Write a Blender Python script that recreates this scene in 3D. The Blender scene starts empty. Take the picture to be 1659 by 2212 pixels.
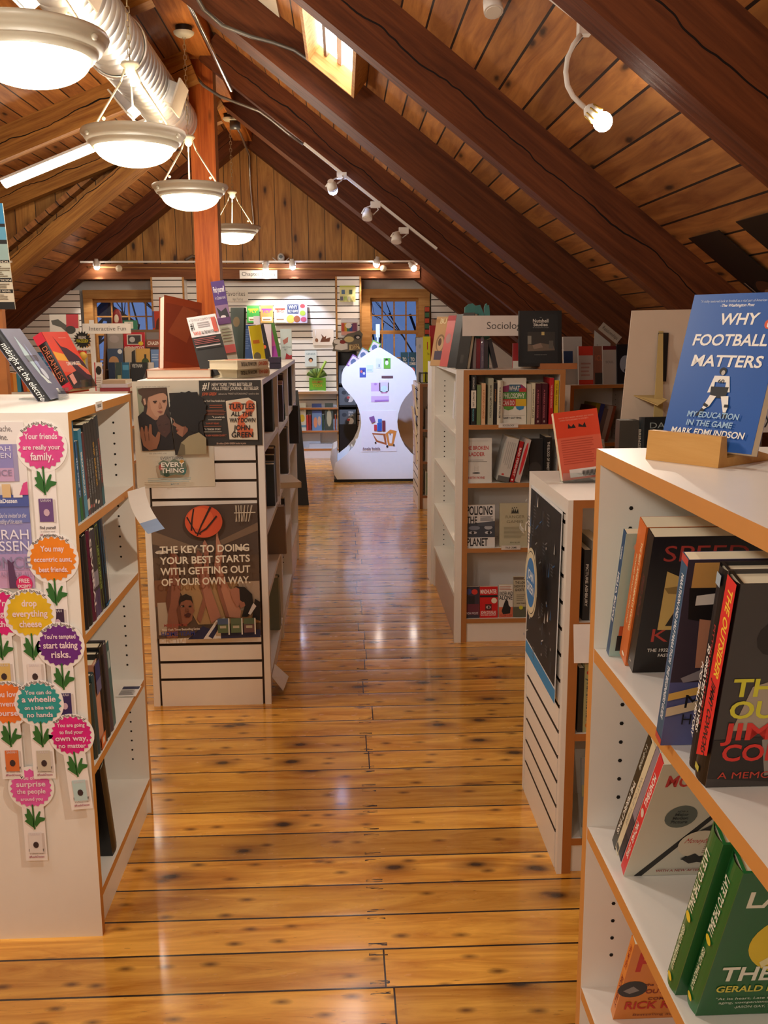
import bpy, math, random
from mathutils import Vector, Matrix
random.seed(7)
S = bpy.context.scene
COL = S.collection
W_, H_ = 1659, 2212

# ---------------------------------------------------------------- camera
F_PX, VX, VY, ROLL, HC = 2060.0, 740.0, 712.0, 0.0129, 1.55
def _cam():
    dy = Vector((VX - W_/2, -(VY - H_/2), -F_PX)).normalized()
    up = Vector((-ROLL, 1, 0)); up = (up - dy*up.dot(dy)).normalized()
    dx = dy.cross(up)
    return Matrix((dx, dy, up))            # rows: world axes in camera coordinates
CM = _cam()
cam_d = bpy.data.cameras.new('camera'); cam = bpy.data.objects.new('camera', cam_d); COL.objects.link(cam)
cam_d.sensor_fit = 'HORIZONTAL'; cam_d.sensor_width = 36; cam_d.lens = F_PX/W_*36
cam_d.clip_start = 0.02; cam_d.clip_end = 200
cam.matrix_world = Matrix.Translation((0, 0, HC)) @ CM.to_4x4()
S.camera = cam

# ---------------------------------------------------------------- view, world, lamps of the room
S.view_settings.view_transform = 'Standard'; S.view_settings.look = 'None'
S.view_settings.exposure = 0.72; S.view_settings.gamma = 1; S.view_settings.use_curve_mapping = False
S.cycles.use_denoising = True; S.cycles.use_adaptive_sampling = True; S.cycles.adaptive_threshold = .015
S.cycles.max_bounces = 7; S.cycles.diffuse_bounces = 4; S.cycles.glossy_bounces = 3; S.cycles.transmission_bounces = 6; S.cycles.transparent_max_bounces = 8
S.cycles.sample_clamp_indirect = 6; S.cycles.caustics_reflective = False; S.cycles.caustics_refractive = False
BOWL_E, BOWL_W, UP_W, TUBE_E, SKY_E = 7.0, 15.0, 7.0, 14.0, 9.0
A_W, F_W, BLUE_W = 60.0, 14.0, 220.0
WARM = (1.0, 0.925, 0.82); COOL = (0.72, 0.80, 1.0)
world = bpy.data.worlds.new('dusk'); S.world = world; world.use_nodes = True
_bg = world.node_tree.nodes['Background']
_bg.inputs[0].default_value = (0.24, 0.36, 0.64, 1); _bg.inputs[1].default_value = 0.45
def lamp(name, kind, loc, watts, color, size=0.1, aim=None, spot=60, blend=0.4):
    d = bpy.data.lights.new(name, kind); d.energy = watts; d.color = color
    if kind in ('POINT', 'SPOT'): d.shadow_soft_size = size
    if kind == 'SPOT': d.spot_size = math.radians(spot); d.spot_blend = blend
    if kind == 'AREA': d.shape = 'RECTANGLE'; d.size = size[0]; d.size_y = size[1]
    o = bpy.data.objects.new(name, d); COL.objects.link(o); o.location = loc
    if aim is not None: o.rotation_euler = (Vector(aim) - Vector(loc)).to_track_quat('-Z', 'Y').to_euler()
    return o

# ---------------------------------------------------------------- measuring: a point of the place on a known plane
def ray(px, py): return CM @ Vector((px - W_/2, -(py - H_/2), -F_PX))
def onX(px, py, x): d = ray(px, py); t = x/d.x; return Vector((x, t*d.y, HC + t*d.z))
def onY(px, py, y): d = ray(px, py); t = y/d.y; return Vector((t*d.x, y, HC + t*d.z))
def onZ(px, py, z): d = ray(px, py); t = (z - HC)/d.z; return Vector((t*d.x, t*d.y, z))
def zf(ox, oy, s): return lambda x, y: (ox + x/s, oy + y/s)

# ---------------------------------------------------------------- materials
MATS = {}
def lin(h):
    h = h.lstrip('#'); c = [int(h[i:i+2], 16)/255 for i in (0, 2, 4)]
    return tuple(x/12.92 if x <= .04045 else ((x + .055)/1.055)**2.4 for x in c) + (1,)
class N:
    def __init__(s, name):
        s.m = bpy.data.materials.new(name); s.m.use_nodes = True; s.t = s.m.node_tree; s.n = s.t.nodes; s.l = s.t.links
        s.b = s.n['Principled BSDF']
    def add(s, typ, **kw):
        n = s.n.new(typ)
        for k, v in kw.items():
            if k.startswith('i_'):
                key = k[2:]; key = int(key) if key.isdigit() else key.replace('_', ' ')
                if hasattr(v, 'is_output'): s.l.new(v, n.inputs[key])
                else: n.inputs[key].default_value = v
            else: setattr(n, k, v)
        return n
    def math(s, op, a, b=0.0, c=None):
        n = s.n.new('ShaderNodeMath'); n.operation = op
        for i, v in enumerate((a, b, c)):
            if v is None: continue
            if hasattr(v, 'is_output'): s.l.new(v, n.inputs[i])
            else: n.inputs[i].default_value = v
        return n.outputs[0]
    def mix(s, f, a, b, bt='MIX'):
        n = s.n.new('ShaderNodeMix'); n.data_type = 'RGBA'; n.blend_type = bt
        for k, v in ((0, f), (6, a), (7, b)):
            if hasattr(v, 'is_output'): s.l.new(v, n.inputs[k])
            else: n.inputs[k].default_value = v
        return n.outputs[2]
    def coords(s, kind='Object'): return s.add('ShaderNodeTexCoord').outputs[kind]
    def out(s, sock, to='Base Color'): s.l.new(sock, s.b.inputs[to])
def flat(h, rough=.55, var=.05, metal=0.0, spec=.5):
    """plain painted or printed surface with a slight procedural mottling"""
    key = (h, rough, var, metal)
    if key in MATS: return MATS[key]
    g = N('paint_' + h.strip('#')); c = lin(h)
    nz = g.add('ShaderNodeTexNoise', i_Vector=g.coords(), i_Scale=23.0, i_Detail=2.0)
    f = g.math('MULTIPLY_ADD', nz.outputs[0], var*2, 1 - var)
    hv = g.add('ShaderNodeHueSaturation', i_Color=c, i_Value=f)
    g.out(hv.outputs[0]); g.b.inputs['Roughness'].default_value = rough; g.b.inputs['Metallic'].default_value = metal
    g.b.inputs['Specular IOR Level'].default_value = spec
    MATS[key] = g.m; return g.m
def emit(h, e):
    key = ('e', h, e)
    if key in MATS: return MATS[key]
    g = N('glow_' + h.strip('#')); g.b.inputs['Base Color'].default_value = lin(h)
    g.b.inputs['Emission Color'].default_value = lin(h); g.b.inputs['Emission Strength'].default_value = e
    MATS[key] = g.m; return g.m
def clear(name='acrylic', rough=.03, tint='f4f8f8', alpha=.16):
    if name in MATS: return MATS[name]
    g = N(name); o = g.n['Material Output']; tr = g.add('ShaderNodeBsdfTransparent'); tr.inputs[0].default_value = lin(tint)
    gl = g.add('ShaderNodeBsdfGlossy'); gl.inputs['Roughness'].default_value = rough
    fr = g.add('ShaderNodeLayerWeight', i_Blend=.35); f = g.math('MULTIPLY_ADD', fr.outputs['Facing'], .5, alpha*.45)
    mx = g.add('ShaderNodeMixShader'); g.l.new(f, mx.inputs[0]); g.l.new(tr.outputs[0], mx.inputs[1]); g.l.new(gl.outputs[0], mx.inputs[2])
    g.l.new(mx.outputs[0], o.inputs[0]); MATS[name] = g.m; return g.m
def beam_wood(name, c1, c2, crack=True, rough=.6):
    """grain runs along local X"""
    if name in MATS: return MATS[name]
    g = N(name); co = g.coords()
    mp = g.add('ShaderNodeMapping', i_Vector=co, i_Scale=(.8, 14, 14))
    nz = g.add('ShaderNodeTexNoise', i_Vector=mp.outputs[0], i_Scale=2.2, i_Detail=6.0, i_Roughness=.65, i_Distortion=.6)
    rp = g.add('ShaderNodeValToRGB', i_Fac=nz.outputs[0]); rp.color_ramp.elements[0].color = lin(c1); rp.color_ramp.elements[0].position = .3
    rp.color_ramp.elements[1].color = lin(c2); rp.color_ramp.elements[1].position = .72
    col = rp.outputs[0]
    kn = g.add('ShaderNodeTexVoronoi', i_Vector=g.add('ShaderNodeMapping', i_Vector=co, i_Scale=(1.1, 4, 4)).outputs[0], i_Scale=1.6)
    kf = g.add('ShaderNodeMapRange', i_Value=kn.outputs['Distance']); kf.inputs[1].default_value = .03; kf.inputs[2].default_value = .13; kf.inputs[3].default_value = .65; kf.inputs[4].default_value = 0
    col = g.mix(kf.outputs[0], col, lin('2e1509'))
    if crack:
        sp = g.add('ShaderNodeSeparateXYZ', i_0=co)
        n2 = g.add('ShaderNodeTexNoise', i_Vector=g.add('ShaderNodeMapping', i_Vector=co, i_Scale=(1.3, 0, 0)).outputs[0], i_Scale=1.4, i_Detail=4.0)
        d = g.math('ABSOLUTE', g.math('SUBTRACT', sp.outputs[2], g.math('MULTIPLY_ADD', n2.outputs[0], .16, .035)))
        wd = g.math('MULTIPLY', g.add('ShaderNodeTexNoise', i_Vector=co, i_Scale=2.0).outputs[0], .011)
        cf = g.math('LESS_THAN', d, g.math('SUBTRACT', wd, .0018))
        col = g.mix(cf, col, lin('140905'))
    g.out(col); g.b.inputs['Roughness'].default_value = rough; g.b.inputs['Specular IOR Level'].default_value = .22
    bp = g.add('ShaderNodeBump', i_Height=nz.outputs[0], i_Strength=.25, i_Distance=.004); g.l.new(bp.outputs[0], g.b.inputs['Normal'])
    MATS[name] = g.m; return g.m
def boards(name, c1, c2, width, across=0, along=1, gap=.008, rough=.6, knots=.55, floor=False):
    """boards of a given width: 'across' is the local axis over which boards repeat, 'along' the grain"""
    g = N(name); co = g.coords(); sp = g.add('ShaderNodeSeparateXYZ', i_0=co)
    a = g.math('DIVIDE', sp.outputs[across], width); idx = g.math('FLOOR', a); f = g.math('SUBTRACT', a, idx)
    wn = g.add('ShaderNodeTexWhiteNoise', noise_dimensions='1D', i_W=idx); r = wn.outputs[0]
    joint = None
    if floor:                                # butt joints over one joist, on about half of the boards
        jx = g.math('SUBTRACT', sp.outputs[along], g.math('MULTIPLY_ADD', r, .06, .055))
        has = g.math('GREATER_THAN', g.math('FRACT', g.math('MULTIPLY', r, 7.31)), .45)
        joint = g.math('MULTIPLY', g.math('LESS_THAN', g.math('ABSOLUTE', jx), .0022), has)
        side = g.math('MULTIPLY', g.math('GREATER_THAN', jx, 0), has)
        r = g.math('FRACT', g.math('ADD', r, g.math('MULTIPLY', side, .43)))
    sc = [0, 0, 0]; sc[across] = 11 if floor else 9; sc[along] = .9
    if floor: sc[along] = 1.3
    off = g.add('ShaderNodeCombineXYZ', i_0=g.math('MULTIPLY', r, 37.0), i_1=g.math('MULTIPLY', r, 51.0), i_2=g.math('MULTIPLY', r, 23.0))
    mp = g.add('ShaderNodeMapping', i_Vector=co, i_Location=off.outputs[0], i_Scale=tuple(sc))
    nz = g.add('ShaderNodeTexNoise', i_Vector=mp.outputs[0], i_Scale=1.7, i_Detail=6.0, i_Roughness=.62, i_Distortion=1.1)
    rp = g.add('ShaderNodeValToRGB', i_Fac=nz.outputs[0]); e = rp.color_ramp.elements
    e[0].color = lin(c1); e[0].position = .32; e[1].color = lin(c2); e[1].position = .66
    hv = g.add('ShaderNodeHueSaturation', i_Color=rp.outputs[0], i_Value=g.math('MULTIPLY_ADD', r, .42, .78)); col = hv.outputs[0]
    ks = [0, 0, 0]; ks[across] = 1/width*.95; ks[along] = 3.3 if floor else 1.9
    km = g.add('ShaderNodeMapping', i_Vector=co, i_Location=off.outputs[0], i_Scale=tuple(ks))
    n3 = g.add('ShaderNodeTexNoise', i_Vector=co, i_Scale=16.0, i_Detail=3.0)
    kv = g.add('ShaderNodeTexVoronoi', voronoi_dimensions='2D', i_Vector=km.outputs[0], i_Scale=1.0)
    if across != 0 or along != 1:
        sw = g.add('ShaderNodeSeparateXYZ', i_0=km.outputs[0]); cb = g.add('ShaderNodeCombineXYZ', i_0=sw.outputs[across], i_1=sw.outputs[along]); g.l.new(cb.outputs[0], kv.inputs['Vector'])
    kd = g.math('MULTIPLY_ADD', n3.outputs[0], .10, kv.outputs['Distance'])
    sel = g.math('GREATER_THAN', g.add('ShaderNodeSeparateColor', i_0=kv.outputs['Color']).outputs[0], 1 - knots)
    halo = g.add('ShaderNodeMapRange', i_Value=kd, interpolation_type='SMOOTHSTEP'); halo.inputs[1].default_value = .10; halo.inputs[2].default_value = .40; halo.inputs[3].default_value = .62; halo.inputs[4].default_value = 0
    core = g.add('ShaderNodeMapRange', i_Value=kd); core.inputs[1].default_value = .09; core.inputs[2].default_value = .17; core.inputs[3].default_value = .9; core.inputs[4].default_value = 0
    col = g.mix(g.math('MULTIPLY', halo.outputs[0], sel), col, lin('6a3410') if floor else lin('7a4a20'))
    col = g.mix(g.math('MULTIPLY', core.outputs[0], sel), col, lin('241006'))
    if floor:                                # a second, smaller scatter of knots
        km2 = g.add('ShaderNodeMapping', i_Vector=co, i_Location=off.outputs[0], i_Scale=(7.5, 2.4/width, 1))
        kv2 = g.add('ShaderNodeTexVoronoi', voronoi_dimensions='2D', i_Scale=1.0, i_Vector=km2.outputs[0])
        kd2 = g.math('MULTIPLY_ADD', n3.outputs[0], .16, kv2.outputs['Distance'])
        sel2 = g.math('GREATER_THAN', g.add('ShaderNodeSeparateColor', i_0=kv2.outputs['Color']).outputs[1], .62)
        c2_ = g.add('ShaderNodeMapRange', i_Value=kd2); c2_.inputs[1].default_value = .10; c2_.inputs[2].default_value = .30; c2_.inputs[3].default_value = .8; c2_.inputs[4].default_value = 0
        col = g.mix(g.math('MULTIPLY', c2_.outputs[0], sel2), col, lin('4a220a'))
    gd = g.math('MINIMUM', f, g.math('SUBTRACT', 1.0, f)); gf = g.math('LESS_THAN', gd, gap/width*.5)
    if floor:
        n4 = g.add('ShaderNodeTexNoise', i_Vector=g.add('ShaderNodeMapping', i_Vector=co, i_Scale=(6, 60, 1)).outputs[0], i_Scale=3.0, i_Detail=3.0)
        nail = g.math('MULTIPLY', g.math('LESS_THAN', g.math('ABSOLUTE', g.math('SUBTRACT', sp.outputs[along], .07)), .024), g.math('LESS_THAN', g.math('ABSOLUTE', g.math('SUBTRACT', gd, .13)), .045))
        nail = g.math('MULTIPLY', nail, g.math('GREATER_THAN', n4.outputs[0], .52))
        gf = g.math('MAXIMUM', gf, joint); gf2 = g.math('MAXIMUM', gf, nail)
        scr = g.math('MULTIPLY', g.math('GREATER_THAN', n4.outputs[0], .70), .55); col = g.mix(scr, col, lin('4a2408'))
        col = g.mix(gf2, col, lin('1c0d05'))
    else: col = g.mix(gf, col, lin('1d0f07'))
    g.out(col)
    hgt = g.math('SUBTRACT', 1.0, gf)
    if floor:
        cup = g.math('SUBTRACT', 1.0, g.math('POWER', g.math('ABSOLUTE', g.math('MULTIPLY_ADD', f, 2.0, -1.0)), 5.0))
        wav = g.add('ShaderNodeTexNoise', i_Vector=g.add('ShaderNodeMapping', i_Vector=co, i_Scale=(4, 9, 1)).outputs[0], i_Scale=2.0, i_Detail=3.0)
        hgt = g.math('ADD', g.math('MULTIPLY', cup, .8), g.math('MULTIPLY', wav.outputs[0], .55))
        rr = g.math('MULTIPLY_ADD', wav.outputs[0], .16, .17); g.out(rr, 'Roughness')
        g.b.inputs['Specular IOR Level'].default_value = .6; g.b.inputs['Coat Weight'].default_value = .45; g.b.inputs['Coat Roughness'].default_value = .10
        bp = g.add('ShaderNodeBump', i_Height=hgt, i_Strength=.42, i_Distance=.0034)
    else:
        g.b.inputs['Roughness'].default_value = rough
        bp = g.add('ShaderNodeBump', i_Height=hgt, i_Strength=.5, i_Distance=.006)
    g.l.new(bp.outputs[0], g.b.inputs['Normal'])
    return g.m
WHITE = flat('e9e4dc', .35, .02); WHITE2 = flat('e4ded8', .4, .02); TAN = flat('c98b45', .45, .06); TAN2 = flat('b9783c', .5, .06)
SLOT = flat('3a2614', .7, .1); HOLE = flat('15110d', .9, 0); PAGES = flat('e8dcc0', .8, .06); BLACK = flat('0f0e0f', .4, .1)
CREAM = flat('ded6c2', .45, .03); METAL = flat('c9c7c2', .28, .1, 1.0)
RAFTER = beam_wood('rafter_wood', '46210f', '743f20'); RAFTER_P = beam_wood('rafter_wood_plain', '421f0f', '6e3c1f', False); RAFTER_L = beam_wood('rafter_wood_pale', '7a4820', 'bd8844')
POST = beam_wood('post_wood', '8a3a12', 'bc6424', False); PINE = beam_wood('pine_trim', 'a06c38', 'c89a5e', False)
ACR = clear()

# ---------------------------------------------------------------- glyphs (built-in font)
CH = "ABCDEFGHIJKLMNOPQRSTUVWXYZabcdefghijklmnopqrstuvwxyz0123456789.,'!?#&-:\"@$/()"
GLY = {}
def _glyphs():
    tmp = []
    for bold in (0, 1):
        def mk(s):
            c = bpy.data.curves.new('g', 'FONT'); c.body = s; c.resolution_u = 3; c.offset = .022*bold; c.size = 1
            o = bpy.data.objects.new('g', c); COL.objects.link(o); tmp.append((bold, s, o)); return o
        for ch in CH: mk(ch); mk('I' + ch + 'I')
        mk('II')
    bpy.context.view_layer.update(); dg = bpy.context.evaluated_depsgraph_get(); res = {}
    for bold, s, o in tmp:
        me = bpy.data.meshes.new_from_object(o.evaluated_get(dg))
        res[(bold, s)] = ([(v.co.x, v.co.y) for v in me.vertices], [tuple(p.vertices) for p in me.polygons]); bpy.data.meshes.remove(me)
    wd = lambda vs: max(v[0] for v in vs) - min(v[0] for v in vs)
    for bold in (0, 1):
        base = wd(res[(bold, 'II')][0])
        for ch in CH: GLY[(bold, ch)] = res[(bold, ch)] + (wd(res[(bold, 'I' + ch + 'I')][0]) - base,)
        GLY[(bold, ' ')] = ([], [], .28)
    for _, _, o in tmp:
        c = o.data; bpy.data.objects.remove(o); bpy.data.curves.remove(c)
_glyphs()

# ---------------------------------------------------------------- mesh building
class MB:
    def __init__(s): s.v = []; s.f = []; s.mi = []; s.sm = []; s.mats = []
    def m(s, mat):
        if mat not in s.mats: s.mats.append(mat)
        return s.mats.index(mat)
    def face(s, pts, mat, smooth=False):
        k = len(s.v); s.v += [tuple(p) for p in pts]; s.f.append(tuple(range(k, k + len(pts)))); s.mi.append(s.m(mat)); s.sm.append(smooth)
    def obox(s, O, U, V, Wv, mat, fm={}):
        O, U, V, Wv = map(Vector, (O, U, V, Wv)); k = len(s.v)
        s.v += [tuple(O + a*U + b*V + c*Wv) for c in (0, 1) for b in (0, 1) for a in (0, 1)]
        flip = U.cross(V).dot(Wv) < 0
        for key, q in (('w-', (0, 2, 3, 1)), ('w+', (4, 5, 7, 6)), ('v-', (0, 1, 5, 4)), ('v+', (2, 6, 7, 3)), ('u-', (0, 4, 6, 2)), ('u+', (1, 3, 7, 5))):
            q = tuple(reversed(q)) if flip else q
            s.f.append(tuple(k + i for i in q)); s.mi.append(s.m(fm.get(key, mat))); s.sm.append(False)
    def box(s, x0, x1, y0, y1, z0, z1, mat, fm={}):
        s.obox((x0, y0, z0), (x1 - x0, 0, 0), (0, y1 - y0, 0), (0, 0, z1 - z0), mat, fm)
    def prism(s, pts, vec, mat, side=None, back=None):
        pts = [Vector(p) for p in pts]; vec = Vector(vec); n = len(pts); k = len(s.v)
        s.v += [tuple(p) for p in pts] + [tuple(p + vec) for p in pts]
        s.f.append(tuple(k + i for i in range(n))); s.mi.append(s.m(mat)); s.sm.append(False)
        s.f.append(tuple(k + n + i for i in reversed(range(n)))); s.mi.append(s.m(back or mat)); s.sm.append(False)
        for i in range(n):
            j = (i + 1) % n
            s.f.append((k + i, k + n + i, k + n + j, k + j)); s.mi.append(s.m(side or mat)); s.sm.append(False)
    def tube(s, pts, r, mat, n=8, cap=True):
        pts = [Vector(p) for p in pts]; k = len(s.v); m = s.m(mat); ref = Vector((.31, .17, .93))
        for i, p in enumerate(pts):
            t = (pts[min(i + 1, len(pts) - 1)] - pts[max(i - 1, 0)]).normalized()
            a = t.cross(ref); a = a.normalized() if a.length > 1e-4 else Vector((1, 0, 0)); b = t.cross(a)
            rr = r[i] if isinstance(r, (list, tuple)) else r
            s.v += [tuple(p + rr*(math.cos(2*math.pi*j/n)*a + math.sin(2*math.pi*j/n)*b)) for j in range(n)]
        for i in range(len(pts) - 1):
            for j in range(n):
                jj = (j + 1) % n; s.f.append((k + i*n + j, k + i*n + jj, k + (i + 1)*n + jj, k + (i + 1)*n + j)); s.mi.append(m); s.sm.append(True)
        if cap:
            s.f.append(tuple(k + j for j in reversed(range(n)))); s.mi.append(m); s.sm.append(False)
            e = k + (len(pts) - 1)*n; s.f.append(tuple(e + j for j in range(n))); s.mi.append(m); s.sm.append(False)
    def lathe(s, prof, c, mat, n=36, axis='z'):
        k = len(s.v); m = s.m(mat)
        for r, z in prof:
            for j in range(n):
                a = 2*math.pi*j/n; p = (r*math.cos(a), r*math.sin(a), z)
                if axis == 'y': p = (p[0], z, p[1])
                s.v.append((c[0] + p[0], c[1] + p[1], c[2] + p[2]))
        for i in range(len(prof) - 1):
            for j in range(n):
                jj = (j + 1) % n; s.f.append((k + i*n + j, k + i*n + jj, k + (i + 1)*n + jj, k + (i + 1)*n + j)); s.mi.append(m); s.sm.append(True)
    def sphere(s, c, r, mat, n=12, sq=(1, 1, 1)):
        k = len(s.v); m = s.m(mat); R = n//2
        for i in range(R + 1):
            th = math.pi*i/R
            for j in range(n):
                a = 2*math.pi*j/n; s.v.append((c[0] + r*sq[0]*math.sin(th)*math.cos(a), c[1] + r*sq[1]*math.sin(th)*math.sin(a), c[2] + r*sq[2]*math.cos(th)))
        for i in range(R):
            for j in range(n):
                jj = (j + 1) % n; s.f.append((k + i*n + j, k + (i + 1)*n + j, k + (i + 1)*n + jj, k + i*n + jj)); s.mi.append(m); s.sm.append(True)
    def art(s, O, U, V, items, eps=.00013, k0=1, bend=None):
        """printed artwork on a face: O lower-left corner, U and V its full width and height; items in fractions"""
        O, U, V = Vector(O), Vector(U), Vector(V); Nn = U.cross(V).normalized(); wU, hV = U.length, V.length
        def P(u, v, k):
            p = O + U*u + V*v + Nn*eps*k
            return p + (bend(u, v) if bend else Vector((0, 0, 0)))
        for k, it in enumerate(items):
            k += k0; t = it[0]
            if t == 'r': s.face([P(it[1], it[2], k), P(it[3], it[2], k), P(it[3], it[4], k), P(it[1], it[4], k)], flat(it[5]))
            elif t == 'p': s.face([P(u, v, k) for u, v in it[1]], flat(it[2]))
            elif t == 'e':
                _, u, v, ru, rv, c = it[:6]; n = it[6] if len(it) > 6 else 20
                s.face([P(u + ru*math.cos(2*math.pi*j/n), v + rv*math.sin(2*math.pi*j/n), k) for j in range(n)], flat(c))
            elif t == 'f':       # ruffled flower head
                _, u, v, r, c = it; n = 44
                s.face([P(u + r*(1 + (.06 if j % 2 else -.05) + random.uniform(-.03, .03))/wU*math.cos(2*math.pi*j/n), v + r*(1 + (.06 if j % 2 else -.05))/hV*math.sin(2*math.pi*j/n), k) for j in range(n)], flat(c, .6, .25))
            elif t == 'l':       # grey lines standing for small print
                _, u0, v0, u1, v1, n, c = it
                for j in range(n):
                    a = v0 + (v1 - v0)*(j + .25)/n; b = v0 + (v1 - v0)*(j + .65)/n; e = u1 - (u1 - u0)*random.uniform(0, .25)
                    s.face([P(u0, a, k), P(e, a, k), P(e, b, k), P(u0, b, k)], flat(c))
            elif t == 't':
                _, txt, u, v, h, c, w, bold, sl, al = it
                adv = sum(GLY[(bold, q)][2] for q in txt); size = h*hV/.70; sx = size
                if w: sx = w*wU/adv
                x = u*wU - (adv*sx*.5 if al == 'c' else adv*sx if al == 'r' else 0); mi = s.m(flat(c))
                for q in txt:
                    vs, fs, ad = GLY[(bold, q)]; b0 = len(s.v)
                    s.v += [tuple(P((x + vx*sx + sl*vy*size)/wU, v + vy*size/hV, k)) for vx, vy in vs]
                    for fc in fs: s.f.append(tuple(b0 + i for i in fc)); s.mi.append(mi); s.sm.append(False)
                    x += ad*sx
    def build(s, name, parent=None, world=False, mx=None):
        me = bpy.data.meshes.new(name); me.from_pydata(s.v, [], s.f)
        for m in s.mats: me.materials.append(m)
        me.polygons.foreach_set('material_index', s.mi); me.polygons.foreach_set('use_smooth', s.sm); me.update()
        o = bpy.data.objects.new(name, me); COL.objects.link(o)
        if mx is not None: o.matrix_world = mx
        if parent is not None:
            o.parent = parent
            if world: o.matrix_parent_inverse = root_mx[parent.name].inverted()
            root_mx[o.name] = Matrix() if world else root_mx[parent.name]
        else: root_mx[o.name] = mx or Matrix()
        return o
root_mx = {}
def T(s, u, v, h, c, w=0, b=1, sl=0, al='c'): return ('t', s, u, v, h, c, w, b, sl, al)
def root(name, label, cat, mx=None, group=None):
    o = bpy.data.objects.new(name, None); COL.objects.link(o); o.empty_display_size = .05
    mx = mx if isinstance(mx, Matrix) else Matrix.Translation(mx or (0, 0, 0))
    o.matrix_world = mx; root_mx[o.name] = mx
    return tag(o, label, cat, group)
def tag(o, label, cat, group=None):
    n = len(label.replace('-', ' ').split())
    if n < 4: print('SHORT LABEL', label)
    if len(label.split()) > 16: print('LONG LABEL', len(label.split()), label)
    o['label'] = label; o['category'] = cat
    if group: o['group'] = group
    return o
def struct(o, label=None):
    o['kind'] = 'structure'
    if label: o['label'] = label
    return o
def sub(parent, name, world=True):
    """a part that is built straight from world coordinates"""
    return lambda mb: mb.build(name, parent, world)
def RZ(a): return Matrix.Rotation(math.radians(a), 4, 'Z')
def RX(a): return Matrix.Rotation(math.radians(a), 4, 'X')
def RY(a): return Matrix.Rotation(math.radians(a), 4, 'Y')
def TR(*p): return Matrix.Translation(Vector(p[0]) if len(p) == 1 else Vector(p))
# ================================================================ the attic room
XR, ZL, SL = -1.12, 3.68, .77                     # ridge line, height of the rafters' lower edges there, pitch
YB, YF = 12.05, -2.6                              # gable wall at the far end, wall behind the viewer
ANG = math.atan(SL); CA, SA = math.cos(ANG), math.sin(ANG)
def low(x): return ZL - SL*abs(x - XR)
XK, XKL = 2.95, -4.6
FLOORM = boards('floor_boards', 'b8741e', 'f0b44e', .145, across=1, along=0, gap=.0065, knots=.38, floor=True)
mb = MB(); mb.box(XKL, XK, YF, YB + .2, -.06, 0, FLOORM); struct(mb.build('floor'))
DECK = boards('deck_boards', '824c26', 'b47a40', .135, across=0, along=1, gap=.010, knots=.25)
GABLE = boards('gable_boards', '9c642a', 'cc9248', .2, across=0, along=2, gap=.007, knots=.45)
# right slope
L = (XK - XR)/CA
mb = MB(); mb.box(0, L + .1, YF, YB + .1, 0, .05, DECK)
struct(mb.build('ceiling', mx=Matrix(((CA, 0, SA, XR), (0, 1, 0, 0), (-SA, 0, CA, ZL + .30), (0, 0, 0, 1)))))
# left slope beyond the dormer
YD = 9.9
mb = MB(); mb.box(0, (XR - XKL)/CA, YD - .15, YB + .1, 0, .05, DECK)
struct(mb.build('ceiling', mx=Matrix(((-CA, 0, -SA, XR), (0, 1, 0, 0), (-SA, 0, CA, ZL + .30), (0, 0, 0, 1)))))
# shallow dormer roof on the left
DS = .39; DZ = 3.5; DA = math.atan(DS); dC, dS = math.cos(DA), math.sin(DA)
mb = MB(); mb.box(-.02, (XR - XKL)/dC, YF, YD, 0, .05, DECK)
struct(mb.build('ceiling', mx=Matrix(((-dC, 0, -dS, XR), (0, 1, 0, 0), (-dS, 0, dC, DZ + .25), (0, 0, 0, 1)))))
mb = MB(); mb.prism([(XR, YD, DZ + .25), (XKL, YD, DZ + .25 - DS*(XR - XKL)), (XKL, YD, low(XKL) + .1), (XR, YD, ZL + .1)], (0, .05, 0), GABLE); struct(mb.build('wall_dormer'))
# walls
mb = MB(); mb.box(XK, XK + .05, YF, YB, 0, low(XK) + .4, flat('8a6238')); struct(mb.build('wall_right'))
mb = MB(); mb.box(XKL - .05, XKL, YF, YB, 0, DZ + .3 - DS*(XR - XKL), flat('d8cdbd')); struct(mb.build('wall_left'))
mb = MB(); mb.box(XKL, XK, YF - .05, YF, 0, 4.0, flat('d8cdbd')); struct(mb.build('wall_front'))
mb = MB(); mb.prism([(XKL, YB, 2.2), (XK, YB, 2.2), (XK, YB, low(XK) + .32), (XR, YB, ZL + .34), (XKL, YB, low(XKL) + .32)] if False else
                    [(XKL, YB, 2.15), (XK, YB, 2.15), (XK, YB, 2.3), (XR, YB, 4.3), (XKL, YB, 2.3)], (0, .05, 0), GABLE); struct(mb.build('wall_gable'))
# painted wall below, with two window openings
WZ0, WZ1 = .95, 1.93
WINS = ((-3.02, -2.20), (.345, .935))
mb = MB(); xs = [XKL, WINS[0][0], WINS[0][1], WINS[1][0], WINS[1][1], XK]
for i in range(5):
    if i % 2 == 0: mb.box(xs[i], xs[i + 1], YB, YB + .06, 0, 2.2, flat('d8d0c8'))
    else:
        mb.box(xs[i], xs[i + 1], YB, YB + .06, 0, WZ0, flat('d8d0c8')); mb.box(xs[i], xs[i + 1], YB, YB + .06, WZ1, 2.2, flat('d8d0c8'))
struct(mb.build('wall_back'))
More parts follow.
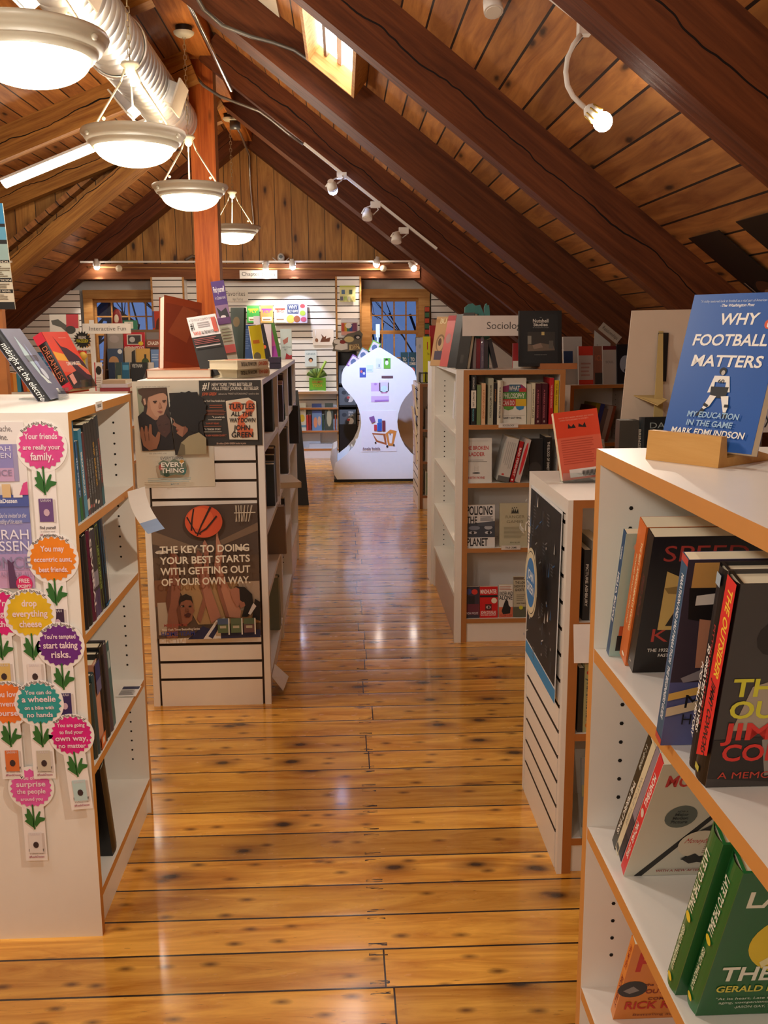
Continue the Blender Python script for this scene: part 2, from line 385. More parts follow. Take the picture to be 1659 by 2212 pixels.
# rafters, lower face towards the room
def rafter(y0, w, depth, mat, side=1, sl=SL, z0=ZL, xe=XK, x0=XR):
    a = math.atan(sl); c, s_ = math.cos(a), math.sin(a); Ln = abs(xe - x0)/c
    mb = MB(); mb.box(0, Ln, 0, w, 0, depth*c, mat)
    mx = Matrix(((side*c, 0, side*s_, x0), (0, 1, 0, y0), (-s_, 0, c, z0), (0, 0, 0, 1)))
    return struct(mb.build('ceiling_rafter', mx=mx))
for y, w in ((-1.25, .13), (.65, .13), (2.54, .13), (4.43, .12), (6.15, .33), (8.2, .12), (9.8, .34), (11.72, .22)):
    rafter(y, w, .30, RAFTER if y in (2.54, 4.43, 8.2) else RAFTER_P)
for y in (-1.25, .65, 2.5, 4.4, 6.25, 8.1, 9.62): rafter(y, .13, .25, RAFTER_L if y > 5 else RAFTER, -1, DS, DZ, XKL)
rafter(9.6, .3, .16, RAFTER_L, -1, SL, ZL, XKL); rafter(11.68, .3, .30, RAFTER, -1, SL, ZL, XKL)
# ridge beam, post, tie beam
mb = MB(); mb.box(YF, YB, 0, .21, 0, .34, beam_wood('ridge_wood', '93501e', 'c67e3a', False))
struct(mb.build('ceiling_ridge_beam', mx=Matrix(((0, -1, 0, -1.02), (1, 0, 0, 0), (0, 0, 1, 3.70), (0, 0, 0, 1)))))
mb = MB(); mb.box(0, 3.70, 0, .2, 0, .2, POST, {'v-': PINE, 'v+': PINE})
struct(mb.build('wooden_post', mx=Matrix(((0, 1, 0, -1.225), (0, 0, 1, 8.3), (1, 0, 0, 0), (0, 0, 0, 1)))))
mb = MB(); mb.box(0, 4.28, 0, .2, 0, .17, beam_wood('tie_wood', '653820', '8c5a36', False))
struct(mb.build('wall_tie_beam', mx=TR(-3.35, 11.69, 2.15)))
# white plaster patch on the roof deck between two rafters
mb = MB(); mb.box(.15, .98, 4.56, 6.14, -.012, 0, flat('d9d2c6'))
struct(mb.build('trim_1', mx=Matrix(((CA, 0, SA, XR), (0, 1, 0, 0), (-SA, 0, CA, ZL + .30), (0, 0, 0, 1)))))
# skylight: a boxed well below the deck with a bright pane
mxs = Matrix(((CA, 0, SA, XR), (0, 1, 0, 0), (-SA, 0, CA, ZL + .30), (0, 0, 0, 1)))
r = root('window_3', 'small bright skylight boxed in pine between two right-hand rafters', 'skylight', mxs); r['kind'] = 'structure'
u0, u1, v0, v1 = 1.29, 1.60, 4.75, 5.97
mb = MB()
for a, b, c, d in ((u0 - .02, u0, v0, v1), (u1, u1 + .02, v0, v1), (u0 - .02, u1 + .02, v0 - .02, v0), (u0 - .02, u1 + .02, v1, v1 + .02)): mb.box(a, b, c, d, -.13, 0, PINE)
mb.build('window_frame', r)
mb = MB(); mb.box(u0, u1, v0, v1, -.02, -.008, emit('fff6f4', SKY_E)); mb.build('pane', r)
mb = MB(); mb.box((u0 + u1)/2 - .02, (u0 + u1)/2 + .012, v0, v1, -.035, -.021, flat('c9b8b0')); mb.box(u0 + .05, u0 + .07, v0, v1, -.05, -.021, flat('5c4636')); mb.build('glazing_bar', r)

# ---------------------------------------------------------------- far wall: slat panels, windows
def slats(mb, O, U, V, Nn, pitch=.0762, first=.07, slot=.011, th=.018):
    """slatted wall panel: dark backing with white strips standing off it"""
    O, U, V, Nn = map(Vector, (O, U, V, Nn)); h = V.length; vd = V.normalized()
    mb.obox(O, U, V, Nn*.004, SLOT); z = 0.0; nx = first
    while z < h - .004:
        e = min(nx, h)
        if e - z > .004: mb.obox(O + vd*z + Nn*.004, U, vd*(e - z), Nn*(th - .004), WHITE, {'v+': SLOT, 'v-': SLOT})
        z = e + slot; nx = e + pitch if e < h else h + 1
YS = 11.93
for x0, x1, z0, z1 in ((-4.3, -3.16, .0, 2.03), (-1.95, -.085, .62, 2.14), (1.09, 1.6, .0, 1.98)):
    mb = MB(); slats(mb, (x0, YS, z0), (x1 - x0, 0, 0), (0, 0, z1 - z0), (0, -1, 0)); struct(mb.build('wall_slat_panel'))
def window(n, x0, x1, cx0, cx1, label):
    r = root('window_%d' % n, label, 'window', (x0, YB, WZ0)); r['kind'] = 'structure'
    mb = MB(); y0, y1 = YB - .10, YB + .05
    mb.box(cx0, x0, y0, y1, WZ0 - .1, WZ1, PINE); mb.box(x1, cx1, y0, y1, WZ0 - .1, WZ1, PINE); mb.box(cx0, cx1, y0 - .005, y1, WZ1, 2.035, PINE); mb.box(cx0 - .03, cx1 + .03, y0 - .06, y1, WZ0 - .05, WZ0, PINE)
    mb.build('window_frame', r, True)
    mb = MB(); ya, yb = YB - .01, YB + .02; zm = 1.515
    for i in range(5):
        x = x0 + (x1 - x0)*i/4; w = .022 if i in (0, 4) else .009; mb.box(x - w, x + w, ya, yb, WZ0, WZ1, PINE)
    for z, w in ((WZ0 + .02, .025), (1.2, .008), (zm, .022), (1.72, .008), (WZ1 - .02, .022)): mb.box(x0, x1, ya - .002, yb, z - w, z + w, PINE)
    mb.build('glazing_bar', r, True)
    mb = MB(); mb.box(x0, x1, YB + .022, YB + .026, WZ0, WZ1, clear('glass', .02, 'dfe8f6', .12)); mb.build('pane', r, True)
window(1, -3.02, -2.20, -3.13, -2.09, 'small-paned window in pine casing left of the post')
window(2, .345, .935, .235, 1.075, 'small-paned window in pine casing behind the white hourglass display')
# trees out in the dusk
BARK = flat('16191f', .9, .2)
for i, (x, y, s, lb) in enumerate(((-2.9, 15.2, 1, 'bare tree with forking branches outside the left window'), (.9, 15.6, 2, 'bare tree with forking branches outside the right window'))):
    random.seed(40 + s); mb = MB()
    def limb(p, d, ln, r_, k):
        q = p + d*ln; mb.tube([p, p + d*ln*.5 + Vector((random.uniform(-.05, .05), 0, random.uniform(-.04, .04)))*ln, q], [r_, r_*.85, r_*.65], BARK, 5)
        if k:
            for _ in range(3): limb(p + d*ln*random.uniform(.45, 1), (d + Vector((random.uniform(-.9, .9), random.uniform(-.4, .4), random.uniform(-.25, .5)))).normalized(), ln*.62, r_*.5, k - 1)
    limb(Vector((x - .7, y, -.4)), Vector((.22, 0, 1)).normalized(), 2.1, .03, 3); limb(Vector((x + .9, y + .8, -.4)), Vector((-.3, 0, 1)).normalized(), 2.3, .035, 3)
    tag(mb.build('bare_tree'), lb, 'tree')
for i, (x, lb) in enumerate(((-4.0, 'dark evergreen tree at the left edge of the left window'), (-2.1, 'dark evergreen tree at the right edge of the left window'), (-.2, 'dark evergreen tree seen through the left panes of the right window'))):
    random.seed(60 + i); mb = MB(); gm = flat('24333c', .9, .3)
    mb.tube([(x, 17, -.4), (x, 17, 3.4)], [.12, .03], BARK, 6)
    for j in range(70):
        z = random.uniform(.2, 3.3); rr = (3.5 - z)*.34*random.uniform(.7, 1.1); a = random.uniform(0, 6.28)
        mb.face([(x, 17, z + .12), (x + rr*math.cos(a - .2), 17 + rr*math.sin(a - .2), z - .2), (x + rr*math.cos(a + .2), 17 + rr*math.sin(a + .2), z - .26)], gm)
    tag(mb.build('evergreen_tree'), lb, 'tree', 'evergreens beyond the far wall')
mb = MB(); mb.box(-9, 8, 12.3, 30, -.5, -.4, flat('2b3340', .9)); struct(mb.build('ground_outside'))

# ================================================================ lamps and ducts under the roof
def pendant(y, label):
    rm = TR(XR + .005, y, 2.58); r = root('pendant_lamp', label, 'pendant lamp', rm, 'bowl pendants under the ridge beam'); R = .275; pl = flat('cfc9b4', .4, .03)
    mb = MB(); mb.lathe([(R*.74, -.055), (R*.80, -.062), (R*.86, -.040), (R*.88, -.030), (R*.90, -.034), (R*.96, -.008), (R*.97, 0), (R*1.0, .004), (R*1.02, .016), (R, .028), (R*.80, .020), (R*.76, -.02), (R*.74, -.055)], (0, 0, 0), pl, 48); rim = mb.build('rim', r)
    for a in (100, 220, 340):
        c = math.cos(math.radians(a)); s_ = math.sin(math.radians(a)); mb = MB(); mb.sphere((R*.985*c, R*.985*s_, -.012), .012, pl, 10); mb.build('knob', rim)
    mb = MB(); n = 10; mb.lathe([(R*.765*math.cos(math.pi/2*i/n), -.052 - .105*math.sin(math.pi/2*i/n)) for i in range(n)] + [(.0005, -.157)], (0, 0, 0), emit('ffe6b8', BOWL_E), 40); mb.build('glass_bowl', r)
    mb = MB(); mb.lathe([(.001, .375), (.045, .375), (.05, .36), (.03, .34), (.026, .315), (.012, .30), (.001, .30)], (0, 0, 0), pl, 20); mb.build('hub', r)
    for a in (100, 160, 280, 340)[:3] if False else (100, 220, 340):
        c = math.cos(math.radians(a)); s_ = math.sin(math.radians(a)); mb = MB()
        mb.tube([(.035*c, .035*s_, .335), (.06*c, .06*s_, .27)], .006, pl, 6); mb.tube([(.06*c, .06*s_, .27), (R*.83*c, R*.83*s_, .02)], .0055, flat('e8dfc4', .3), 8)
        mb.sphere((.17*c, .17*s_, .0705), .010, pl, 8); mb.build('rod', r)
    mb = MB(); top = 1.06; k = 20
    for i in range(k):
        z0 = .375 + (top - .375)*i/k; z1 = z0 + (top - .375)/k*1.25; w = .010; d = (1, 0) if i % 2 else (0, 1)
        mb.tube([(d[0]*w*q, d[1]*w*q, z) for q, z in ((0, z0), (1, z0 + .008), (1, z1 - .008), (0, z1), (-1, z1 - .008), (-1, z0 + .008), (0, z0))], .0022, flat('b8a98a', .4, .1, .6), 5, False)
    mb.build('chain', r)
    mb = MB(); mb.lathe([(.001, 1.045), (.05, 1.05), (.07, 1.065), (.075, 1.08)], (0, 0, 0), pl, 20); mb.lathe([(.06, 1.08), (.06, 1.12)], (0, 0, 0), BLACK, 16); mb.build('canopy', r)
    lamp('pendant_bulb', 'POINT', (XR + .005, y, 2.60), UP_W, WARM, .09)
    lamp('pendant_glow', 'POINT', (XR + .005, y, 2.36), BOWL_W, WARM, .11)
for y, lb in ((3.75, 'big cut-off pendant bowl at the top left, nearest of the four lit bowls'), (5.5, 'second lit pendant bowl, below the spiral duct and beside the tube lamp'), (7.45, 'third lit pendant bowl, hanging just in front of the wooden post'), (10.3, 'farthest and smallest lit pendant bowl, right of the wooden post')): pendant(y, lb)
for y in (1.9, .0, -1.7):
    lamp('pendant_bulb', 'POINT', (XR, y, 2.60), UP_W, WARM, .1); lamp('pendant_glow', 'POINT', (XR, y, 2.36), BOWL_W*1.5, WARM, .11)
# duct
GALV = N('galvanised'); _c = GALV.coords(); _n = GALV.add('ShaderNodeTexNoise', i_Vector=_c, i_Scale=9.0, i_Detail=4.0)
GALV.b.inputs['Metallic'].default_value = .85; GALV.out(GALV.mix(_n.outputs[0], lin('b0b2b2'), lin('eceae6'))); GALV.out(GALV.math('MULTIPLY_ADD', _n.outputs[0], .2, .27), 'Roughness'); GALV = GALV.m
r = root('spiral_duct', 'shiny galvanised spiral duct running beside the ridge beam', 'air duct', (-1.32, 5, 3.21))
mb = MB(); prof = []; y = -2.4
while y < 8.15: prof += [(.172, y), (.172, y + .088), (.1735, y + .094), (.172, y + .10)]; y += .10
prof += [(.172, 8.15), (.17, 8.18), (.001, 8.18)]; mb.lathe(prof, (-1.32, 0, 3.21), GALV, 40, 'y'); mb.build('duct_pipe', r, True)
mb = MB(); mb.lathe([(.178, 6.1), (.186, 6.1), (.186, 6.16), (.178, 6.16)], (-1.32, 0, 3.21), GALV, 40, 'y'); mb.build('duct_collar', r, True)
for y in (4.75, 7.05):
    for s_ in (-1, 1):
        c = Vector((-1.32, y, 3.21)); d = Vector((s_*.78, 0, -.62)).normalized() if s_ < 0 else Vector((.93, 0, -.36)).normalized(); t = Vector((-d.z, 0, d.x))
        mb = MB(); o = c + d*.13 - Vector((0, .10, 0)) - t*.07; mb.obox(o, (0, .26, 0), t*.14, d*.09, GALV); sc = mb.build('register_collar', r, True)
        mb = MB(); o = c + d*.22 - Vector((0, .14, 0)) - t*.10; mb.obox(o, (0, .34, 0), t*.20, d*.012, flat('e6dccb', .4)); mb.build('register_plate', sc, True)
# fluorescent strip under the dormer roof
def tube_lamp(y, ua, ub, label):
    A = Vector((XR - ua, y, DZ - DS*ua - .09)); B = Vector((XR - ub, y, DZ - DS*ub - .09)); d = B - A; nrm = Vector((-dS, 0, -dC)) if False else Vector((DS, 0, -1)).normalized()
    nrm = Vector((-d.z, 0, d.x)).normalized(); nrm = nrm if nrm.z < 0 else -nrm
    r = root('fluorescent_lamp', label, 'strip light', A)
    mb = MB(); mb.obox(A + Vector((0, -.075, 0)) - nrm*.015, d, (0, .15, 0), nrm*.02, flat('e8e4dc')); mb.build('housing', r, True)
    mb = MB(); n = 8; pts = [A + nrm*(.005 + .05*math.sin(math.pi*i/n)) + Vector((0, -.07*math.cos(math.pi*i/n), 0)) for i in range(n + 1)]
    mb.prism(pts, d, emit('fff0d8', TUBE_E)); mb.build('diffuser', r, True)
tube_lamp(8.36, .46, 1.66, 'glowing fluorescent strip light on the sloping boards at upper left')
# conduits
mb = MB(); mb.tube([onX(395, -8, -1.0), (-1.0, 6.6, 3.69), onY(500, 195, 7.8)], .014, METAL, 8); tag(mb.build('steel_conduit'), 'straight steel conduit running under the ridge beam to the post', 'conduit')
pts = [(-1.0, 5.35, 3.70)] + [onY(x, y, Y) for x, y, Y in ((440, 20, 6.12), (480, 55, 6.12), (545, 80, 6.12), (590, 92, 6.12), (635, 108, 6.12), (670, 132, 6.12), (698, 146, 6.12))]
mb = MB(); mb.tube(pts, .012, flat('5d5a57', .4, .1, .5), 8); tag(mb.build('flexible_cable'), 'dark flexible armoured cable clipped along the rafter below the skylight', 'cable')
pts = [onY(x, y, Y) for x, y, Y in ((400, 128, 8.25), (418, 160, 8.25), (440, 185, 8.25), (475, 208, 8.2), (520, 225, 8.15), (560, 240, 8.15), (585, 258, 8.15), (622, 288, 8.15), (655, 312, 8.15))]
mb = MB(); mb.tube(pts, .012, flat('77716b', .35, .1, .6), 8); tag(mb.build('conduit_cable'), 'grey conduit curving from the post to the sloping lamp track', 'cable')
mb = MB(); mb.tube([onY(490, 238, 10.2), onY(520, 290, 10.6), onY(538, 335, 11.9), onY(541, 400, 11.95), onY(548, 480, 11.95), onY(545, 520, 11.95)], .013, METAL, 8); tag(mb.build('wall_conduit'), 'thin conduit dropping down the gable boards behind the farthest pendant', 'conduit')
mb = MB(); a = onY(508, 270, 10.2); mb.tube([a + Vector((-.05, 0, .0)), a + Vector((.05, 0, 0))], .045, flat('6e7072', .4, .1, .5), 12); tag(mb.build('junction_box'), 'round grey junction box above the farthest pendant lamp', 'junction box')

# ---------------------------------------------------------------- track lights
WPL = flat('dedad2', .4, .03)
def spot_head(name, label, base, bulb, col, e, watts, aim, open_yoke=True, group='track spots on the sloping rail', lit=True, r0=.033, ang=70):
    base, bulb, aim = Vector(base), Vector(bulb), Vector(aim); r = root(name, label, 'spot lamp', base, group); d = (aim - bulb).normalized()
    mb = MB(); mb.box(base.x - .04, base.x + .04, base.y - .02, base.y + .02, base.z - .03, base.z + .02, WPL); mb.build('track_adapter', r, True)
    mid = bulb - d*.055; sd = d.cross(Vector((0, 1, .2))).normalized()*r0*1.15
    if open_yoke:
        mb = MB(); mb.tube([base, mid*.5 + base*.5 + sd*1.2, mid + sd], .006, WPL, 6); mb.tube([base, mid*.5 + base*.5 - sd*1.2, mid - sd], .006, WPL, 6); mb.build('yoke', r, True)
    k = bulb - d*.095; mb = MB(); mb.tube([k, k + d*.03, k + d*.035, bulb - d*.012], [r0*.6, r0*.7, r0*.98, r0], WPL, 16); mb.build('lamp_head', r, True)
    mb = MB()
    if lit: mb.sphere(bulb, r0*.93, emit(col, e), 14)
    else: mb.tube([bulb - d*.013, bulb - d*.010], r0*.8, flat('e8e4d8', .2), 16)
    mb.build('bulb', r, True)
    if lit: lamp('track_bulb', 'SPOT', bulb + d*.05, watts, tuple(lin(col)[:3]), .03, aim, ang)
    return r
# rail on the third rafter's lower side
def track(name, label, A, B, w=.035):
    A, B = Vector(A), Vector(B); d = B - A; up = Vector((0, 0, 1)) - d*(d.z/d.length_squared); up.normalize(); sd = d.cross(up).normalized()
    r = root(name, label, 'lamp track', A)
    mb = MB(); mb.obox(A - sd*w/2, d, sd*w, up*.02, WPL); mb.build('rail', r, True)
    mb = MB(); mb.obox(A - sd*.004 - up*.0008, d, sd*.008, up*.0006, flat('55524e')); mb.build('slot', r, True)
YT = 8.14
track('lamp_track', 'white lamp track sloping down the dark rafter beside the gable', onY(655, 312, YT), onY(942, 540, YT))
for (bx, by), (lx, ly), lb, lit in (((738, 378), (719, 411), 'lit bluish track spot, uppermost on the sloping rail', True), ((811, 441), (793, 476), 'unlit white track spot in the middle of the sloping rail', False), ((872, 497), (856, 526), 'unlit white track spot, lowest on the sloping rail', False)):
    b = onY(bx, by, YT); l = onY(lx, ly, YT - .05); spot_head('track_spot', lb, b, l, 'b4ccff', 40, BLUE_W, (.33, 9.75, 1.22) if lit else l + Vector((-.05, -.25, -.6)), lit=lit, r0=.042, ang=40)
# gooseneck over the right-hand bay
YG = 3.0
def ondeck(px, py, drop=.26):
    d = ray(px, py); z0 = ZL + drop; t = (z0 + SL*XR - HC)/(d.z + SL*d.x); return Vector((0, 0, HC)) + d*t
A = ondeck(1180, -15, .28); B = ondeck(1322, 98, .28); A.y = B.y = (A.y + B.y)/2
track('lamp_track', 'white lamp track end on the boards at the upper right', onY(1180, -12, B.y), onY(1322, 100, B.y), .045); YG = B.y
r = root('gooseneck_lamp', 'lit gooseneck spot lamp curving down from the upper right track', 'spot lamp', onY(1262, 62, YG))
b = onY(1262, 62, YG); mb = MB(); mb.box(b.x - .02, b.x + .02, b.y - .02, b.y + .02, b.z - .02, b.z + .025, WPL); mb.build('track_adapter', r, True)
mb = MB(); mb.tube([onY(x, y, YG - .02) for x, y in ((1255, 75), (1238, 98), (1226, 125), (1222, 155), (1226, 185), (1238, 208), (1255, 225), (1270, 238))], .0085, WPL, 10); mb.build('gooseneck', r, True)
h0, h1 = onY(1266, 232, YG - .02), onY(1293, 254, YG - .03); dd = (h1 - h0).normalized()
mb = MB(); mb.tube([h0, h0 + dd*.01, h1 - dd*.005], [.012, .022, .026], WPL, 18)
for i in range(8):
    a = 6.283*i/8; q = dd.cross(Vector((0, 1, 0))).normalized(); q2 = dd.cross(q); o = (q*math.cos(a) + q2*math.sin(a)); mb.tube([h0 + dd*.014 + o*.0225, h1 - dd*.006 + o*.0262], .003, flat('c9a94e', .3, .1, .8), 5)
mb.build('lamp_head', r, True)
mb = MB(); mb.sphere(onY(1302, 263, YG - .035), .031, emit('fff3e2', 45), 16); mb.build('bulb', r, True)
lamp('gooseneck_bulb', 'SPOT', onY(1312, 272, YG - .05), 40, (1, .86, .7), .03, (.75, 1.5, 1.3), 95, .6)
b = onY(1066, -20, 3.6); l = onY(1067, 32, 3.55)
spot_head('track_spot', 'white unlit lamp can cut off by the top edge above the boards', b + Vector((0, 0, .1)), l, 'ffffff', 1, 1, l + Vector((.02, -.25, -.5)), False, None, False, .034)
b = Vector((.70, 1.55, 2.42)); spot_head('track_spot', 'lit track spot above the near right bookcase, aimed at the near left bookcase', b + Vector((0, 0, .1)), b, 'fff1dc', 40, A_W, (-.75, 2.72, .95), False, 'track spots on the sloping rail', True, .034, 44)
b = Vector((.35, 2.2, 2.75)); spot_head('track_spot', 'lit track spot above the viewer, aimed at the near right bookcase', b + Vector((0, 0, .1)), b, 'fff1dc', 40, F_W, (.62, 1.05, 1.2), False, 'track spots on the sloping rail', True, .034, 70)
# rail along the tie beam
YW = 11.64
A, B = onY(174, 568, YW), onY(905, 576, YW); B.z = A.z
track('lamp_track', 'long white lamp track along the tie beam above the slat wall', A, B, .04)
mb = MB(); mb.tube([onY(190, 577, YW + .03), onY(905, 583, YW + .03)], .01, flat('b98b55'), 6); tag(mb.build('wooden_rod'), 'thin wooden rod fixed along the tie beam under the track', 'rod')
for px, py, col, aim, w, lb in ((209, 577, 'fff0e0', (-2.9, 11.9, 1.0), 14, 'lit track spot at the left end of the long rail'), (574, 582, 'fff0e0', (-.9, 11.9, 1.2), 15, 'lit warm track spot above the small white section sign'), (632, 577, 'dfe6ff', (-.5, 11.9, 1.0), 24, 'lit bluish track spot right of the small white section sign'),
                            (813, 572, 'ffe9d8', (.2, 11.7, 1.2), 24, 'lit track spot above the narrow slatted column'), (894, 580, 'fff0e4', (1.3, 11.2, 1.6), 14, 'lit track spot at the right end of the long rail')):
    b = onY(px, 568, YW); l = onY(px, py, YW - .06); b.z = A.z; spot_head('track_spot', lb, b, l, col, 40, w, aim, False, 'track spots on the long rail', True, .036, 80)
for px, lb in ((257, 'round wooden knob on the tie beam near the left window'), (828, 'round wooden knob on the tie beam right of the slatted column')):
    mb = MB(); c = onY(px, 580, YW); mb.lathe([(.001, YW - .03), (.035, YW - .02), (.04, YW), (.02, YW + .08)], (c.x, 0, c.z), flat('d8c7a8'), 16, 'y'); tag(mb.build('wooden_rosette'), lb, 'rosette')
c = onY(607, 558, 11.85); r = root('security_camera', 'small white two-armed camera standing on the tie beam', 'camera', (c.x, c.y, 2.32))
mb = MB(); mb.lathe([(.05, 2.32), (.045, 2.335), (.02, 2.34), (.02, 2.36)], (c.x, c.y, 0), WPL, 16); mb.build('base', r, True)
mb = MB(); mb.sphere((c.x, c.y, 2.40), .05, WPL, 14, (.9, .9, 1.1)); mb.tube([(c.x, c.y - .04, 2.41), (c.x, c.y - .055, 2.41)], .022, BLACK, 14); mb.build('body', r, True)
for s_ in (-1, 1):
    mb = MB(); mb.tube([(c.x + s_*.03, c.y, 2.345), (c.x + s_*.10, c.y, 2.40)], .005, WPL, 6); mb.build('antenna', r, True)
mb = MB(); mb.tube([onY(400, 562, 11.8), onY(415, 553, 11.85), onY(430, 558, 11.9), onY(440, 563, 11.85)], .02, flat('6b5848'), 6); tag(mb.build('coiled_cable'), 'dark coil of cable on the tie beam left of the post', 'cable')
mb = MB(); mb.tube([(c.x - .3, 11.8, 2.335), (c.x - .15, 11.82, 2.33), (c.x, 11.84, 2.33)], .008, WPL, 6); tag(mb.build('camera_cable'), 'white cable lying along the tie beam to the small camera', 'cable')
# ================================================================ bookcases
def case(label, mx, W, D, Hh, shelves, back_at, band=TAN, group=None, t=.022, kick=.10, slat=None, side=WHITE, name='bookcase', holes=True, top=True, sl0=0.0, back=WHITE2):
    r = root(name, label, 'bookcase', mx, group); st = .026
    def panel(x0, x1, inner):
        mb = MB(); mb.box(x0, x1, 0, D, 0, Hh, side, {'v-': band})
        if holes:
            xx = x1 + .0006 if inner > 0 else x0 - .0006; z = .19
            while z < Hh - .07:
                if min(abs(z - q) for q in list(shelves) + [Hh]) > .03:
                    for yy in (.05, back_at - .045):
                        mb.face([(xx, yy + .0035*math.cos(1.047*j)*inner, z + .0035*math.sin(1.047*j)) for j in range(6)], HOLE)
                z += .032
        return mb
    for k, (a, b, i) in enumerate(((0, st, 1), (W - st, W, -1))):
        sp = panel(a, b, i).build('side_panel', r)
        if slat == k:
            mb = MB(); x = 0 if k == 0 else W; nx = -1 if k == 0 else 1; f0 = .035; z1 = Hh - .045
            slats(mb, (x, f0, .0), (0, D - 2*f0, 0), (0, 0, z1), (nx, 0, 0), first=.112, th=.014); mb.obox((x, f0 - .009, 0), (0, .009, 0), (0, 0, z1), (nx*.004, 0, 0), SLOT); mb.obox((x, D - f0, 0), (0, .009, 0), (0, 0, z1), (nx*.004, 0, 0), SLOT)
            mb.obox((x, 0, 0), (0, f0 - .009, 0), (0, 0, Hh), (nx*.014, 0, 0), WHITE); mb.obox((x, D - f0 + .009, 0), (0, f0 - .009, 0), (0, 0, Hh), (nx*.014, 0, 0), WHITE); mb.obox((x, f0 - .009, z1 + .004), (0, D - 2*f0 + .018, 0), (0, 0, Hh - z1 - .004), (nx*.014, 0, 0), WHITE)
            mb.build('slat_panel', r)
    if top: mb = MB(); mb.box(st, W - st, 0, D, Hh - t, Hh, WHITE, {'v-': band}); mb.build('top_panel', r)
    mb = MB(); mb.box(st, W - st, back_at, back_at + .012, 0, Hh - t, back); mb.build('back_panel', r)
    for z in shelves: mb = MB(); mb.box(st, W - st, .001, back_at, z - t, z, WHITE, {'v-': band}); mb.build('shelf', r)
    if kick: mb = MB(); mb.box(st, W - st, .012, .03, 0, shelves[0] - t, WHITE); mb.build('kick_board', r)
    return r
EDGE = flat('d6cfc6', .4, .03); EDGE2 = flat('a9866a', .5, .05)
FA = TR(-.645, 2.264, 0) @ RZ(90); FB = TR(-.32, 3.83, 0) @ RZ(90); FF = TR(.39, 1.451, 0) @ RZ(-90); FC = TR(.612, 2.49, 0); FD = TR(.575, 4.57, 0)
AS = (.12, .46, .81, 1.085); BS = (.115, .475, .74, 1.085); FS = (.12, .45, .747, 1.053); DSH = (.122, .485, .81, 1.095)
case('near left white bookcase with orange shelf edges and flower cards on its end', FA, .672, .64, 1.363, AS, .30)
case('slat-ended white bookcase with film and basketball posters, left of the aisle', FB, .87, .49, 1.357, BS, .235, EDGE, 'row of three bookcases left of the aisle', slat=0)
case('second bookcase of the left aisle row, joined behind the slat-ended one', TR(0, .87, 0) @ FB, .87, .49, 1.357, (.115, .48, .75, 1.06), .235, EDGE, 'row of three bookcases left of the aisle')
case('third and farthest bookcase of the left aisle row', TR(0, 1.74, 0) @ FB, .87, .49, 1.357, (.25, .55, .84, 1.08), .235, EDGE, 'row of three bookcases left of the aisle', kick=.1)
case('big white bookcase with orange edges cut off at the right, closest to the viewer', FF, 1.12, .62, 1.3675, FS, .33)
case('low white cabinet with a slatted side holding a black poster, right of the aisle', FC, .95, .54, 1.098, (.11, .43, .756), .27, flat('a8682e', .5, .06), slat=0)
case('white bookcase with orange frame facing the viewer, right of the aisle under the section sign', FD, .49, .25, 1.357, DSH, .235, flat('b0763f', .5, .06))
# its end unit facing the aisle
r = root('bookcase', 'shallow white end bookcase facing the aisle, joined to the orange-framed one', 'bookcase', (.54, 4.57, 0))
mb = MB(); mb.box(.54, .574, 4.57, 4.592, 0, 1.357, WHITE); mb.box(.566, .574, 4.592, 4.83, 0, 1.357, WHITE2); mb.build('side_panel', r, True)
mb = MB(); mb.box(.54, .80, 5.66, 5.69, 0, 1.357, WHITE); mb.box(.525, .80, 5.69, 5.96, 0, 1.357, WHITE, {'v-': WHITE})
for z in [.2 + .03*i for i in range(36)]: mb.face([(.60 + .004*math.cos(1.047*j), 5.6594, z + .004*math.sin(1.047*j)) for j in range(6)], HOLE)
mb.build('side_panel', r, True)
mb = MB(); mb.box(.54, .80, 4.83, 5.66, 1.337, 1.357, WHITE); mb.box(.54, .566, 4.592, 4.83, 1.337, 1.357, WHITE); mb.build('top_panel', r, True)
mb = MB(); mb.box(.79, .80, 4.83, 5.66, 0, 1.337, WHITE2); mb.build('back_panel', r, True)
for z in (.25, .515, .79, 1.05):
    mb = MB(); mb.box(.5405, .79, 4.84, 5.66, z - .02, z, WHITE, {'u-': EDGE}); mb.box(.5405, .566, 4.592, 4.84, z - .02, z, WHITE, {'u-': EDGE}); mb.build('shelf', r, True)
mb = MB(); mb.box(.55, .56, 4.592, 5.66, 0, .23, flat('b79b86', .4)); mb.build('kick_board', r, True)
# farther cases
FE = TR(.655, 8.2, 0)
case('small brown-framed bookcase with a slatted side, behind the hourglass display', FE, .62, .6, 1.09, (.12, .42, .70), .3, flat('8a5a34', .5, .06), slat=0, side=flat('c8aa8c'))
case('white bookcase on the far left seen through the gap between the two nearest bookcases', TR(-1.80, 8.1, 0) @ RZ(90), .8, 1.2, 1.05, (.12, .45, .75), .25, TAN2)
case('low bookcase carrying the book rack left of the post', TR(-2.55, 9.4, 0), .85, .4, .966, (.12, .5), .25, TAN2)
FJ = TR(1.42, 5.95, 0) @ RZ(14)
case('dim bookcase under the low rafters at the right', FJ, .47, .3, 1.20, (.12, .5, .83), .26, TAN2, side=flat('b9a99c'))
FW = TR(onY(642, 900, 11.66).x, 11.64, 0)
case('low white bookcase against the far slat wall, left of the hourglass display', FW, .55, .26, .60 + .02, (.12, .34), .24, TAN2, kick=.1, holes=False)
# table-like ledge above the low bookcase
mb = MB(); a = onY(640, 846, 11.62); b = onY(735, 846, 11.62); mb.box(a.x - .05, b.x, 11.62, 11.915, a.z - .03, a.z, WHITE, {'v-': flat('c8a884')}); tag(mb.build('wall_ledge'), 'white ledge on the slat wall above the low far bookcase', 'shelf')

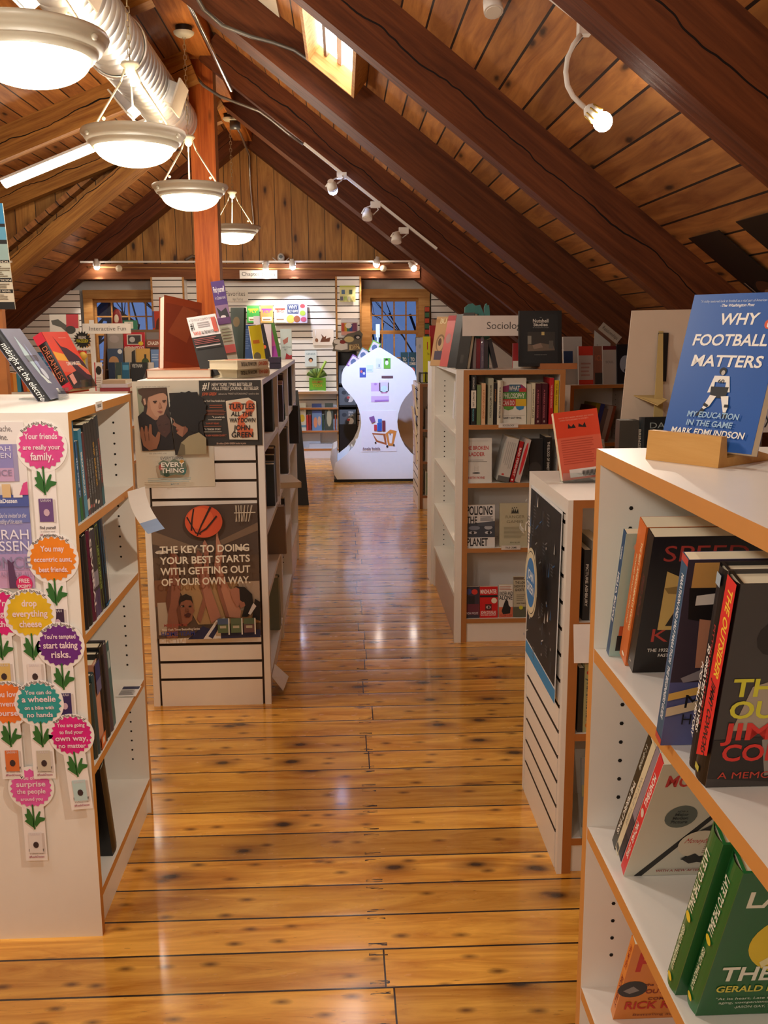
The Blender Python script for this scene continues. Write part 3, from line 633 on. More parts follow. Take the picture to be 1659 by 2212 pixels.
# ================================================================ books
def cover_items(front): return list(front or [])
def book(mx, w, h, t, color, label, front=(), spine=(), back=(), sc=None, bc=None, hard=False, group=None, lite=False, name='book', pages=None, rough=.38, cat='book'):
    """mx: frame with the back cover at x=0, the front cover at x=t, spine at y=0, fore edge at y=w"""
    cm = flat(color, rough, .05); sm = flat(sc, rough, .05) if sc else cm; bm = flat(bc, rough, .05) if bc else cm; pg = flat(pages, .8, .06) if pages else PAGES
    b = .003 if hard else .0008; ov = .004 if hard else .0
    if lite:
        mb = MB(); mb.box(0, t, 0, w, 0, h, pg, {'u+': cm, 'u-': bm, 'v-': sm})
        mb.art((0, 0, h), (0, 0, -h), (t, 0, 0), spine, .0004); mb.art((t, 0, 0), (0, w, 0), (0, 0, h), front, .0004)
        o = mb.build(name, mx=mx); return tag(o, label, cat, group)
    r = root(name, label, cat, mx, group)
    mb = MB(); mb.box(0, b, 0, w, 0, h, bm); mb.box(t - b, t, 0, w, 0, h, cm)
    if hard:
        n = 6; k = [(b*.5 + (t - b)*i/n, -.004*math.sin(math.pi*i/n), 0) for i in range(n + 1)]
        for i in range(n): mb.face([k[i], k[i + 1], (k[i + 1][0], k[i + 1][1], h), (k[i][0], k[i][1], h)], sm, True)
        mb.face([(b, .004, h), (t - b, .004, h), (t - b, .0, h), (b, .0, h)], sm)
    else: mb.box(b, t - b, 0, .0012, 0, h, sm)
    mb.art((0, -.0045 if hard else 0, h), (0, 0, -h), (t, 0, 0), spine)
    mb.art((t, 0, 0), (0, w, 0), (0, 0, h), front); mb.art((0, w, 0), (0, -w, 0), (0, 0, h), back)
    mb.build('cover', r)
    mb = MB(); mb.box(b, t - b, .0015, w - ov, ov, h - ov, pg); mb.build('pages', r)
    return r
ORD = 'first second third fourth fifth sixth seventh eighth ninth tenth eleventh twelfth thirteenth fourteenth'.split()
def row(F, x, z, y, phrase, items, group=None, lite=False, gap=.0012, rgroup=None):
    """stand books side by side on a shelf of frame F; items: (t, h, w, colour, description, kw)"""
    for i, it in enumerate(items):
        t, h, w, c, d = it[:5]; kw = dict(it[5]) if len(it) > 5 else {}
        ln = math.radians(kw.pop('lean', 0)); dx = kw.pop('dx', 0); dy = kw.pop('dy', 0); ph = kw.pop('ph', phrase)
        x += dx; up = t*math.sin(ln) if ln > 0 else 0
        mx = F @ TR(x, y + dy, z + up + .0005) @ RY(math.degrees(ln))
        book(mx, w, h, t, c, (d + ' ' + ph), group=group, lite=lite, **kw); x += t/math.cos(ln) + gap
    return x
def face_out(px0, px1, pyt, pyb, Y, t, color, label, front=(), tilt=8, group=None, lite=True, zb=None, **kw):
    """a book standing with its cover to the aisle's near end: edges read off on the plane y=Y"""
    a = onY(px0, pyb, Y); b = onY(px1, pyb, Y); c = onY(px0, pyt, Y); z = a.z if zb is None else zb
    w = b.x - a.x; h = (c.z - z)/math.cos(math.radians(tilt))
    mx = TR(a.x, Y, z) @ RX(-tilt) @ TR(0, t, 0) @ RZ(-90)
    return book(mx, w, h, t, color, label, front, group=group, lite=lite, **kw)
def card(name, label, cat, O, U, V, color, items, th=.001, group=None, back=None, bend=None):
    """sheet of paper or board: O lower-left corner as its printed side is read"""
    O, U, V = Vector(O), Vector(U), Vector(V); n = U.cross(V).normalized(); mb = MB()
    mb.obox(O - n*th, U, V, n*th, flat(color, .5, .02), {'w-': flat(back or color, .5, .02)}); mb.art(O, U, V, items, .0003 if O.y < 3 else .0008)
    o = mb.build(name); return tag(o, label, cat, group)
def cardY(name, label, cat, px0, px1, pyt, pyb, Y, color, items, **kw):
    a = onY(px0, pyb, Y); b = onY(px1, pyb, Y); c = onY(px0, pyt, Y)
    return card(name, label, cat, (a.x, Y, a.z), (b.x - a.x, 0, 0), (0, 0, c.z - a.z), color, items, **kw)
# ================================================================ near right bookcase: books facing the aisle
def fb(X, Y, z, t, h, w, lean, color, label, **kw):
    up = t*math.sin(math.radians(lean)); mx = FF @ TR(1.451 - Y, X - .39, z + up + .0006) @ RY(lean)
    return book(mx, w, h, t, color, label, **kw)
Z1, Z2, Z3, Z4 = 1.053, .747, .45, .12
fb(.403, 1.400, Z1, .016, .216, .165, 17, 'a9c4ba', 'thin pale teal paperback with navy spine, leftmost on the upper right shelf', sc='1f4a72',
   spine=[T('HELLO, BICYCLE', .52, .28, .42, 'f2f2ee', .40), T('KRAMER', .17, .3, .28, 'dfe6ea', .1)],
   front=[('e', .30, .78, .05, .04, 'd8a83a'), ('p', [(.10, .70), (.2, .82), (.35, .74), (.3, .64), (.16, .62)], '1f5a3a'), ('e', .18, .9, .1, .05, 'e8b49a'), ('e', .15, .57, .05, .035, 'd99b3a'), ('e', .12, .45, .02, .015, '3a4a46'), ('r', .05, .05, .14, .18, '221d1c'), ('r', .06, .18, .12, .26, 'c65a30')])
fb(.416, 1.373, Z1, .0315, .236, .19, 17, 'cf6a28', 'thick burnt-orange spine paperback on the upper right shelf, between teal and black ones', spine=[T('THE BEST AMERICAN', .3, .66, .2, 'ecd9a8', .36), T('SPORTS WRITING', .6, .66, .2, 'ecd9a8', .3), T('HOWARD BRYANT / GLENN STOUT', .48, .28, .15, 'ead2a0', .5), ('e', .95, .5, .012, .2, 'efe3cc')])
fb(.418, 1.338, Z1, .026, .228, .165, 17, '17100e', 'black book with thin red capitals and a gold photo on the upper right shelf', sc='1b1412', hard=False, rough=.3,
   front=[T('SPEED', .47, .83, .11, 'a33328', .74, 0), T('KINGS', .47, .24, .10, 'b23a2c', .74, 0), ('p', [(.16, .76), (.62, .60), (.62, .33), (.16, .33)], 'c9a95e'), ('p', [(.16, .64), (.35, .66), (.5, .58), (.2, .6)], '8d7238'), ('p', [(.22, .36), (.3, .5), (.45, .52), (.6, .45), (.6, .36)], '201a12'), ('p', [(.28, .44), (.4, .48), (.5, .42), (.36, .4)], '8c7a45'),
          T('THE 1932 WINTER OLYMPICS AND THE', .5, .165, .024, 'd8d0c4', .8), T('FASTEST MEN IN THE WORLD', .5, .125, .024, 'd8d0c4', .6), T('ANDY BULL', .5, .06, .04, 'c98a4a', .4)], spine=[T('SPEED KINGS', .45, .3, .35, '5a2a22', .3), T('A', .95, .25, .3, 'cfc4b4', .02)])
fb(.378, 1.085, Z1, .020, .252, .19, 13.3, '5a5f92', 'purple-blue paperback with a runner\'s bare legs standing at the shelf front', sc='2c5878',
   front=[('r', 0, .36, 1, 1, '3a3140'), ('r', .04, .83, .62, .985, 'c79a58'), ('p', [(.03, .86), (.62, .86), (.72, .62), (.5, .60), (.42, .70), (.30, .66), (.05, .70)], '151216'), ('p', [(.08, .82), (.28, .84), (.28, .78), (.08, .77)], 'd9d6d2'), ('p', [(.12, .70), (.30, .68), (.26, .52), (.24, .44), (.14, .44), (.13, .56)], 'b9846a'), ('p', [(.46, .62), (.60, .60), (.58, .46), (.52, .44)], 'a97258'), ('p', [(.06, .385), (.26, .46), (.22, .38), (.08, .36)], '8d8890'), ('p', [(.5, .46), (.62, .47), (.6, .42), (.46, .41)], '8a7f86'),
          ('p', [(0, .30), (1, .50), (1, .44), (0, .26)], 'e0b860'), ('p', [(0, .22), (1, .42), (1, .37), (0, .17)], 'd9c8a8'), T('MARATHON', .52, .22, .075, '14121c', .84, 0), T('HALF MARATHON', .52, .125, .06, '14121c', .84, 0), T('THE BEGINNERS GUIDE', .5, .065, .026, 'b9b6c8', .6)],
   spine=[T('MARATHON AND HALF MARATHON  THE BEGINNERS GUIDE', .48, .32, .36, 'dfe4ea', .78), ('r', .0, 0, .035, 1, 'b8453a'), ('r', .965, 0, 1, 1, 'b8453a')])
fb(.396, 1.018, Z1, .026, .254, .17, 12, '14161c', 'black hardback with slanted white two-line spine title on the upper right shelf', sc='13151b', hard=True,
   spine=[T('50 GREATEST PLAYERS', .58, .52, .24, 'f0eee8', .44, 1, .2), T('FOOTBALL HISTORY', .66, .16, .22, 'f0eee8', .38, 1, .2), T('PITTSBURGH STEELERS', .5, .8, .16, 'a02a2c', .5), ('r', .03, .3, .085, .75, '9fb0bd')])
fb(.392, .990, Z1, .034, .252, .175, 13, '3f3a38', 'thick memoir with red banner down the spine and giant yellow-green capitals', sc='14100f', hard=True,
   spine=[('p', [(.0, .30), (.90, .22), (.83, 1), (.0, 1)], 'd8261f'), T('THE OUTSIDER', .25, .52, .34, 'f2c838', .42, 1, .15), T('JIMMY CONNORS', .67, .50, .30, '241210', .36, 1, .15), ('r', .93, .3, .96, .6, 'b9b04a')],
   front=[('e', .55, .85, .28, .12, '5d5650', 14), ('e', .8, .7, .2, .1, '6e655c', 14), ('e', .25, .75, .1, .08, '241f1e', 12), ('p', [(.1, .30), (.18, .52), (.42, .58), (.5, .45), (.45, .3)], 'a99c8a'), ('p', [(0, .05), (.5, .02), (1, .05), (1, .3), (0, .25)], '2b2624'), ('p', [(.3, .25), (.55, .32), (.6, .1), (.36, .06)], '8f8880'),
          T('THE', .06, .475, .085, 'd4cf3a', .36, 1, 0, 'l'), T('OUTSIDER', .06, .365, .085, 'd4cf3a', .9, 1, 0, 'l'), T('JIMMY', .06, .255, .085, 'd6332a', .62, 1, 0, 'l'), T('CONNORS', .06, .145, .085, 'd6332a', .88, 1, 0, 'l'), T('A MEMOIR', .06, .05, .035, 'c2412f', .42, 0, 0, 'l')])
fb(.415, 1.366, Z2, .0165, .285, .15, 31, '1e241a', 'dark green paperback with white slanted spine capitals, leftmost on the second right shelf', spine=[T('S. C. GWYNNE', .16, .3, .36, 'c9ccc0', .2), T('THE PERFECT PASS', .62, .28, .46, 'f0f0e6', .5)])
fb(.415, 1.347, Z2, .0135, .285, .15, 31, 'd8cfae', 'slim cream paperback with thin grey spine letters on the second right shelf', spine=[T('WAY OUT THERE', .5, .3, .42, '8d8a80', .44, 0), ('r', .93, .1, .98, .9, '4a4a44')])
fb(.415, 1.330, Z2, .0145, .285, .15, 31, '4a4456', 'dusky purple paperback between cream and white ones on the second right shelf', sc='8a8292', spine=[('r', .6, 0, 1, 1, '3a3440'), ('r', .78, 0, .99, 1, '22202a')])
fb(.415, 1.312, Z2, .0125, .285, .15, 31, '2c2f55', 'narrow white-topped navy paperback beside the red baseball book', sc='eceae4', spine=[T('THE NEW KID WATKINS', .45, .28, .46, '26232a', .6), ('r', .72, 0, 1, 1, '2c2f55'), T('RUSSELL', .85, .3, .4, 'a08fc0', .18)])
fb(.408, 1.294, Z2, .0185, .285, .15, 30, 'd5d2c4', 'grey paperback with bright red spine and a baseball on its cover', sc='d42a34', rough=.45,
   spine=[T('MONEYBALL', .26, .28, .5, 'f6efe6', .26, 1, .15), ('e', .45, .5, .03, .28, 'd9c9b8'), T('MICHAEL LEWIS', .70, .28, .42, 'f6efe6', .32, 1, .15)],
   front=[('p', [(.1, 0), (.18, 0), (.82, .72), (.8, .76)], '14120f'), T('MONEYBALL', .5, .82, .09, 'c9302c', .84), ('e', .34, .56, .15, .098, '5f6862'), T('NOW A', .34, .60, .016, '1e211f', .1), T('Major', .34, .57, .024, '1e211f', .13), T('Motion', .34, .538, .024, '1e211f', .15), T('Picture', .34, .505, .024, '1e211f', .16),
          ('p', [(.55, .42), (.8, .56), (1, .55), (1, .18), (.75, .12), (.5, .16), (.62, .26)], '171412'), ('e', .62, .31, .2, .125, 'e2d6c0', 28), T('Moneyball', .60, .32, .045, 'c83a34', .27, 0, .3), ('l', .68, .22, .78, .38, 9, 'a8917a'), ('p', [(.5, .17), (.62, .22), (.75, .15), (.6, .12)], '1b1714'), T('WITH A NEW AFTERWORD', .6, .045, .022, 'a2443c', .6)])
def late(X, Y, lean, label):
    fb(X, Y, Z2, .031, .286 if Y > 1.03 else .266, .17, lean, '17602e', label, hard=True, sc='1a6b33', group='two copies of the green tennis memoir', rough=.3,
       spine=[T('LATE TO THE BALL', .30, .30, .36, 'e6ecd8', .38), ('e', .52, .5, .022, .22, 'e0c832'), T('GERALD MARZORATI', .74, .34, .22, 'dce8c8', .30), ('e', .94, .5, .018, .2, 'e0c832')],
       front=[T('LATE TO', .5, .78, .10, 'e6e8da', .84), ('e', .62, .53, .42, .235, 'e0c428', 36), ('e', .95, .52, .32, .27, 'c99a22', 30), ('p', [(.47, .735), (.50, .755), (.58, .66), (.56, .52), (.34, .36), (.31, .40), (.50, .54), (.53, .65)], 'e8e0a8'), T('THE BALL', .5, .27, .10, 'e8eadc', .84), T('GERALD MARZORATI', .5, .185, .045, 'd9cf52', .84), T('"At its heart, Late to the Ball is a story of', .5, .125, .018, 'dfe6d2', .8, 0), T('aging, companionship and the power of', .5, .095, .018, 'dfe6d2', .74, 0), T('-JASON GAY, The Wall Street Journal', .55, .06, .018, 'dfe6d2', .6, 0),
              T('Age', .75, .44, .03, '3b3a14', .1, 0), T('A', .72, .56, .03, '3b3a14', .04, 0)])
late(.396, 1.048, 22.5, 'left of the two green tennis hardbacks, leaning with pages against it')
late(.408, 1.012, 22, 'right of the two green tennis hardbacks, its big yellow ball in view')
fb(.423, 1.360, Z3, .016, .215, .145, 24, 'd9822c', 'orange paperback with heavy red capitals at the bottom right corner', sc='e08a34', spine=[T('FROM HELL', .22, .3, .45, 'a83020', .3), T('RICK REILLY', .66, .3, .5, '8a2418', .4)],
   front=[T('HELL', .5, .66, .24, 'c2281c', .86), ('e', .12, .42, .16, .11, '2d2a2c'), ('p', [(.02, .40), (.12, .46), (.2, .40), (.1, .36)], '8a8484'), T('the WORLDS MOST', .55, .46, .035, '6a2014', .6), T('OUTRAGEOUS', .58, .36, .055, '8a2418', .62), T('COMPETITIONS', .6, .27, .035, '7a2014', .56), T('RICK REILLY', .52, .15, .10, 'c2281c', .88), T('Bestselling author', .5, .05, .03, '7a3018', .6, 0)])
# wedge holder and the blue football book on top of it
FWG = TR(.426, 1.323, 1.3677) @ RZ(-54.6)
WOODB = beam_wood('bamboo', 'c08c48', 'd8aa68', False, .45)
r = root('wedge_book_stand', 'wooden wedge holding the blue book on the near right bookcase', 'book stand', FWG)
mb = MB(); mb.prism([(0, 0, 0), (0, .004, .041), (0, .016, .041), (0, .020, .012), (0, .038, .012), (0, .042, .028), (0, .132, .006), (0, .135, 0)], (.116, 0, 0), WOODB); mb.build('wedge', r)
bk = FWG @ TR(.008, .0195, .020) @ RX(-17) @ TR(0, .016, 0) @ RZ(-90)
PL = 'f4f2ea'
book(bk, .142, .218, .015, '1d57a8', 'bright blue paperback with big white slanted capitals standing in a wooden wedge', rough=.35, front=[
    T('"A richly textured look at football as a vital part of American culture."', .5, .945, .016, 'c8d8ea', .82, 0, .1), T('-The Washington Post', .5, .915, .018, 'eef2f4', .36, 1, .2),
    T('WHY', .55, .80, .072, PL, .40, 1, .12), T('FOOTBALL', .50, .665, .072, PL, .80, 1, .12), T('MATTERS', .52, .53, .072, PL, .76, 1, .12),
    ('e', .875, .80, .042, .030, 'd8562c'), ('p', [(.860, .785), (.863, .805), (.875, .822), (.887, .805), (.890, .785), (.875, .778)], 'f6efe6'),
    ('p', [(.44, .47), (.60, .47), (.64, .37), (.58, .365), (.58, .43), (.46, .43), (.46, .365), (.40, .36)], 'f0eee6'), ('e', .52, .50, .038, .025, '15161a'), ('e', .525, .49, .02, .016, 'b9b2a8'), ('p', [(.43, .40), (.62, .40), (.61, .33), (.44, .33)], '15161a'), T('60', .525, .425, .022, '22242a', .07), ('p', [(.44, .345), (.51, .34), (.46, .275), (.40, .25), (.385, .26)], 'f0eee6'), ('p', [(.56, .34), (.64, .345), (.66, .28), (.65, .24), (.62, .24)], 'f0eee6'),
    ('p', [(.385, .26), (.42, .25), (.37, .21), (.33, .205)], '15161a'), ('p', [(.62, .24), (.66, .24), (.68, .205), (.62, .205)], '15161a'), ('p', [(.40, .295), (.45, .28), (.44, .265), (.39, .275)], '15161a'), ('p', [(.62, .29), (.665, .29), (.665, .272), (.62, .272)], '15161a'),
    T('MY EDUCATION', .52, .20, .036, '9cc4e6', .56, 1, .12), T('IN THE GAME', .50, .145, .036, '9cc4e6', .50, 1, .12), T('MARK EDMUNDSON', .50, .085, .040, PL, .80, 1, .12)])

# ================================================================ near left bookcase
YA = 2.2625
def arc_text(mb, txt, c, r, a0, a1, size, color, y):
    adv = sum(GLY[(1, q)][2] for q in txt); pos = 0; mi = mb.m(flat(color))
    for q in txt:
        vs, fs, ad = GLY[(1, q)]; a = math.radians(a0 + (a1 - a0)*(pos + ad/2)/adv); b0 = len(mb.v); sx = abs(math.radians(a1 - a0))*r/adv
        ca, sa = math.cos(a), math.sin(a)
        for vx, vy in vs:
            lx, ly = (vx - ad/2)*sx, vy*size; mb.v.append((c.x + r*ca + lx*sa + ly*ca, y, c.z + r*sa - lx*ca + ly*sa))
        for f in fs: mb.f.append(tuple(b0 + i for i in f)); mb.mi.append(mi); mb.sm.append(False)
        pos += ad
def flower(px, py, rpx, color, lines, book_c, label, lay, tilt=0, tail=190, tc='f0d8e0', arc=True):
    c = onY(px, py, YA); k = .0012; R = rpx*k; y = YA - .0012*lay; th = .0008; wmat = flat('efe9e6', .45, .02); tl = math.radians(tilt)
    r = root('flower_bookmark', label, 'bookmark', (c.x, YA, c.z), 'flower bookmarks on the end panel')
    mb = MB(); n = 30; out = R*1.16
    # the white die-cut card: disc on top of a strip
    d = Vector((math.sin(tl), 0, -math.cos(tl))); e = Vector((math.cos(tl), 0, math.sin(tl)))
    mb.prism([(c.x + out*math.cos(6.2832*j/n), y, c.z + out*1.02*math.sin(6.2832*j/n)) for j in range(n)], (0, th, 0), wmat)
    O = Vector((c.x, y + .0002, c.z)) + d*R*.9; hw = .027; T_ = (tail - rpx*.9)*k
    mb.prism([O - e*hw, O + e*hw, O + e*hw + d*T_, O - e*hw + d*T_], (0, th, 0), wmat)
    mb.v = [(v[0], v[1], v[2]) for v in mb.v]
    A = Vector((c.x - R, y - .0003, c.z - R)); its = [('f', .5, .5, R, color)]
    nl = len(lines)
    for i, (s, h, w) in enumerate(lines): its.append(T(s, .5, .5 + (nl/2 - i - .75)*(.24 if nl < 4 else .19), h*(1 if nl < 4 else .9), tc, w))
    mb.art(A, (2*R, 0, 0), (0, 0, 2*R), its, .00035)
    if arc: arc_text(mb, 'Read this book if...', Vector((c.x, 0, c.z)), R*1.02, 142, 40, .011, '6b625e', y - .0003)
    G = '2f6b30'; B0 = c + d*(R*1.0) - e*.027; L_ = d*-.075
    # stem with two leaves, small pictured book, caption
    q = lambda u, v: B0 + e*(.054*u) + d*(.001 + .062*v)
    for pts in ([(.46, -.1), (.54, -.1), (.56, 1), (.48, 1)], [(.5, .5), (.34, .12), (.22, .05), (.22, .3), (.1, .32), (.2, .55), (.08, .62), (.3, .8), (.5, .95)], [(.54, .75), (.62, .45), (.78, .2), (.86, .22), (.78, .45), (1.05, .5), (1.0, .62), (.8, .68), (.6, .9)]):
        mb.face([(q(u, v).x, y - .0012, q(u, v).z) for u, v in pts], flat(G, .5, .25))
    B1 = c + d*(R + .066 + .062) - e*.016
    mb.art((B1.x, y - .0003, B1.z), tuple(e*.036), tuple(d*-.056), [('r', .88, -.04, 1.08, .96, 'cfc5c0'), ('r', 0, 0, .92, 1, book_c)] + [T('SARAH', .46, .86, .12, 'd8cfd6', .7, 0), ('e', .48, .4, .2, .16, '3a2a2c' if book_c[0] > '6' else 'c8a8b8', 9)], .0003)
    B2 = c + d*(tail*k) - e*.02
    mb.art((B2.x, y - .0003, B2.z), tuple(e*.042), tuple(d*-.036), [T('Find yourself', .5, .72, .20, '5a5052', .9), T('in a Dessen novel', .5, .5, .11, '7a6f70', .8, 0), T('#ReadsDessen', .5, .24, .16, 'b07080', .9)], .0003)
    mb.build('bookmark_card', r, True)
flower(90, 965, 43, 'd8458f', [('Your friends', .13, .74), ('are really your', .11, .84), ('family.', .17, .52)], '6a4a80', 'pink flower bookmark at the top of the white end panel', 1, 0, 186)
flower(115, 1207, 44, 'ea8418', [('You may', .13, .52), ('eccentric aunt,', .11, .86), ('best friends.', .12, .66)], '3a2340', 'orange flower bookmark touching the panel edge, second from the top', 2, 0, 190)
flower(-2, 1325, 45, 'd81a78', [("You're", .14, .5), ('falling in', .13, .6), ('another', .13, .6)], 'd9b86a', 'magenta flower bookmark cut off by the left picture edge', 3, 0, 186)
flower(66, 1325, 45, 'e2b81c', [('drop', .15, .34), ('everything', .15, .78), ('cheese', .15, .5)], 'e6dcd8', 'yellow flower bookmark in the middle of the white end panel', 4, 0, 186)
flower(132, 1393, 42, '6a2382', [("You're tempted", .11, .76), ('start taking', .16, .82), ('risks.', .17, .48)], '35245a', 'purple flower bookmark near the panel edge, below the yellow one', 5, 0, 186)
flower(18, 1518, 42, 'e8762a', [('you love', .15, .6), ('reinventing', .14, .84), ('yourself', .14, .7)], 'd8743a', 'orange-red flower bookmark at the left picture edge with penguin-dark book picture', 6, 0, 166)
flower(87, 1517, 43, '2a9a98', [('You can do', .11, .62), ('a wheelie', .16, .8), ('on a bike with', .10, .7), ('no hands', .13, .62)], 'c9bfae', 'teal flower bookmark in the lower middle of the white end panel', 7, 0, 166)
flower(157, 1585, 40, 'd41a7e', [('You are going', .11, .7), ('to find your', .11, .6), ('own way,', .16, .84), ('no matter', .13, .7)], 'b8d4d6', 'magenta flower bookmark overhanging the right edge of the end panel', 8, 4, 166)
flower(69, 1700, 41, 'dc5aa8', [('You often', .11, .5), ('surprise', .16, .74), ('the people', .14, .72), ('around you', .10, .56)], 'e2dcda', 'lowest flower bookmark, pink, hanging alone under the others', 5, 0, 166, arc=False)
# big poster of the same novel
O = onY(-60, 1272, YA - .001); U = onY(76, 1268, YA - .001) - O; V = onY(-58, 1094, YA - .001) - O
card('novel_poster', 'lilac novel poster at the left picture edge with a round free-excerpt sticker', 'poster', O, (U.x, 0, 0), (0, 0, V.z), '8f8cc2', [('r', 0, 0, 1, .22, 'c49ac0'), ('r', 0, .22, 1, .42, 'b096c4'), ('r', 0, .80, 1, 1, '6a74b4'), T("You're invited to the", .72, .86, .055, 'e8e4f2', .44, 0, .3), T('wedding of the season.', .68, .79, .055, 'e8e4f2', .40, 0, .3), T('SARAH', .98, .60, .12, 'ece8f6', .72, 0, 0, 'r'), T('DESSEN', .98, .46, .12, 'ece8f6', .78, 0, 0, 'r'), T('ONCE', .97, .25, .14, '8a86a8', .66, 0, 0, 'r'), T('AND FOR ALL', .97, .145, .06, 'a78fb4', .5, 0, 0, 'r'), ('p', [(.60, 0), (.75, 0), (.68, .3), (.72, .34), (.66, .32), (.6, .36)], '5a3a5e'), ('e', .84, .06, .13, .10, 'd42a6a'), T('FREE', .84, .07, .05, 'f6e4ea', .17), T('EXCERPT!', .84, .01, .035, 'f6e4ea', .21)])
O = onY(-60, 1095, YA - .0006); U = onY(64, 1095, YA - .0006) - O; V = onY(-58, 912, YA - .0006) - O
card('novel_flyer', 'white flyer with a pictured lilac book above the novel poster at left', 'poster', O, (U.x, 0, 0), (0, 0, V.z), 'e6e0de', [T('The heartache,', .80, .89, .07, '6a6468', .62, 0, 0, 'r'), T('the One.', .72, .79, .07, '6a6468', .36, 0, 0, 'r'), ('r', .2, .30, .86, .74, '9d94b8'), ('r', .2, .30, .78, .74, '8c86c0'), ('r', .2, .30, .78, .46, 'c3a0c4'), T('SARAH', .76, .66, .06, 'dcd8ee', .5, 0, 0, 'r'), T('DESSEN', .76, .58, .06, 'dcd8ee', .54, 0, 0, 'r'), T('ONCE', .75, .37, .07, '8a7f9e', .46, 0, 0, 'r'), ('r', 0, 0, 1, .14, '4a5aa0'), T('#ReadadaDessen', .80, .045, .05, 'e8e8f4', .6, 1, 0, 'r'), ('r', .55, .11, .70, .27, 'd8b88a'), ('r', .74, .11, .90, .27, 'e8e0de'), ('p', [(.85, .14), (1, .14), (1, .3), (.93, .28)], 'd4488a')])
# books standing on the four shelves
GA = 'dark-spined novels in the near left bookcase'
def sp(s, c, h=.45, w=.6, u=.5): return [T(s, u, .3, h, c, w)]
row(FA, .052, 1.085, .008, "on the near left bookcase\'s top shelf", [
    (.030, .255, .17, '2e6a86', 'tall teal-blue book, first', dict(lean=-4)), (.022, .20, .14, '1f5a8c', 'blue and green paperback with pale script, second', dict(spine=sp('the true tree', 'cfe0ea') + [('r', .7, 0, 1, 1, '2f6a34')], lean=-6)), (.016, .2, .14, '1c3a30', 'thin dark green paperback', dict(lean=-6)),
    (.030, .225, .15, '3f88a8', 'light blue hardback with white block capitals', dict(spine=sp('BREAKTHROUGH', 'f0e8dc', .4, .5, .5), lean=-6)), (.022, .215, .14, '5a2024', 'maroon and white spine paperback', dict(spine=[('r', .8, 0, .93, 1, 'd8cfc0')], lean=-7)),
    (.022, .235, .14, '282a2c', 'first charcoal paperback of a matching run', dict(spine=sp('THE LAST OF AWAY', '9aa0a0', .4, .45, .6) + [('e', .92, .5, .02, .3, 'c86a6a')], lean=-7)), (.022, .235, .14, '26282a', 'second charcoal paperback of a matching run', dict(spine=sp('A STORY AWAY', '9aa0a0', .4, .4, .6) + [('e', .93, .5, .02, .3, 'c88a7a')], lean=-7)), (.022, .235, .14, '2a2a2a', 'third charcoal paperback of a matching run', dict(spine=sp('LOST DAYS', '8a9090', .4, .4, .6) + [('e', .9, .5, .025, .35, 'e8e4dc')], lean=-7)),
    (.026, .24, .15, '202224', 'black paperback with amber capitals', dict(spine=sp('SHIP BREAKER', 'c89a3a', .45, .5, .5) + [('e', .93, .5, .02, .35, 'e8e0d0')], lean=-7)), (.026, .24, .15, '2a2c2e', 'dark grey paperback with pale capitals', dict(spine=sp('THE BREAKER', 'a8aca8', .4, .4, .5), lean=-7)), (.024, .245, .15, '25333a', 'dark slate paperback with red and teal title, rightmost', dict(spine=sp('DROWNED CITIES', 'b0584a', .45, .5, .5) + [('r', .8, 0, 1, 1, '3a6a72')], lean=-7))], GA)
row(FA, .062, .81, .008, "on the near left bookcase\'s second shelf", [
    (.026, .24, .16, '15161a', 'plain black hardback at the left end', dict(hard=True, lean=-5)), (.042, .24, .16, '1d1e1f', 'fat black ribbed hardback', dict(hard=True, lean=-5)), (.034, .245, .16, '5a1f38', 'maroon hardback with white scrawled letters', dict(hard=True, spine=sp('SEVERAL', 'e8dcd8', .5, .8), lean=-5)), (.026, .235, .15, '3c3a42', 'first grey-violet hardback with a misty band', dict(spine=[('r', .48, 0, .66, 1, '9a94a0'), ('r', .7, 0, 1, 1, '5a4a6a')], lean=-6)), (.026, .235, .15, '35333c', 'second grey-violet hardback with a misty band', dict(spine=[('r', .48, 0, .66, 1, '8f8a98'), ('r', .7, 0, 1, 1, '503f66')], lean=-6)),
    (.030, .245, .16, '131512', 'black book framed in lime green', dict(spine=[('r', .02, .08, .98, .14, '9ab03a'), ('r', .02, .86, .98, .92, '9ab03a'), ('r', .02, .08, .03, .92, '9ab03a'), T('LIES OF DREAMS', .5, .3, .35, 'a8c060', .5)], lean=-6)), (.055, .262, .17, '10222e', 'huge dark blue hardback with bright blue border, rightmost', dict(hard=True, spine=[('r', .02, .05, .98, .08, '2f7ab0'), ('r', .02, .92, .98, .95, '2f7ab0'), ('r', .96, .05, .98, .95, '2f7ab0'), T('COLLECTED', .45, .35, .25, '3a6a8a', .4)], lean=-6))], GA)
row(FA, .068, .46, .008, "on the near left bookcase\'s third shelf", [
    (.026, .21, .15, '2a3a36', 'dark green hardback at the left end', dict(hard=True, lean=-5)), (.026, .225, .15, '2d4a50', 'dull teal hardback', dict(hard=True, lean=-5)), (.045, .245, .16, 'c9927a', 'fat hardback fading from navy to peach', dict(hard=True, spine=[('r', 0, 0, .2, 1, '2a3470'), ('r', .2, 0, .35, 1, '6a6a92'), ('r', .85, 0, 1, 1, 'd8743a'), ('r', .88, .3, .95, .7, 'e8dccc')], lean=-5)), (.026, .26, .16, '16171a', 'tall black hardback', dict(hard=True, lean=-6)), (.04, .27, .17, '1b1c20', 'fat tall black hardback', dict(hard=True, spine=[('l', .1, .2, .9, .8, 3, '33353a')], lean=-6)), (.032, .265, .16, '4a4450', 'grey-mauve hardback', dict(hard=True, lean=-7)), (.028, .255, .16, '2f6a70', 'teal hardback with white marks, rightmost', dict(spine=[('r', .1, .2, .3, .8, 'b0c4c4')], lean=-7))], GA)
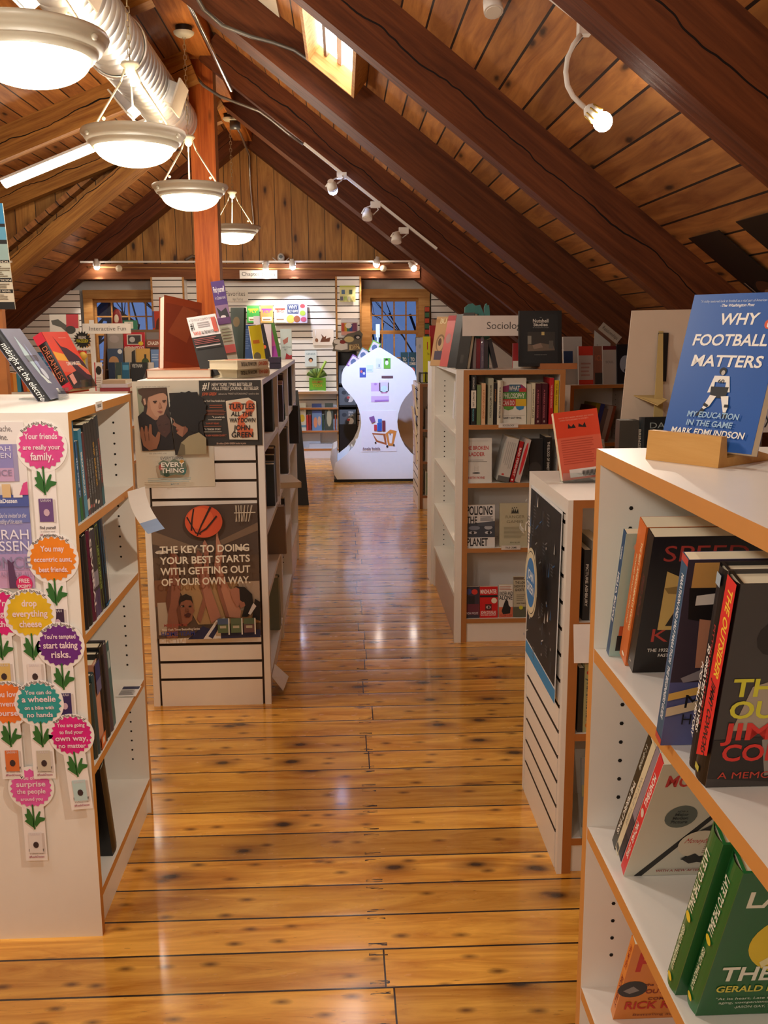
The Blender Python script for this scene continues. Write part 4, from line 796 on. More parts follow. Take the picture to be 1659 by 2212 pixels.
row(FA, .10, .12, .03, "on the near left bookcase\'s bottom shelf", [
    (.03, .22, .15, '131416', 'short black hardback at the left end', dict(hard=True, lean=-16)), (.05, .30, .18, '141517', 'fat black hardback leaning left with barcode showing', dict(hard=True, lean=-14, dx=.05, dy=-.02, back=[('r', .1, .05, .5, .2, 'c9c4bc'), ('l', .12, .07, .48, .18, 5, '2a2a2a')])), (.03, .28, .17, '17181a', 'black book leaning behind the barcode one, rightmost', dict(hard=True, lean=-14))], GA)
# paper slips
def slip(px, py, X, w, h, label, items, tilt=0, name='shelf_card', col='f0ece6'):
    """card hanging over a shelf edge towards the aisle"""
    a = onX(px, py, X); s_ = 1 if X < 0 else -1; mb = MB(); o = Vector((X + .002*s_, a.y, a.z)); U = Vector((0, w*s_, 0)) ; V = Vector((-.01*s_*tilt, 0, h))
    mb.obox(o - V, U, V, (.0008*s_, 0, 0), flat(col, .5, .02)); mb.art(o - V + Vector((.001*s_, 0, 0)), U, V, items, .0004); tag(mb.build(name), label, 'label')
O = onX(204, 882, -.645); slip(204, 869, -.645, .07, .024, 'small white section label on the top edge of the near left bookcase', [T('YOUNG ADULT', .5, .35, .35, '4a4642', .6)], 0, 'shelf_label')
a = onX(268, 1062, -.643); mb = MB(); P0 = a + Vector((.004, 0, 0)); cur = [P0 + Vector((.006 + .05*t*t, .012*t, -.13*t)) for t in [i/8 for i in range(9)]]
for i in range(8):
    mb.face([cur[i], cur[i] + Vector((.045, .028, .01)), cur[i + 1] + Vector((.045, .028, .01)), cur[i + 1]], flat('efebe6' if i < 6 else '8fa6cc', .5, .02))
mb.mi = mb.mi; mb.v = mb.v; tag(mb.build('paper_slip'), 'curling white paper slip with blue end hanging from the left bookcase shelf', 'paper slip')
a = onZ(285, 1517, .462); b = onZ(313, 1473, .462); mb = MB(); U = Vector((.06, 0, 0)); V = Vector((.0, .085, 0)); o = Vector((-.70, 2.76, .4625)); mb.obox(o, U, V, (0, 0, .001), flat('ece8e2')); mb.art(o + Vector((0, 0, .001)), U, V, [('r', .1, .68, .95, .95, '2a2f52'), ('l', .1, .1, .9, .62, 9, '6a6a6e')], .0004)
tag(mb.build('review_card'), 'white printed card with dark photo lying on the left bookcase shelf edge', 'card')
# acrylic stands and two novels on top
def acrylic_easel(mx, w, label, h=.12, d=.09):
    r = root('acrylic_book_stand', label, 'book stand', mx, 'clear acrylic book stands'); mb = MB()
    mb.box(0, w, 0, .003, 0, .03, ACR); mb.box(0, w, 0, .03, 0, .003, ACR); mb.build('front_lip', r)
    mb = MB(); mb.prism([(0, .03, 0), (0, .033, 0), (0, .033 + h*.45, h), (0, .03 + h*.45, h)], (w, 0, 0), ACR); mb.build('back_rest', r)
    mb = MB(); mb.box(w*.3, w*.7, .03, .03 + d, 0, .003, ACR); mb.build('foot', r)
    return r
ZT = 1.3645
# each leans back away from the aisle; the spine side is seen
def top_novel(base, ang, w, h, t, lean, color, label, ex, **kw):
    F = TR(base) @ RZ(ang); acrylic_easel(F @ TR(w*.2, -.008, 0), w*.6, ex)
    book(F @ TR(0, .004, .004) @ RX(-lean) @ TR(0, t, 0) @ RZ(-90), w, h, t, color, label, hard=True, **kw)
a = onZ(114, 866, ZT); top_novel((a.x, a.y, ZT), 88, .145, .225, .034, 33, '6c6f86', 'grey-violet hardback with white script down its black spine, at far left', 'clear acrylic stand under the grey-violet hardback at far left', sc='101116',
    spine=[T('midnight at the electric', .55, .30, .50, 'f4f2ee', .80, 0, .25), T('HARPER', .95, .35, .2, 'b8b8bc', .05)], front=[('p', [(.25, .62), (.4, .9), (.5, .66), (.45, .4), (.35, .3)], 'b8d4dc'), ('p', [(.5, .5), (.62, .8), (.66, .5), (.55, .3)], '9aa8d0'), ('p', [(.32, .4), (.5, .3), (.62, .2), (.42, .22)], 'd8e4e4'), ('r', .62, .06, .74, .13, 'e8e4e0'), ('e', .6, .35, .1, .08, 'c8d0e0')])
a = onZ(161, 842, ZT); top_novel((a.x, a.y, ZT), 74, .145, .205, .036, 29, 'e2452c', 'red novel with black raised spine letters, standing in an acrylic holder', 'clear acrylic stand under the red novel on the left bookcase', sc='1c1212',
    spine=[('r', 0, 0, .16, 1, 'c8283c'), T('DREAMLESS', .52, .28, .52, 'c06a4a', .62, 0), ('r', .88, 0, 1, 1, 'c8283c')], front=[('p', [(0, .66), (.5, .58), (1, .42), (1, .3), (0, .4)], 'e8a838'), ('p', [(0, .5), (.6, .46), (1, .3), (1, .18), (0, .3)], 'd8604a'), ('p', [(0, .22), (.5, .3), (1, .2), (1, 0), (0, 0)], '241618'), ('p', [(.30, .92), (.42, .74), (.62, .70), (.9, .55), (1, .42), (1, .3), (.8, .42), (.62, .44), (.95, .16), (.8, .12), (.5, .3), (.4, .5), (.36, .72)], '3a1a2a'), T('DREAMLESS', .55, .40, .06, 'f0dcd0', .56), ('p', [(.1, .22), (.3, .26), (.28, .1), (.1, .06)], 'e0988a'), T('BESTSELLING AUTHOR', .66, .88, .02, 'f0c8b8', .3, 0)])
# ================================================================ slat-ended bookcase of the left row
YP = 3.83 - .0175
O = onY(297, 1054, YP); U = onY(465, 1050, YP) - O; V = onY(294, 824, YP) - O
mq = lambda x, y: ((x - 110)/700, 1 - (y - 190)/960)
mp = lambda c, *p: ('p', [mq(*q_) for q_ in p], c)
bq_ = lambda x, y: ((x - 155 - (y - 180)*.06)/990, 1 - (y - 180 + (x - 155)*.042)/1222)
bp = lambda c, *p: ('p', [bq_(*q_) for q_ in p], c)
def sheet_bend(a): return lambda u, v: Vector((0, -a*math.sin(u*5 + v*3)*.5 - a*.5, 0))
card('film_poster', 'pale film poster with two dark photographs of faces on the slat end', 'poster', (O.x, YP, O.z), (U.x, 0, .003), (0, 0, V.z), 'dbd6c4', [
    mp('3a2c26', (150, 250), (415, 248), (460, 805), (175, 812)), mp('8f967c', (150, 250), (240, 250), (200, 460), (160, 520)), mp('c2967a', (236, 330), (300, 300), (395, 296), (416, 330), (412, 400), (398, 440), (380, 484), (345, 522), (300, 540), (225, 480), (238, 420)), mp('b48468', (236, 330), (262, 380), (268, 440), (300, 500), (345, 522), (300, 540), (225, 480), (238, 420)),
    mp('4e3626', (160, 262), (200, 250), (416, 249), (414, 312), (370, 290), (300, 312), (250, 330), (240, 372), (236, 404), (206, 412), (186, 372), (196, 320), (166, 300)), mp('c49a80', (204, 346), (222, 340), (230, 392), (212, 400)), mp('3a2418', (288, 366), (322, 362), (326, 372), (290, 376)), mp('3a2418', (372, 362), (404, 358), (404, 368), (374, 372)), mp('2a1a14', (298, 378), (318, 376), (316, 384), (300, 385)), mp('2a1a14', (378, 374), (400, 371), (398, 379), (380, 381)), mp('a97a60', (348, 372), (366, 424), (340, 432), (334, 422)), mp('96584e', (322, 458), (350, 452), (374, 458), (350, 472)),
    mp('1a1417', (152, 500), (200, 456), (262, 520), (340, 548), (442, 560), (460, 805), (175, 812)), mp('4a302b', (312, 560), (340, 500), (400, 480), (436, 540), (436, 640), (390, 694), (340, 660)), mp('38231f', (330, 580), (352, 574), (352, 582), (332, 588)), mp('38231f', (390, 572), (418, 566), (418, 574), (392, 580)), mp('5c3a32', (366, 640), (392, 636), (380, 650)), mp('8c5c42', (164, 650), (178, 592), (192, 596), (204, 650), (214, 582), (232, 586), (238, 650), (254, 568), (272, 574), (272, 660), (300, 690), (326, 636), (346, 648), (336, 720), (306, 792), (240, 806), (190, 762)), mp('5e3a2a', (203, 650), (208, 650), (214, 720), (208, 720)), mp('5e3a2a', (238, 650), (243, 650), (246, 716), (240, 716)),
    mp('201815', (440, 296), (690, 290), (752, 846), (470, 852)), mp('a4735a', (448, 486), (470, 440), (540, 440), (600, 520), (590, 640), (540, 690), (518, 676), (490, 652), (503, 632), (486, 618), (492, 600), (458, 578), (476, 548), (450, 520)), mp('8a5a46', (560, 470), (600, 520), (590, 640), (540, 690), (560, 600)), mp('2a1812', (458, 492), (484, 478), (488, 484), (462, 498)), mp('2a1812', (470, 528), (498, 520), (496, 528), (474, 534)), mp('8e4238', (487, 616), (512, 622), (500, 636)),
    ('p', [(mq(600, 440)[0] + (.225 + .02*(k % 2))*math.cos(6.2832*k/30), mq(600, 440)[1] + (.155 + .014*(k % 2))*math.sin(6.2832*k/30)) for k in range(-9, 20)], '110d0d'), mp('110d0d', (530, 500), (600, 470), (690, 520), (690, 660), (620, 640), (580, 600)), mp('a59b7a', (492, 848), (528, 740), (600, 680), (690, 650), (752, 700), (752, 846)), mp('6f664e', (492, 848), (528, 740), (560, 760), (560, 848)),
    T('BASED ON THE NEW YORK TIMES BESTSELLER', .28, .945, .012, '7a7468', .42, 0), T('RISK EVERYTHING. LOVE', .3, .325, .012, '7a7468', .22, 0),
    ('p', [(.30, .24), (.36, .27), (.44, .25), (.5, .28), (.58, .25), (.64, .26), (.66, .18), (.62, .12), (.5, .13), (.4, .11), (.32, .13)], '6a7a68'), ('e', .33, .2, .03, .03, 'b0524a', 8), ('e', .62, .16, .03, .03, '3a7a78', 8), ('e', .60, .25, .03, .02, 'c8923a', 8), ('e', .4, .13, .04, .02, '2f4a3a', 8),
    T('EVERYTHING,', .48, .275, .026, '6a6a6a', .30), T('EVERY', .48, .205, .042, 'f2efe6', .30), T('THING', .48, .150, .042, 'f2efe6', .30), ('l', .16, .06, .84, .105, 3, '9ab0b0'), T('MAY 19', .5, .035, .014, '6f8a90', .1)], th=.0012)
YP2 = YP - .0035
card('book_poster', 'black bestseller poster with an orange-and-cream book cover, overlapping the film poster', 'poster', (onY(435, 962, YP2).x, YP2, onY(435, 963, YP2).z), (onY(567, 962, YP2).x - onY(435, 962, YP2).x, 0, 0), (0, 0, onY(435, 822, YP2).z - onY(435, 963, YP2).z), '2d2822', [
    T('#1', .11, .86, .11, 'e6e0d2', .12, 1, .2), T('NEW YORK TIMES BESTSELLER', .53, .915, .048, 'd8d2c4', .66, 1, .15), T('WALL STREET JOURNAL BESTSELLER', .58, .855, .048, 'd8d2c4', .76, 1, .15), T('JOHN GREEN', .16, .775, .045, 'd0623a', .23, 1, .2), T('delivers his "MOST ASTONISHING" novel to date', .64, .782, .028, 'c9bfb0', .66, 0),
    T('A New York Times Notable Book', .22, .675, .03, 'd8d2c4', .38), ('l', .16, .58, .42, .64, 2, 'b05a3a'), ('l', .05, .47, .42, .56, 4, '9a5a40'), T('"A powerful tale', .30, .43, .028, 'd8d2c4', .2), ('l', .13, .39, .42, .42, 1, 'a8a090'), T('"A MUST-READ', .2, .335, .024, 'c05a34', .22), ('l', .06, .29, .42, .32, 1, '9a5a40'), T('"A TENDER STORY', .2, .245, .026, 'd8d2c4', .26), ('l', .06, .205, .42, .235, 1, 'a8a090'), T('"A NEW MODERN CLASSIC."', .25, .15, .026, 'b85a38', .34),
    ('p', [(.43, .69), (.80, .74), (.86, .70), (.92, .68), (.93, .09), (.47, .10), (.44, .5)], 'e2d8c2'), ('e', .60, .60, .12, .075, 'd86a40'), ('e', .82, .60, .08, .10, 'd86a40'), ('p', [(.78, .66), (.9, .6), (.84, .48), (.70, .40), (.76, .28), (.86, .26), (.84, .14), (.68, .12), (.60, .22), (.62, .44), (.74, .52)], 'd86a40'),
    T('TURTLES', .68, .565, .085, '1e1a18', .42, 1, .1), T('ALL THE', .68, .46, .065, '1e1a18', .34, 1, .1), T('WAY DOWN', .69, .365, .065, '1e1a18', .42, 1, .1), T('JOHN', .68, .245, .075, '1e1a18', .26, 1, .1), T('GREEN', .68, .135, .08, '1e1a18', .36, 1, .1), T('50 million JOHN GREEN books in print', .5, .03, .026, 'c9a890', .48)], th=.0012)
O = onY(346, 1380, YP); U = onY(566, 1371, YP) - O; V = onY(327, 1094, YP) - O; O.x = -.781; 
SK, SK2, SKD = 'a8705a', '8e5a46', '6a4030'
card('basketball_poster', 'large brown basketball poster with raised arms and white slab letters on the slat end', 'poster', (-.782, YP, O.z), (.428, 0, .008), (0, 0, V.z), '5e4a3a', [
    ('r', 0, .62, 1, 1, '54443a'), ('p', [(0, .82), (.5, .66), (.5, .62), (0, .72)], '7a6450'), ('p', [(1, .86), (.6, .72), (.6, .68), (1, .80)], '7d6652'), ('p', [(.2, .42), (1, .42), (1, .1), (.4, .1)], 'a8845a'), ('r', 0, .25, .2, .45, '7a5238'), ('r', .02, .03, .18, .28, 'b3a490'), ('r', .8, .2, 1, .42, 'b09a84'),
    ('e', .08, .66, .055, .014, 'd8d0c0'), ('e', .84, .67, .055, .014, 'd8d0c0'),
    bp(SK2, (330, 880), (310, 1060), (330, 1160), (320, 1385), (425, 1385), (440, 1100), (446, 880), (404, 700), (432, 640), (384, 588), (340, 600), (345, 700)), bp(SKD, (330, 880), (310, 1060), (330, 1160), (352, 1060), (360, 880)), bp(SK2, (566, 700), (600, 560), (640, 600), (648, 700), (690, 1060), (640, 1240), (604, 1200), (660, 1000)), bp(SK, (640, 860), (668, 640), (652, 560), (648, 500), (666, 470), (704, 540), (704, 640), (722, 900), (832, 1180), (742, 1240), (690, 1080)),
    bp('b88066', (768, 384), (784, 384), (792, 450), (836, 560), (822, 700), (872, 850), (1022, 1120), (1012, 1190), (880, 1180), (802, 960), (758, 720), (770, 560)), bp(SK2, (758, 720), (802, 960), (880, 1180), (912, 1180), (830, 930), (790, 720)),
    bp('8c5842', (436, 1040), (540, 1014), (566, 1060), (572, 1100), (582, 1124), (566, 1150), (560, 1210), (506, 1262), (440, 1240), (416, 1120)), bp('6c402f', (436, 1040), (416, 1120), (440, 1240), (470, 1250), (450, 1130)), bp('1c1412', (432, 1040), (444, 990), (500, 966), (552, 990), (570, 1064), (546, 1024), (500, 1022), (452, 1044), (440, 1090)), bp('17100e', (452, 1078), (484, 1068), (486, 1088), (454, 1092)), bp('17100e', (526, 1076), (552, 1072), (552, 1088), (528, 1090)), bp('e0d4cc', (458, 1081), (466, 1078), (466, 1088), (459, 1088)), bp('6f4434', (500, 1090), (536, 1124), (496, 1132)), bp('451c1a', (486, 1160), (522, 1136), (552, 1150), (540, 1180), (504, 1182)),
    bp(SK, (912, 920), (1004, 888), (1040, 1040), (984, 1082), (936, 1000)), bp('16100f', (958, 890), (1052, 896), (1122, 960), (1142, 1100), (1082, 1172), (1030, 1172), (1060, 1052), (1010, 1016), (1000, 912)), bp('1a1210', (1150, 1000), (1200, 1030), (1206, 1210), (1130, 1180)), bp('d6cec8', (1136, 1040), (1166, 1070), (1112, 1152), (1090, 1140)), bp('9c6550', (1000, 1040), (1050, 1030), (1062, 1066), (1020, 1092)),
    ('p', [(.30, 0), (.45, .10), (.56, .06), (.60, 0)], '22264a'), ('p', [(.45, 0), (.58, .14), (.66, .16), (.68, 0)], 'd8d4d0'), ('p', [(.50, .02), (.62, .15), (.64, .13), (.54, 0)], '1f2348'), ('p', [(.62, 0), (.62, .08), (1, .06), (1, 0)], '262a4e'),
    ('e', .50, .885, .175, .118, 'cf5230', 40), ('e', .47, .91, .12, .08, 'dc6238', 30), ('p', [(.34, .92), (.42, .80), (.47, .79), (.475, .797), (.425, .81), (.352, .925)], '2a1510'), ('p', [(.405, .98), (.42, .985), (.40, .90), (.39, .82), (.375, .825), (.385, .9)], '2a1510'), ('p', [(.56, .995), (.58, .99), (.48, .85), (.44, .78), (.43, .785), (.47, .86)], '2a1510'), ('p', [(.62, .93), (.63, .92), (.53, .83), (.46, .80), (.46, .81), (.52, .84)], '2a1510')] +
    [('p', [(.80 + .03*i, 1), (.805 + .03*i, 1), (.815 + .04*i - .03*i*.6, .88), (.808 + .04*i - .03*i*.6, .88)], 'cfc4ae') for i in range(6)] + [('p', [(.80 + .03*i, .88), (.805 + .03*i, .88), (.80 + .036*i + .02, 1), (.795 + .036*i + .02, 1)], 'cfc4ae') for i in range(5)] + [('p', [(.79, .95), (.99, .95), (.99, .943), (.79, .943)], 'cfc4ae')] +
    [T(s, .505, v, .052, 'e2dac6', w) for s, v, w in (('THE KEY TO DOING', .665, .84), ('YOUR BEST STARTS', .585, .84), ('WITH GETTING OUT', .505, .84), ('OF YOUR OWN WAY.', .425, .84))] +
    [T('MIKE LUPICAS', .2, .115, .02, 'a04038', .22), T('New York Times Bestselling Series', .25, .085, .016, 'd8d0c4', .36), T('HOME TEAM', .22, .045, .032, '2f3a86', .32)] +
    [q for x in (.60, .725, .85) for q in (('r', x, .055, x + .10, .165, '5a6a4a' if x < .8 else '6a4a4a'), ('r', x + .10, .04, x + .112, .165, 'e0dcd2'), ('r', x + .02, .09, x + .08, .11, 'b0a890'), ('r', x, .12, x + .1, .165, '4a5a78' if x < .7 else '55644a'))], th=.0012)
# books on the aisle side of the left row
GB = 'books in the left aisle row'
row(FB, .62, 1.085, .01, 'on the top shelf of the slat-ended bookcase', [(.04, .235, .19, '16181a', 'black hardback at the near end', dict(hard=True, lean=-4)), (.05, .26, .22, '1a1c1b', 'big black hardback with gold foot', dict(hard=True, lean=-10, front=[('r', 0, 0, 1, .08, '7a6a2a')], spine=[('r', .9, 0, 1, 1, '8a7a2a')]))], GB)
row(FB, .58, .74, .006, 'on the second shelf of the slat-ended bookcase', [(.03, .2, .16, '2f3f4a', 'thin slate-blue paperback', dict(lean=-6)), (.022, .21, .16, '4a6a86', 'thin light blue paperback', dict(lean=-6)), (.03, .24, .17, '20242a', 'thin black hardback', dict(lean=-9)), (.05, .27, .19, '3a2018', 'big dark brown hardback', dict(hard=True, lean=-11))], GB)
row(FB, .72, .475, -.03, 'on the third shelf of the slat-ended bookcase', [(.02, .26, .22, '8a7a72', 'thin grey-brown picture book sticking out', dict(lean=-16, hard=True, front=[('e', .5, .5, .35, .3, '6a5a54')]))], GB)
row(FB, .64, .115, .004, 'on the bottom shelf of the slat-ended bookcase', [(.05, .27, .20, '7e8a80', 'wide grey-green book', dict(lean=-6, hard=True)), (.03, .27, .19, '3a463e', 'dark green hardback leaning against the grey-green one', dict(lean=-14, hard=True))], GB)
FB2 = TR(0, .87, 0) @ FB; FB3 = TR(0, 1.74, 0) @ FB
row(FB2, .50, 1.06, .008, 'on the top shelf of the second aisle bookcase', [(.03, .2, .16, '3a2830', 'plum paperback', dict(lean=-6)), (.02, .22, .16, 'b08a88', 'dusty pink paperback', dict(lean=-8)), (.022, .215, .16, 'd8d0c8', 'white paperback', dict(lean=-9)), (.045, .255, .18, '33201a', 'dark brown book with teal foot', dict(lean=-10, hard=True, spine=[('r', .66, 0, 1, 1, '2f7a78'), ('e', .82, .5, .03, .2, 'd8e0d8')]))], GB)
row(FB2, .66, .75, .0, 'on the second shelf of the second aisle bookcase', [(.07, .26, .2, '4a4238', 'dark taupe picture book with white label', dict(lean=-5, hard=True, spine=[('r', .9, .2, .98, .5, 'd8d4c8')]))], GB)
book(TR(-.285, 5.12, .7505) @ RZ(14) @ Matrix(((0, -1, 0, 0), (0, 0, -1, 0), (1, 0, 0, 0), (0, 0, 0, 1))), .19, .26, .03, 'd8c8b0', 'thick open-topped book lying flat and jutting from the second aisle bookcase', hard=True, group=GB)
row(FB2, .45, .48, .008, 'on the third shelf of the second aisle bookcase', [(.03, .17, .14, '2a2a2c', 'small black book', dict(lean=-8)), (.02, .16, .14, '3a4040', 'small dark grey book', dict(lean=-12))], GB)
row(FB3, .50, 1.08, .008, 'on the top shelf of the third aisle bookcase', [(.05, .25, .19, '2c2c30', 'dark grey hardback', dict(lean=-7, hard=True))], GB)
row(FB3, .48, .84, -.03, 'on the second shelf of the third aisle bookcase', [(.03, .24, .18, '1c1d20', 'short black hardback', dict(lean=-4, hard=True)), (.04, .22, .24, '17181b', 'wide black hardback jutting out', dict(lean=-9, hard=True))], GB)
# tall black board behind the row
mb = MB(); a = Vector((-.34, 6.62, .012)); mb.prism([(-.75, 8.45, .0), (-.322, 8.45, 0), (-.405, 8.60, 1.02), (-.75, 8.60, 1.02)], (0, .012, 0), BLACK); o = mb.build('leaning_board'); tag(o, 'tall black board leaning at the far end of the left aisle row', 'board')
mb = MB(); p = onX(592, 1420, -.318); mb.face([(-.318, 3.86, .105), (-.318, 4.02, .105), (-.26, 4.06, .03), (-.275, 3.90, .025)], flat('eae6e2')); mb.face([(-.319, 3.86, .105), (-.276, 3.90, .024), (-.261, 4.06, .029), (-.319, 4.02, .105)], flat('eae6e2')); tag(mb.build('paper_slip'), 'white paper slip drooping from the bottom shelf of the slat-ended bookcase', 'paper slip')
# ---- things on top of the slat-ended bookcase
ZB = 1.3575
def on(px, py, z=ZB): p = onZ(px, py, z); return TR(p.x, p.y, z)
def lying(px, py, z, ang, w, h, t, color, label, **kw):
    """book lying on its back cover; (px,py) is the lower corner between head and spine, ang turns it"""
    c = onZ(px, py, z); a = math.radians(ang); zl = Vector((-math.sin(a), -math.cos(a), 0)); yl = Vector((-math.cos(a), math.sin(a), 0)); o = c - zl*h
    return book(Matrix(((0, yl.x, zl.x, o.x), (0, yl.y, zl.y, o.y), (1, 0, 0, z + .0003), (0, 0, 0, 1))), w, h, t, color, label, **kw)
def backview(F, lean, w, h, t, color, label, **kw): return book(F @ RX(-lean) @ TR(w, 0, 0) @ RZ(90), w, h, t, color, label, **kw)
TS = [T('TURTLES ALL THE WAY DOWN', .34, .36, .42, '2a2220', .50), T('JOHN GREEN', .80, .36, .42, 'd0582e', .30)]
lying(512, 817, ZB, 33, .145, .215, .036, 'e6dcc0', 'lower of two cream novels stacked on the slat-ended bookcase', hard=True, spine=TS, group='two stacked cream novels')
lying(513, 799, ZB + .037, 30, .145, .215, .036, 'e6dcc0', 'upper of two cream novels stacked on the slat-ended bookcase', hard=True, spine=TS, group='two stacked cream novels', front=[('e', .5, .5, .35, .3, 'd86a40')])
a = onZ(285, 822, ZB); book(Matrix(((0, 1, 0, -.80), (0, 0, 1, 3.96), (1, 0, 0, ZB + .0003), (0, 0, 0, 1))), .26, .24, .036, 'b8704a', 'flat-lying thick book under the big brown volume, its cream page edge facing out', hard=True, pages='eadccb')
F = TR(-.752, 4.08, ZB + .037) @ RZ(38)
backview(F @ RY(10), 12, .18, .315, .045, '8a3a1e', 'large brown-orange volume standing on a flat book, pages facing left', hard=True, pages='efe2d2', back=[('r', .04, .1, .96, .9, '7a3018'), ('p', [(.1, .5), (.5, .9), (.9, .85), (.6, .4)], '8e4426')])
O = onY(437, 816, 3.99); U = onY(500, 806, 4.0) - O; V = onY(403, 688, 4.10) - O
card('display_card', 'white-and-black card for the cream novel, leaning behind the stacked copies', 'card', O + Vector((0, 0, .002)), U, V, '131214', [('r', 0, .66, 1, 1, 'eceaf0'), T('A TOP BOOK CLUB PICK OF 2017!', .5, .92, .04, '8a868c', .9, 0), T('#1', .12, .78, .12, '1c1a1c', .14), ('l', .3, .80, .74, .90, 3, 'a8a4aa'), T('TURTLES', .22, .69, .05, 'd8502e', .26), T('ALL THE WAY DOWN', .62, .69, .05, '26221f', .5), ('r', .80, .70, .95, .94, 'c85a4a'), ('l', .05, .52, .92, .63, 4, 'a05050'), ('r', .06, .47, .9, .49, 'b8b0b4')], th=.003)
O = onY(486, 782, 4.25); U = onY(514, 778, 4.25) - O; V = onY(455, 609, 4.32) - O
card('tall_display_sign', 'tall narrow purple sign with white words standing left of the post', 'sign', O, U, V, 'b8b4a8', [('r', 0, .46, 1, 1, '4a2a7a'), ('r', 0, .50, 1, .70, '8a6a92'), T('Find yourself', .5, .86, .07, 'e8e2f2', .84), T('in a Dessen novel', .52, .77, .045, 'd8d0e8', .8, 0), ('p', [(.1, .68), (.4, .62), (.8, .66), (.95, .54), (.5, .52), (.2, .56)], '221a26'), ('e', .5, .55, .2, .02, 'e0d8e0'), ('r', 0, .46, 1, .54, '5a2a66'), ('l', .1, .25, .9, .44, 5, '9aa088'), ('r', 0, .1, 1, .2, 'c05a5a')], th=.006, back='2c2a30')
backview(TR(onY(494, 770, 4.5).x, 4.5, ZB) @ RZ(-12), 10, .065, .30, .03, '2f4038', 'dark green book with pale heart shape, propped up in front of the post', hard=True, back=[('e', .45, .78, .25, .08, '7a6a4a')])
F = on(514, 783); backview(F @ RZ(12), 4, .115, .225, .034, '2a4470', 'dark blue hardback seen from the back, upright in the row on top', hard=True, sc='2f5590', back=[('l', .1, .35, .7, .9, 9, '5a6f92')], spine=[T('MOCKINGJAY', .5, .3, .4, 'a8824a', .7)])
F = TR(onZ(575, 797, ZB).x - .055, onZ(575, 797, ZB).y, ZB) @ RZ(14); backview(F @ RY(-6), 6, .06, .215, .02, 'c9b418', 'yellow book with a grey animal photo, leaning in the row on top', back=[('e', .35, .28, .3, .1, '6a6450'), ('r', .15, .58, .7, .66, 'b8681c'), ('r', .1, .1, .2, .2, 'd8682a')])
for i, (px, py, w, h, t, c, lb, kw) in enumerate(((588, 783, .05, .225, .018, '16141a', 'black book with red and white title streaks, leaning in the row on top', dict(back=[('p', [(.3, .5), (.5, .9), (.6, .9), (.5, .5)], 'c8c4c8'), ('e', .5, .4, .2, .05, 'c85a2a')])), (602, 779, .05, .215, .016, 'c85a98', 'pink and violet book leaning right of the black one on top', dict(back=[('r', 0, 0, 1, .4, '9a3a98'), ('p', [(.2, .7), (.8, .9), (.8, .75)], 'e8a0c0')])), (609, 776, .06, .235, .016, '4a7a34', 'green-edged book leaning behind the pink one on top', dict()))):
    p = onZ(px, py, ZB); backview(TR(p.x - w, p.y + .02*i, ZB) @ RZ(10) @ RY(-11), 5, w, h, t, c, lb, **kw)
p = onZ(604, 777, ZB); book(TR(p.x, p.y + .12, ZB) @ RX(-6) @ TR(0, .02, 0) @ RZ(-90), .075, .20, .02, 'b9cac8', 'pale blue-grey novel with a small photograph, last upright book on the row top', front=[('p', [(.2, .62), (.7, .74), (.66, .56), (.3, .48)], 'a8685a'), T('MISS TOWN', .55, .36, .06, '4a5a5e', .8, 0, .2), T('ME', .4, .28, .06, '4a5a5e', .2, 0, .2), ('p', [(.4, 0), (.5, .2), (.8, .12), (1, .14), (1, 0)], 'a82a34')])
p = onZ(582, 797, ZB); mb = MB(); mb.box(p.x, p.x + .055, p.y, p.y + .08, ZB + .001, ZB + .028, flat('2c1f3a')); mb.box(p.x, p.x + .055, p.y, p.y + .08, ZB + .030, ZB + .058, flat('33243f')); tag(mb.build('gift_box'), 'dark purple box at the aisle edge of the slat-ended bookcase top', 'box')
p = onZ(562, 808, ZB); mb = MB(); mb.box(p.x, p.x + .03, p.y, p.y + .02, ZB + .001, ZB + .003, ACR); mb.prism([(p.x, p.y, ZB + .002), (p.x + .03, p.y, ZB + .002), (p.x + .032, p.y + .012, ZB + .036), (p.x + .004, p.y + .012, ZB + .036)], (0, .003, 0), flat('c9d6e4')); tag(mb.build('label_holder'), 'small plastic label holder behind the stacked cream novels', 'label holder')
for px, py, lb, w, h in ((498, 798, 'arched clear acrylic holder behind the stacked cream novels', .075, .10), (478, 790, 'clear acrylic easel under the leaning black-and-white card', .09, .16)):
    p = onZ(px, py, ZB); acrylic_easel(TR(p.x, p.y + .03, ZB + .0005) @ RZ(8), w, lb, h)
p = onZ(480, 795, ZB); mb = MB(); mb.obox((p.x, p.y + .16, ZB + .001), (.04, .01, 0), (-.005, .02, 0), (-.03, .02, .19), flat('d3d6c4'))
tag(mb.build('bookmark_stack'), 'stack of pale bookmarks in a holder behind the black-and-white card', 'bookmarks')
mb = MB(); p = onY(565, 700, 6.2); mb.box(p.x - .14, p.x + .06, 6.2, 6.23, ZB, p.z, flat('d2c6cc')); mb.box(p.x - .05, p.x - .01, 6.2, 6.23, p.z, p.z + .05, flat('cfc8d0')); tag(mb.build('cut_out_display'), 'pale cut-out display card standing behind the upright books on the row top', 'display')

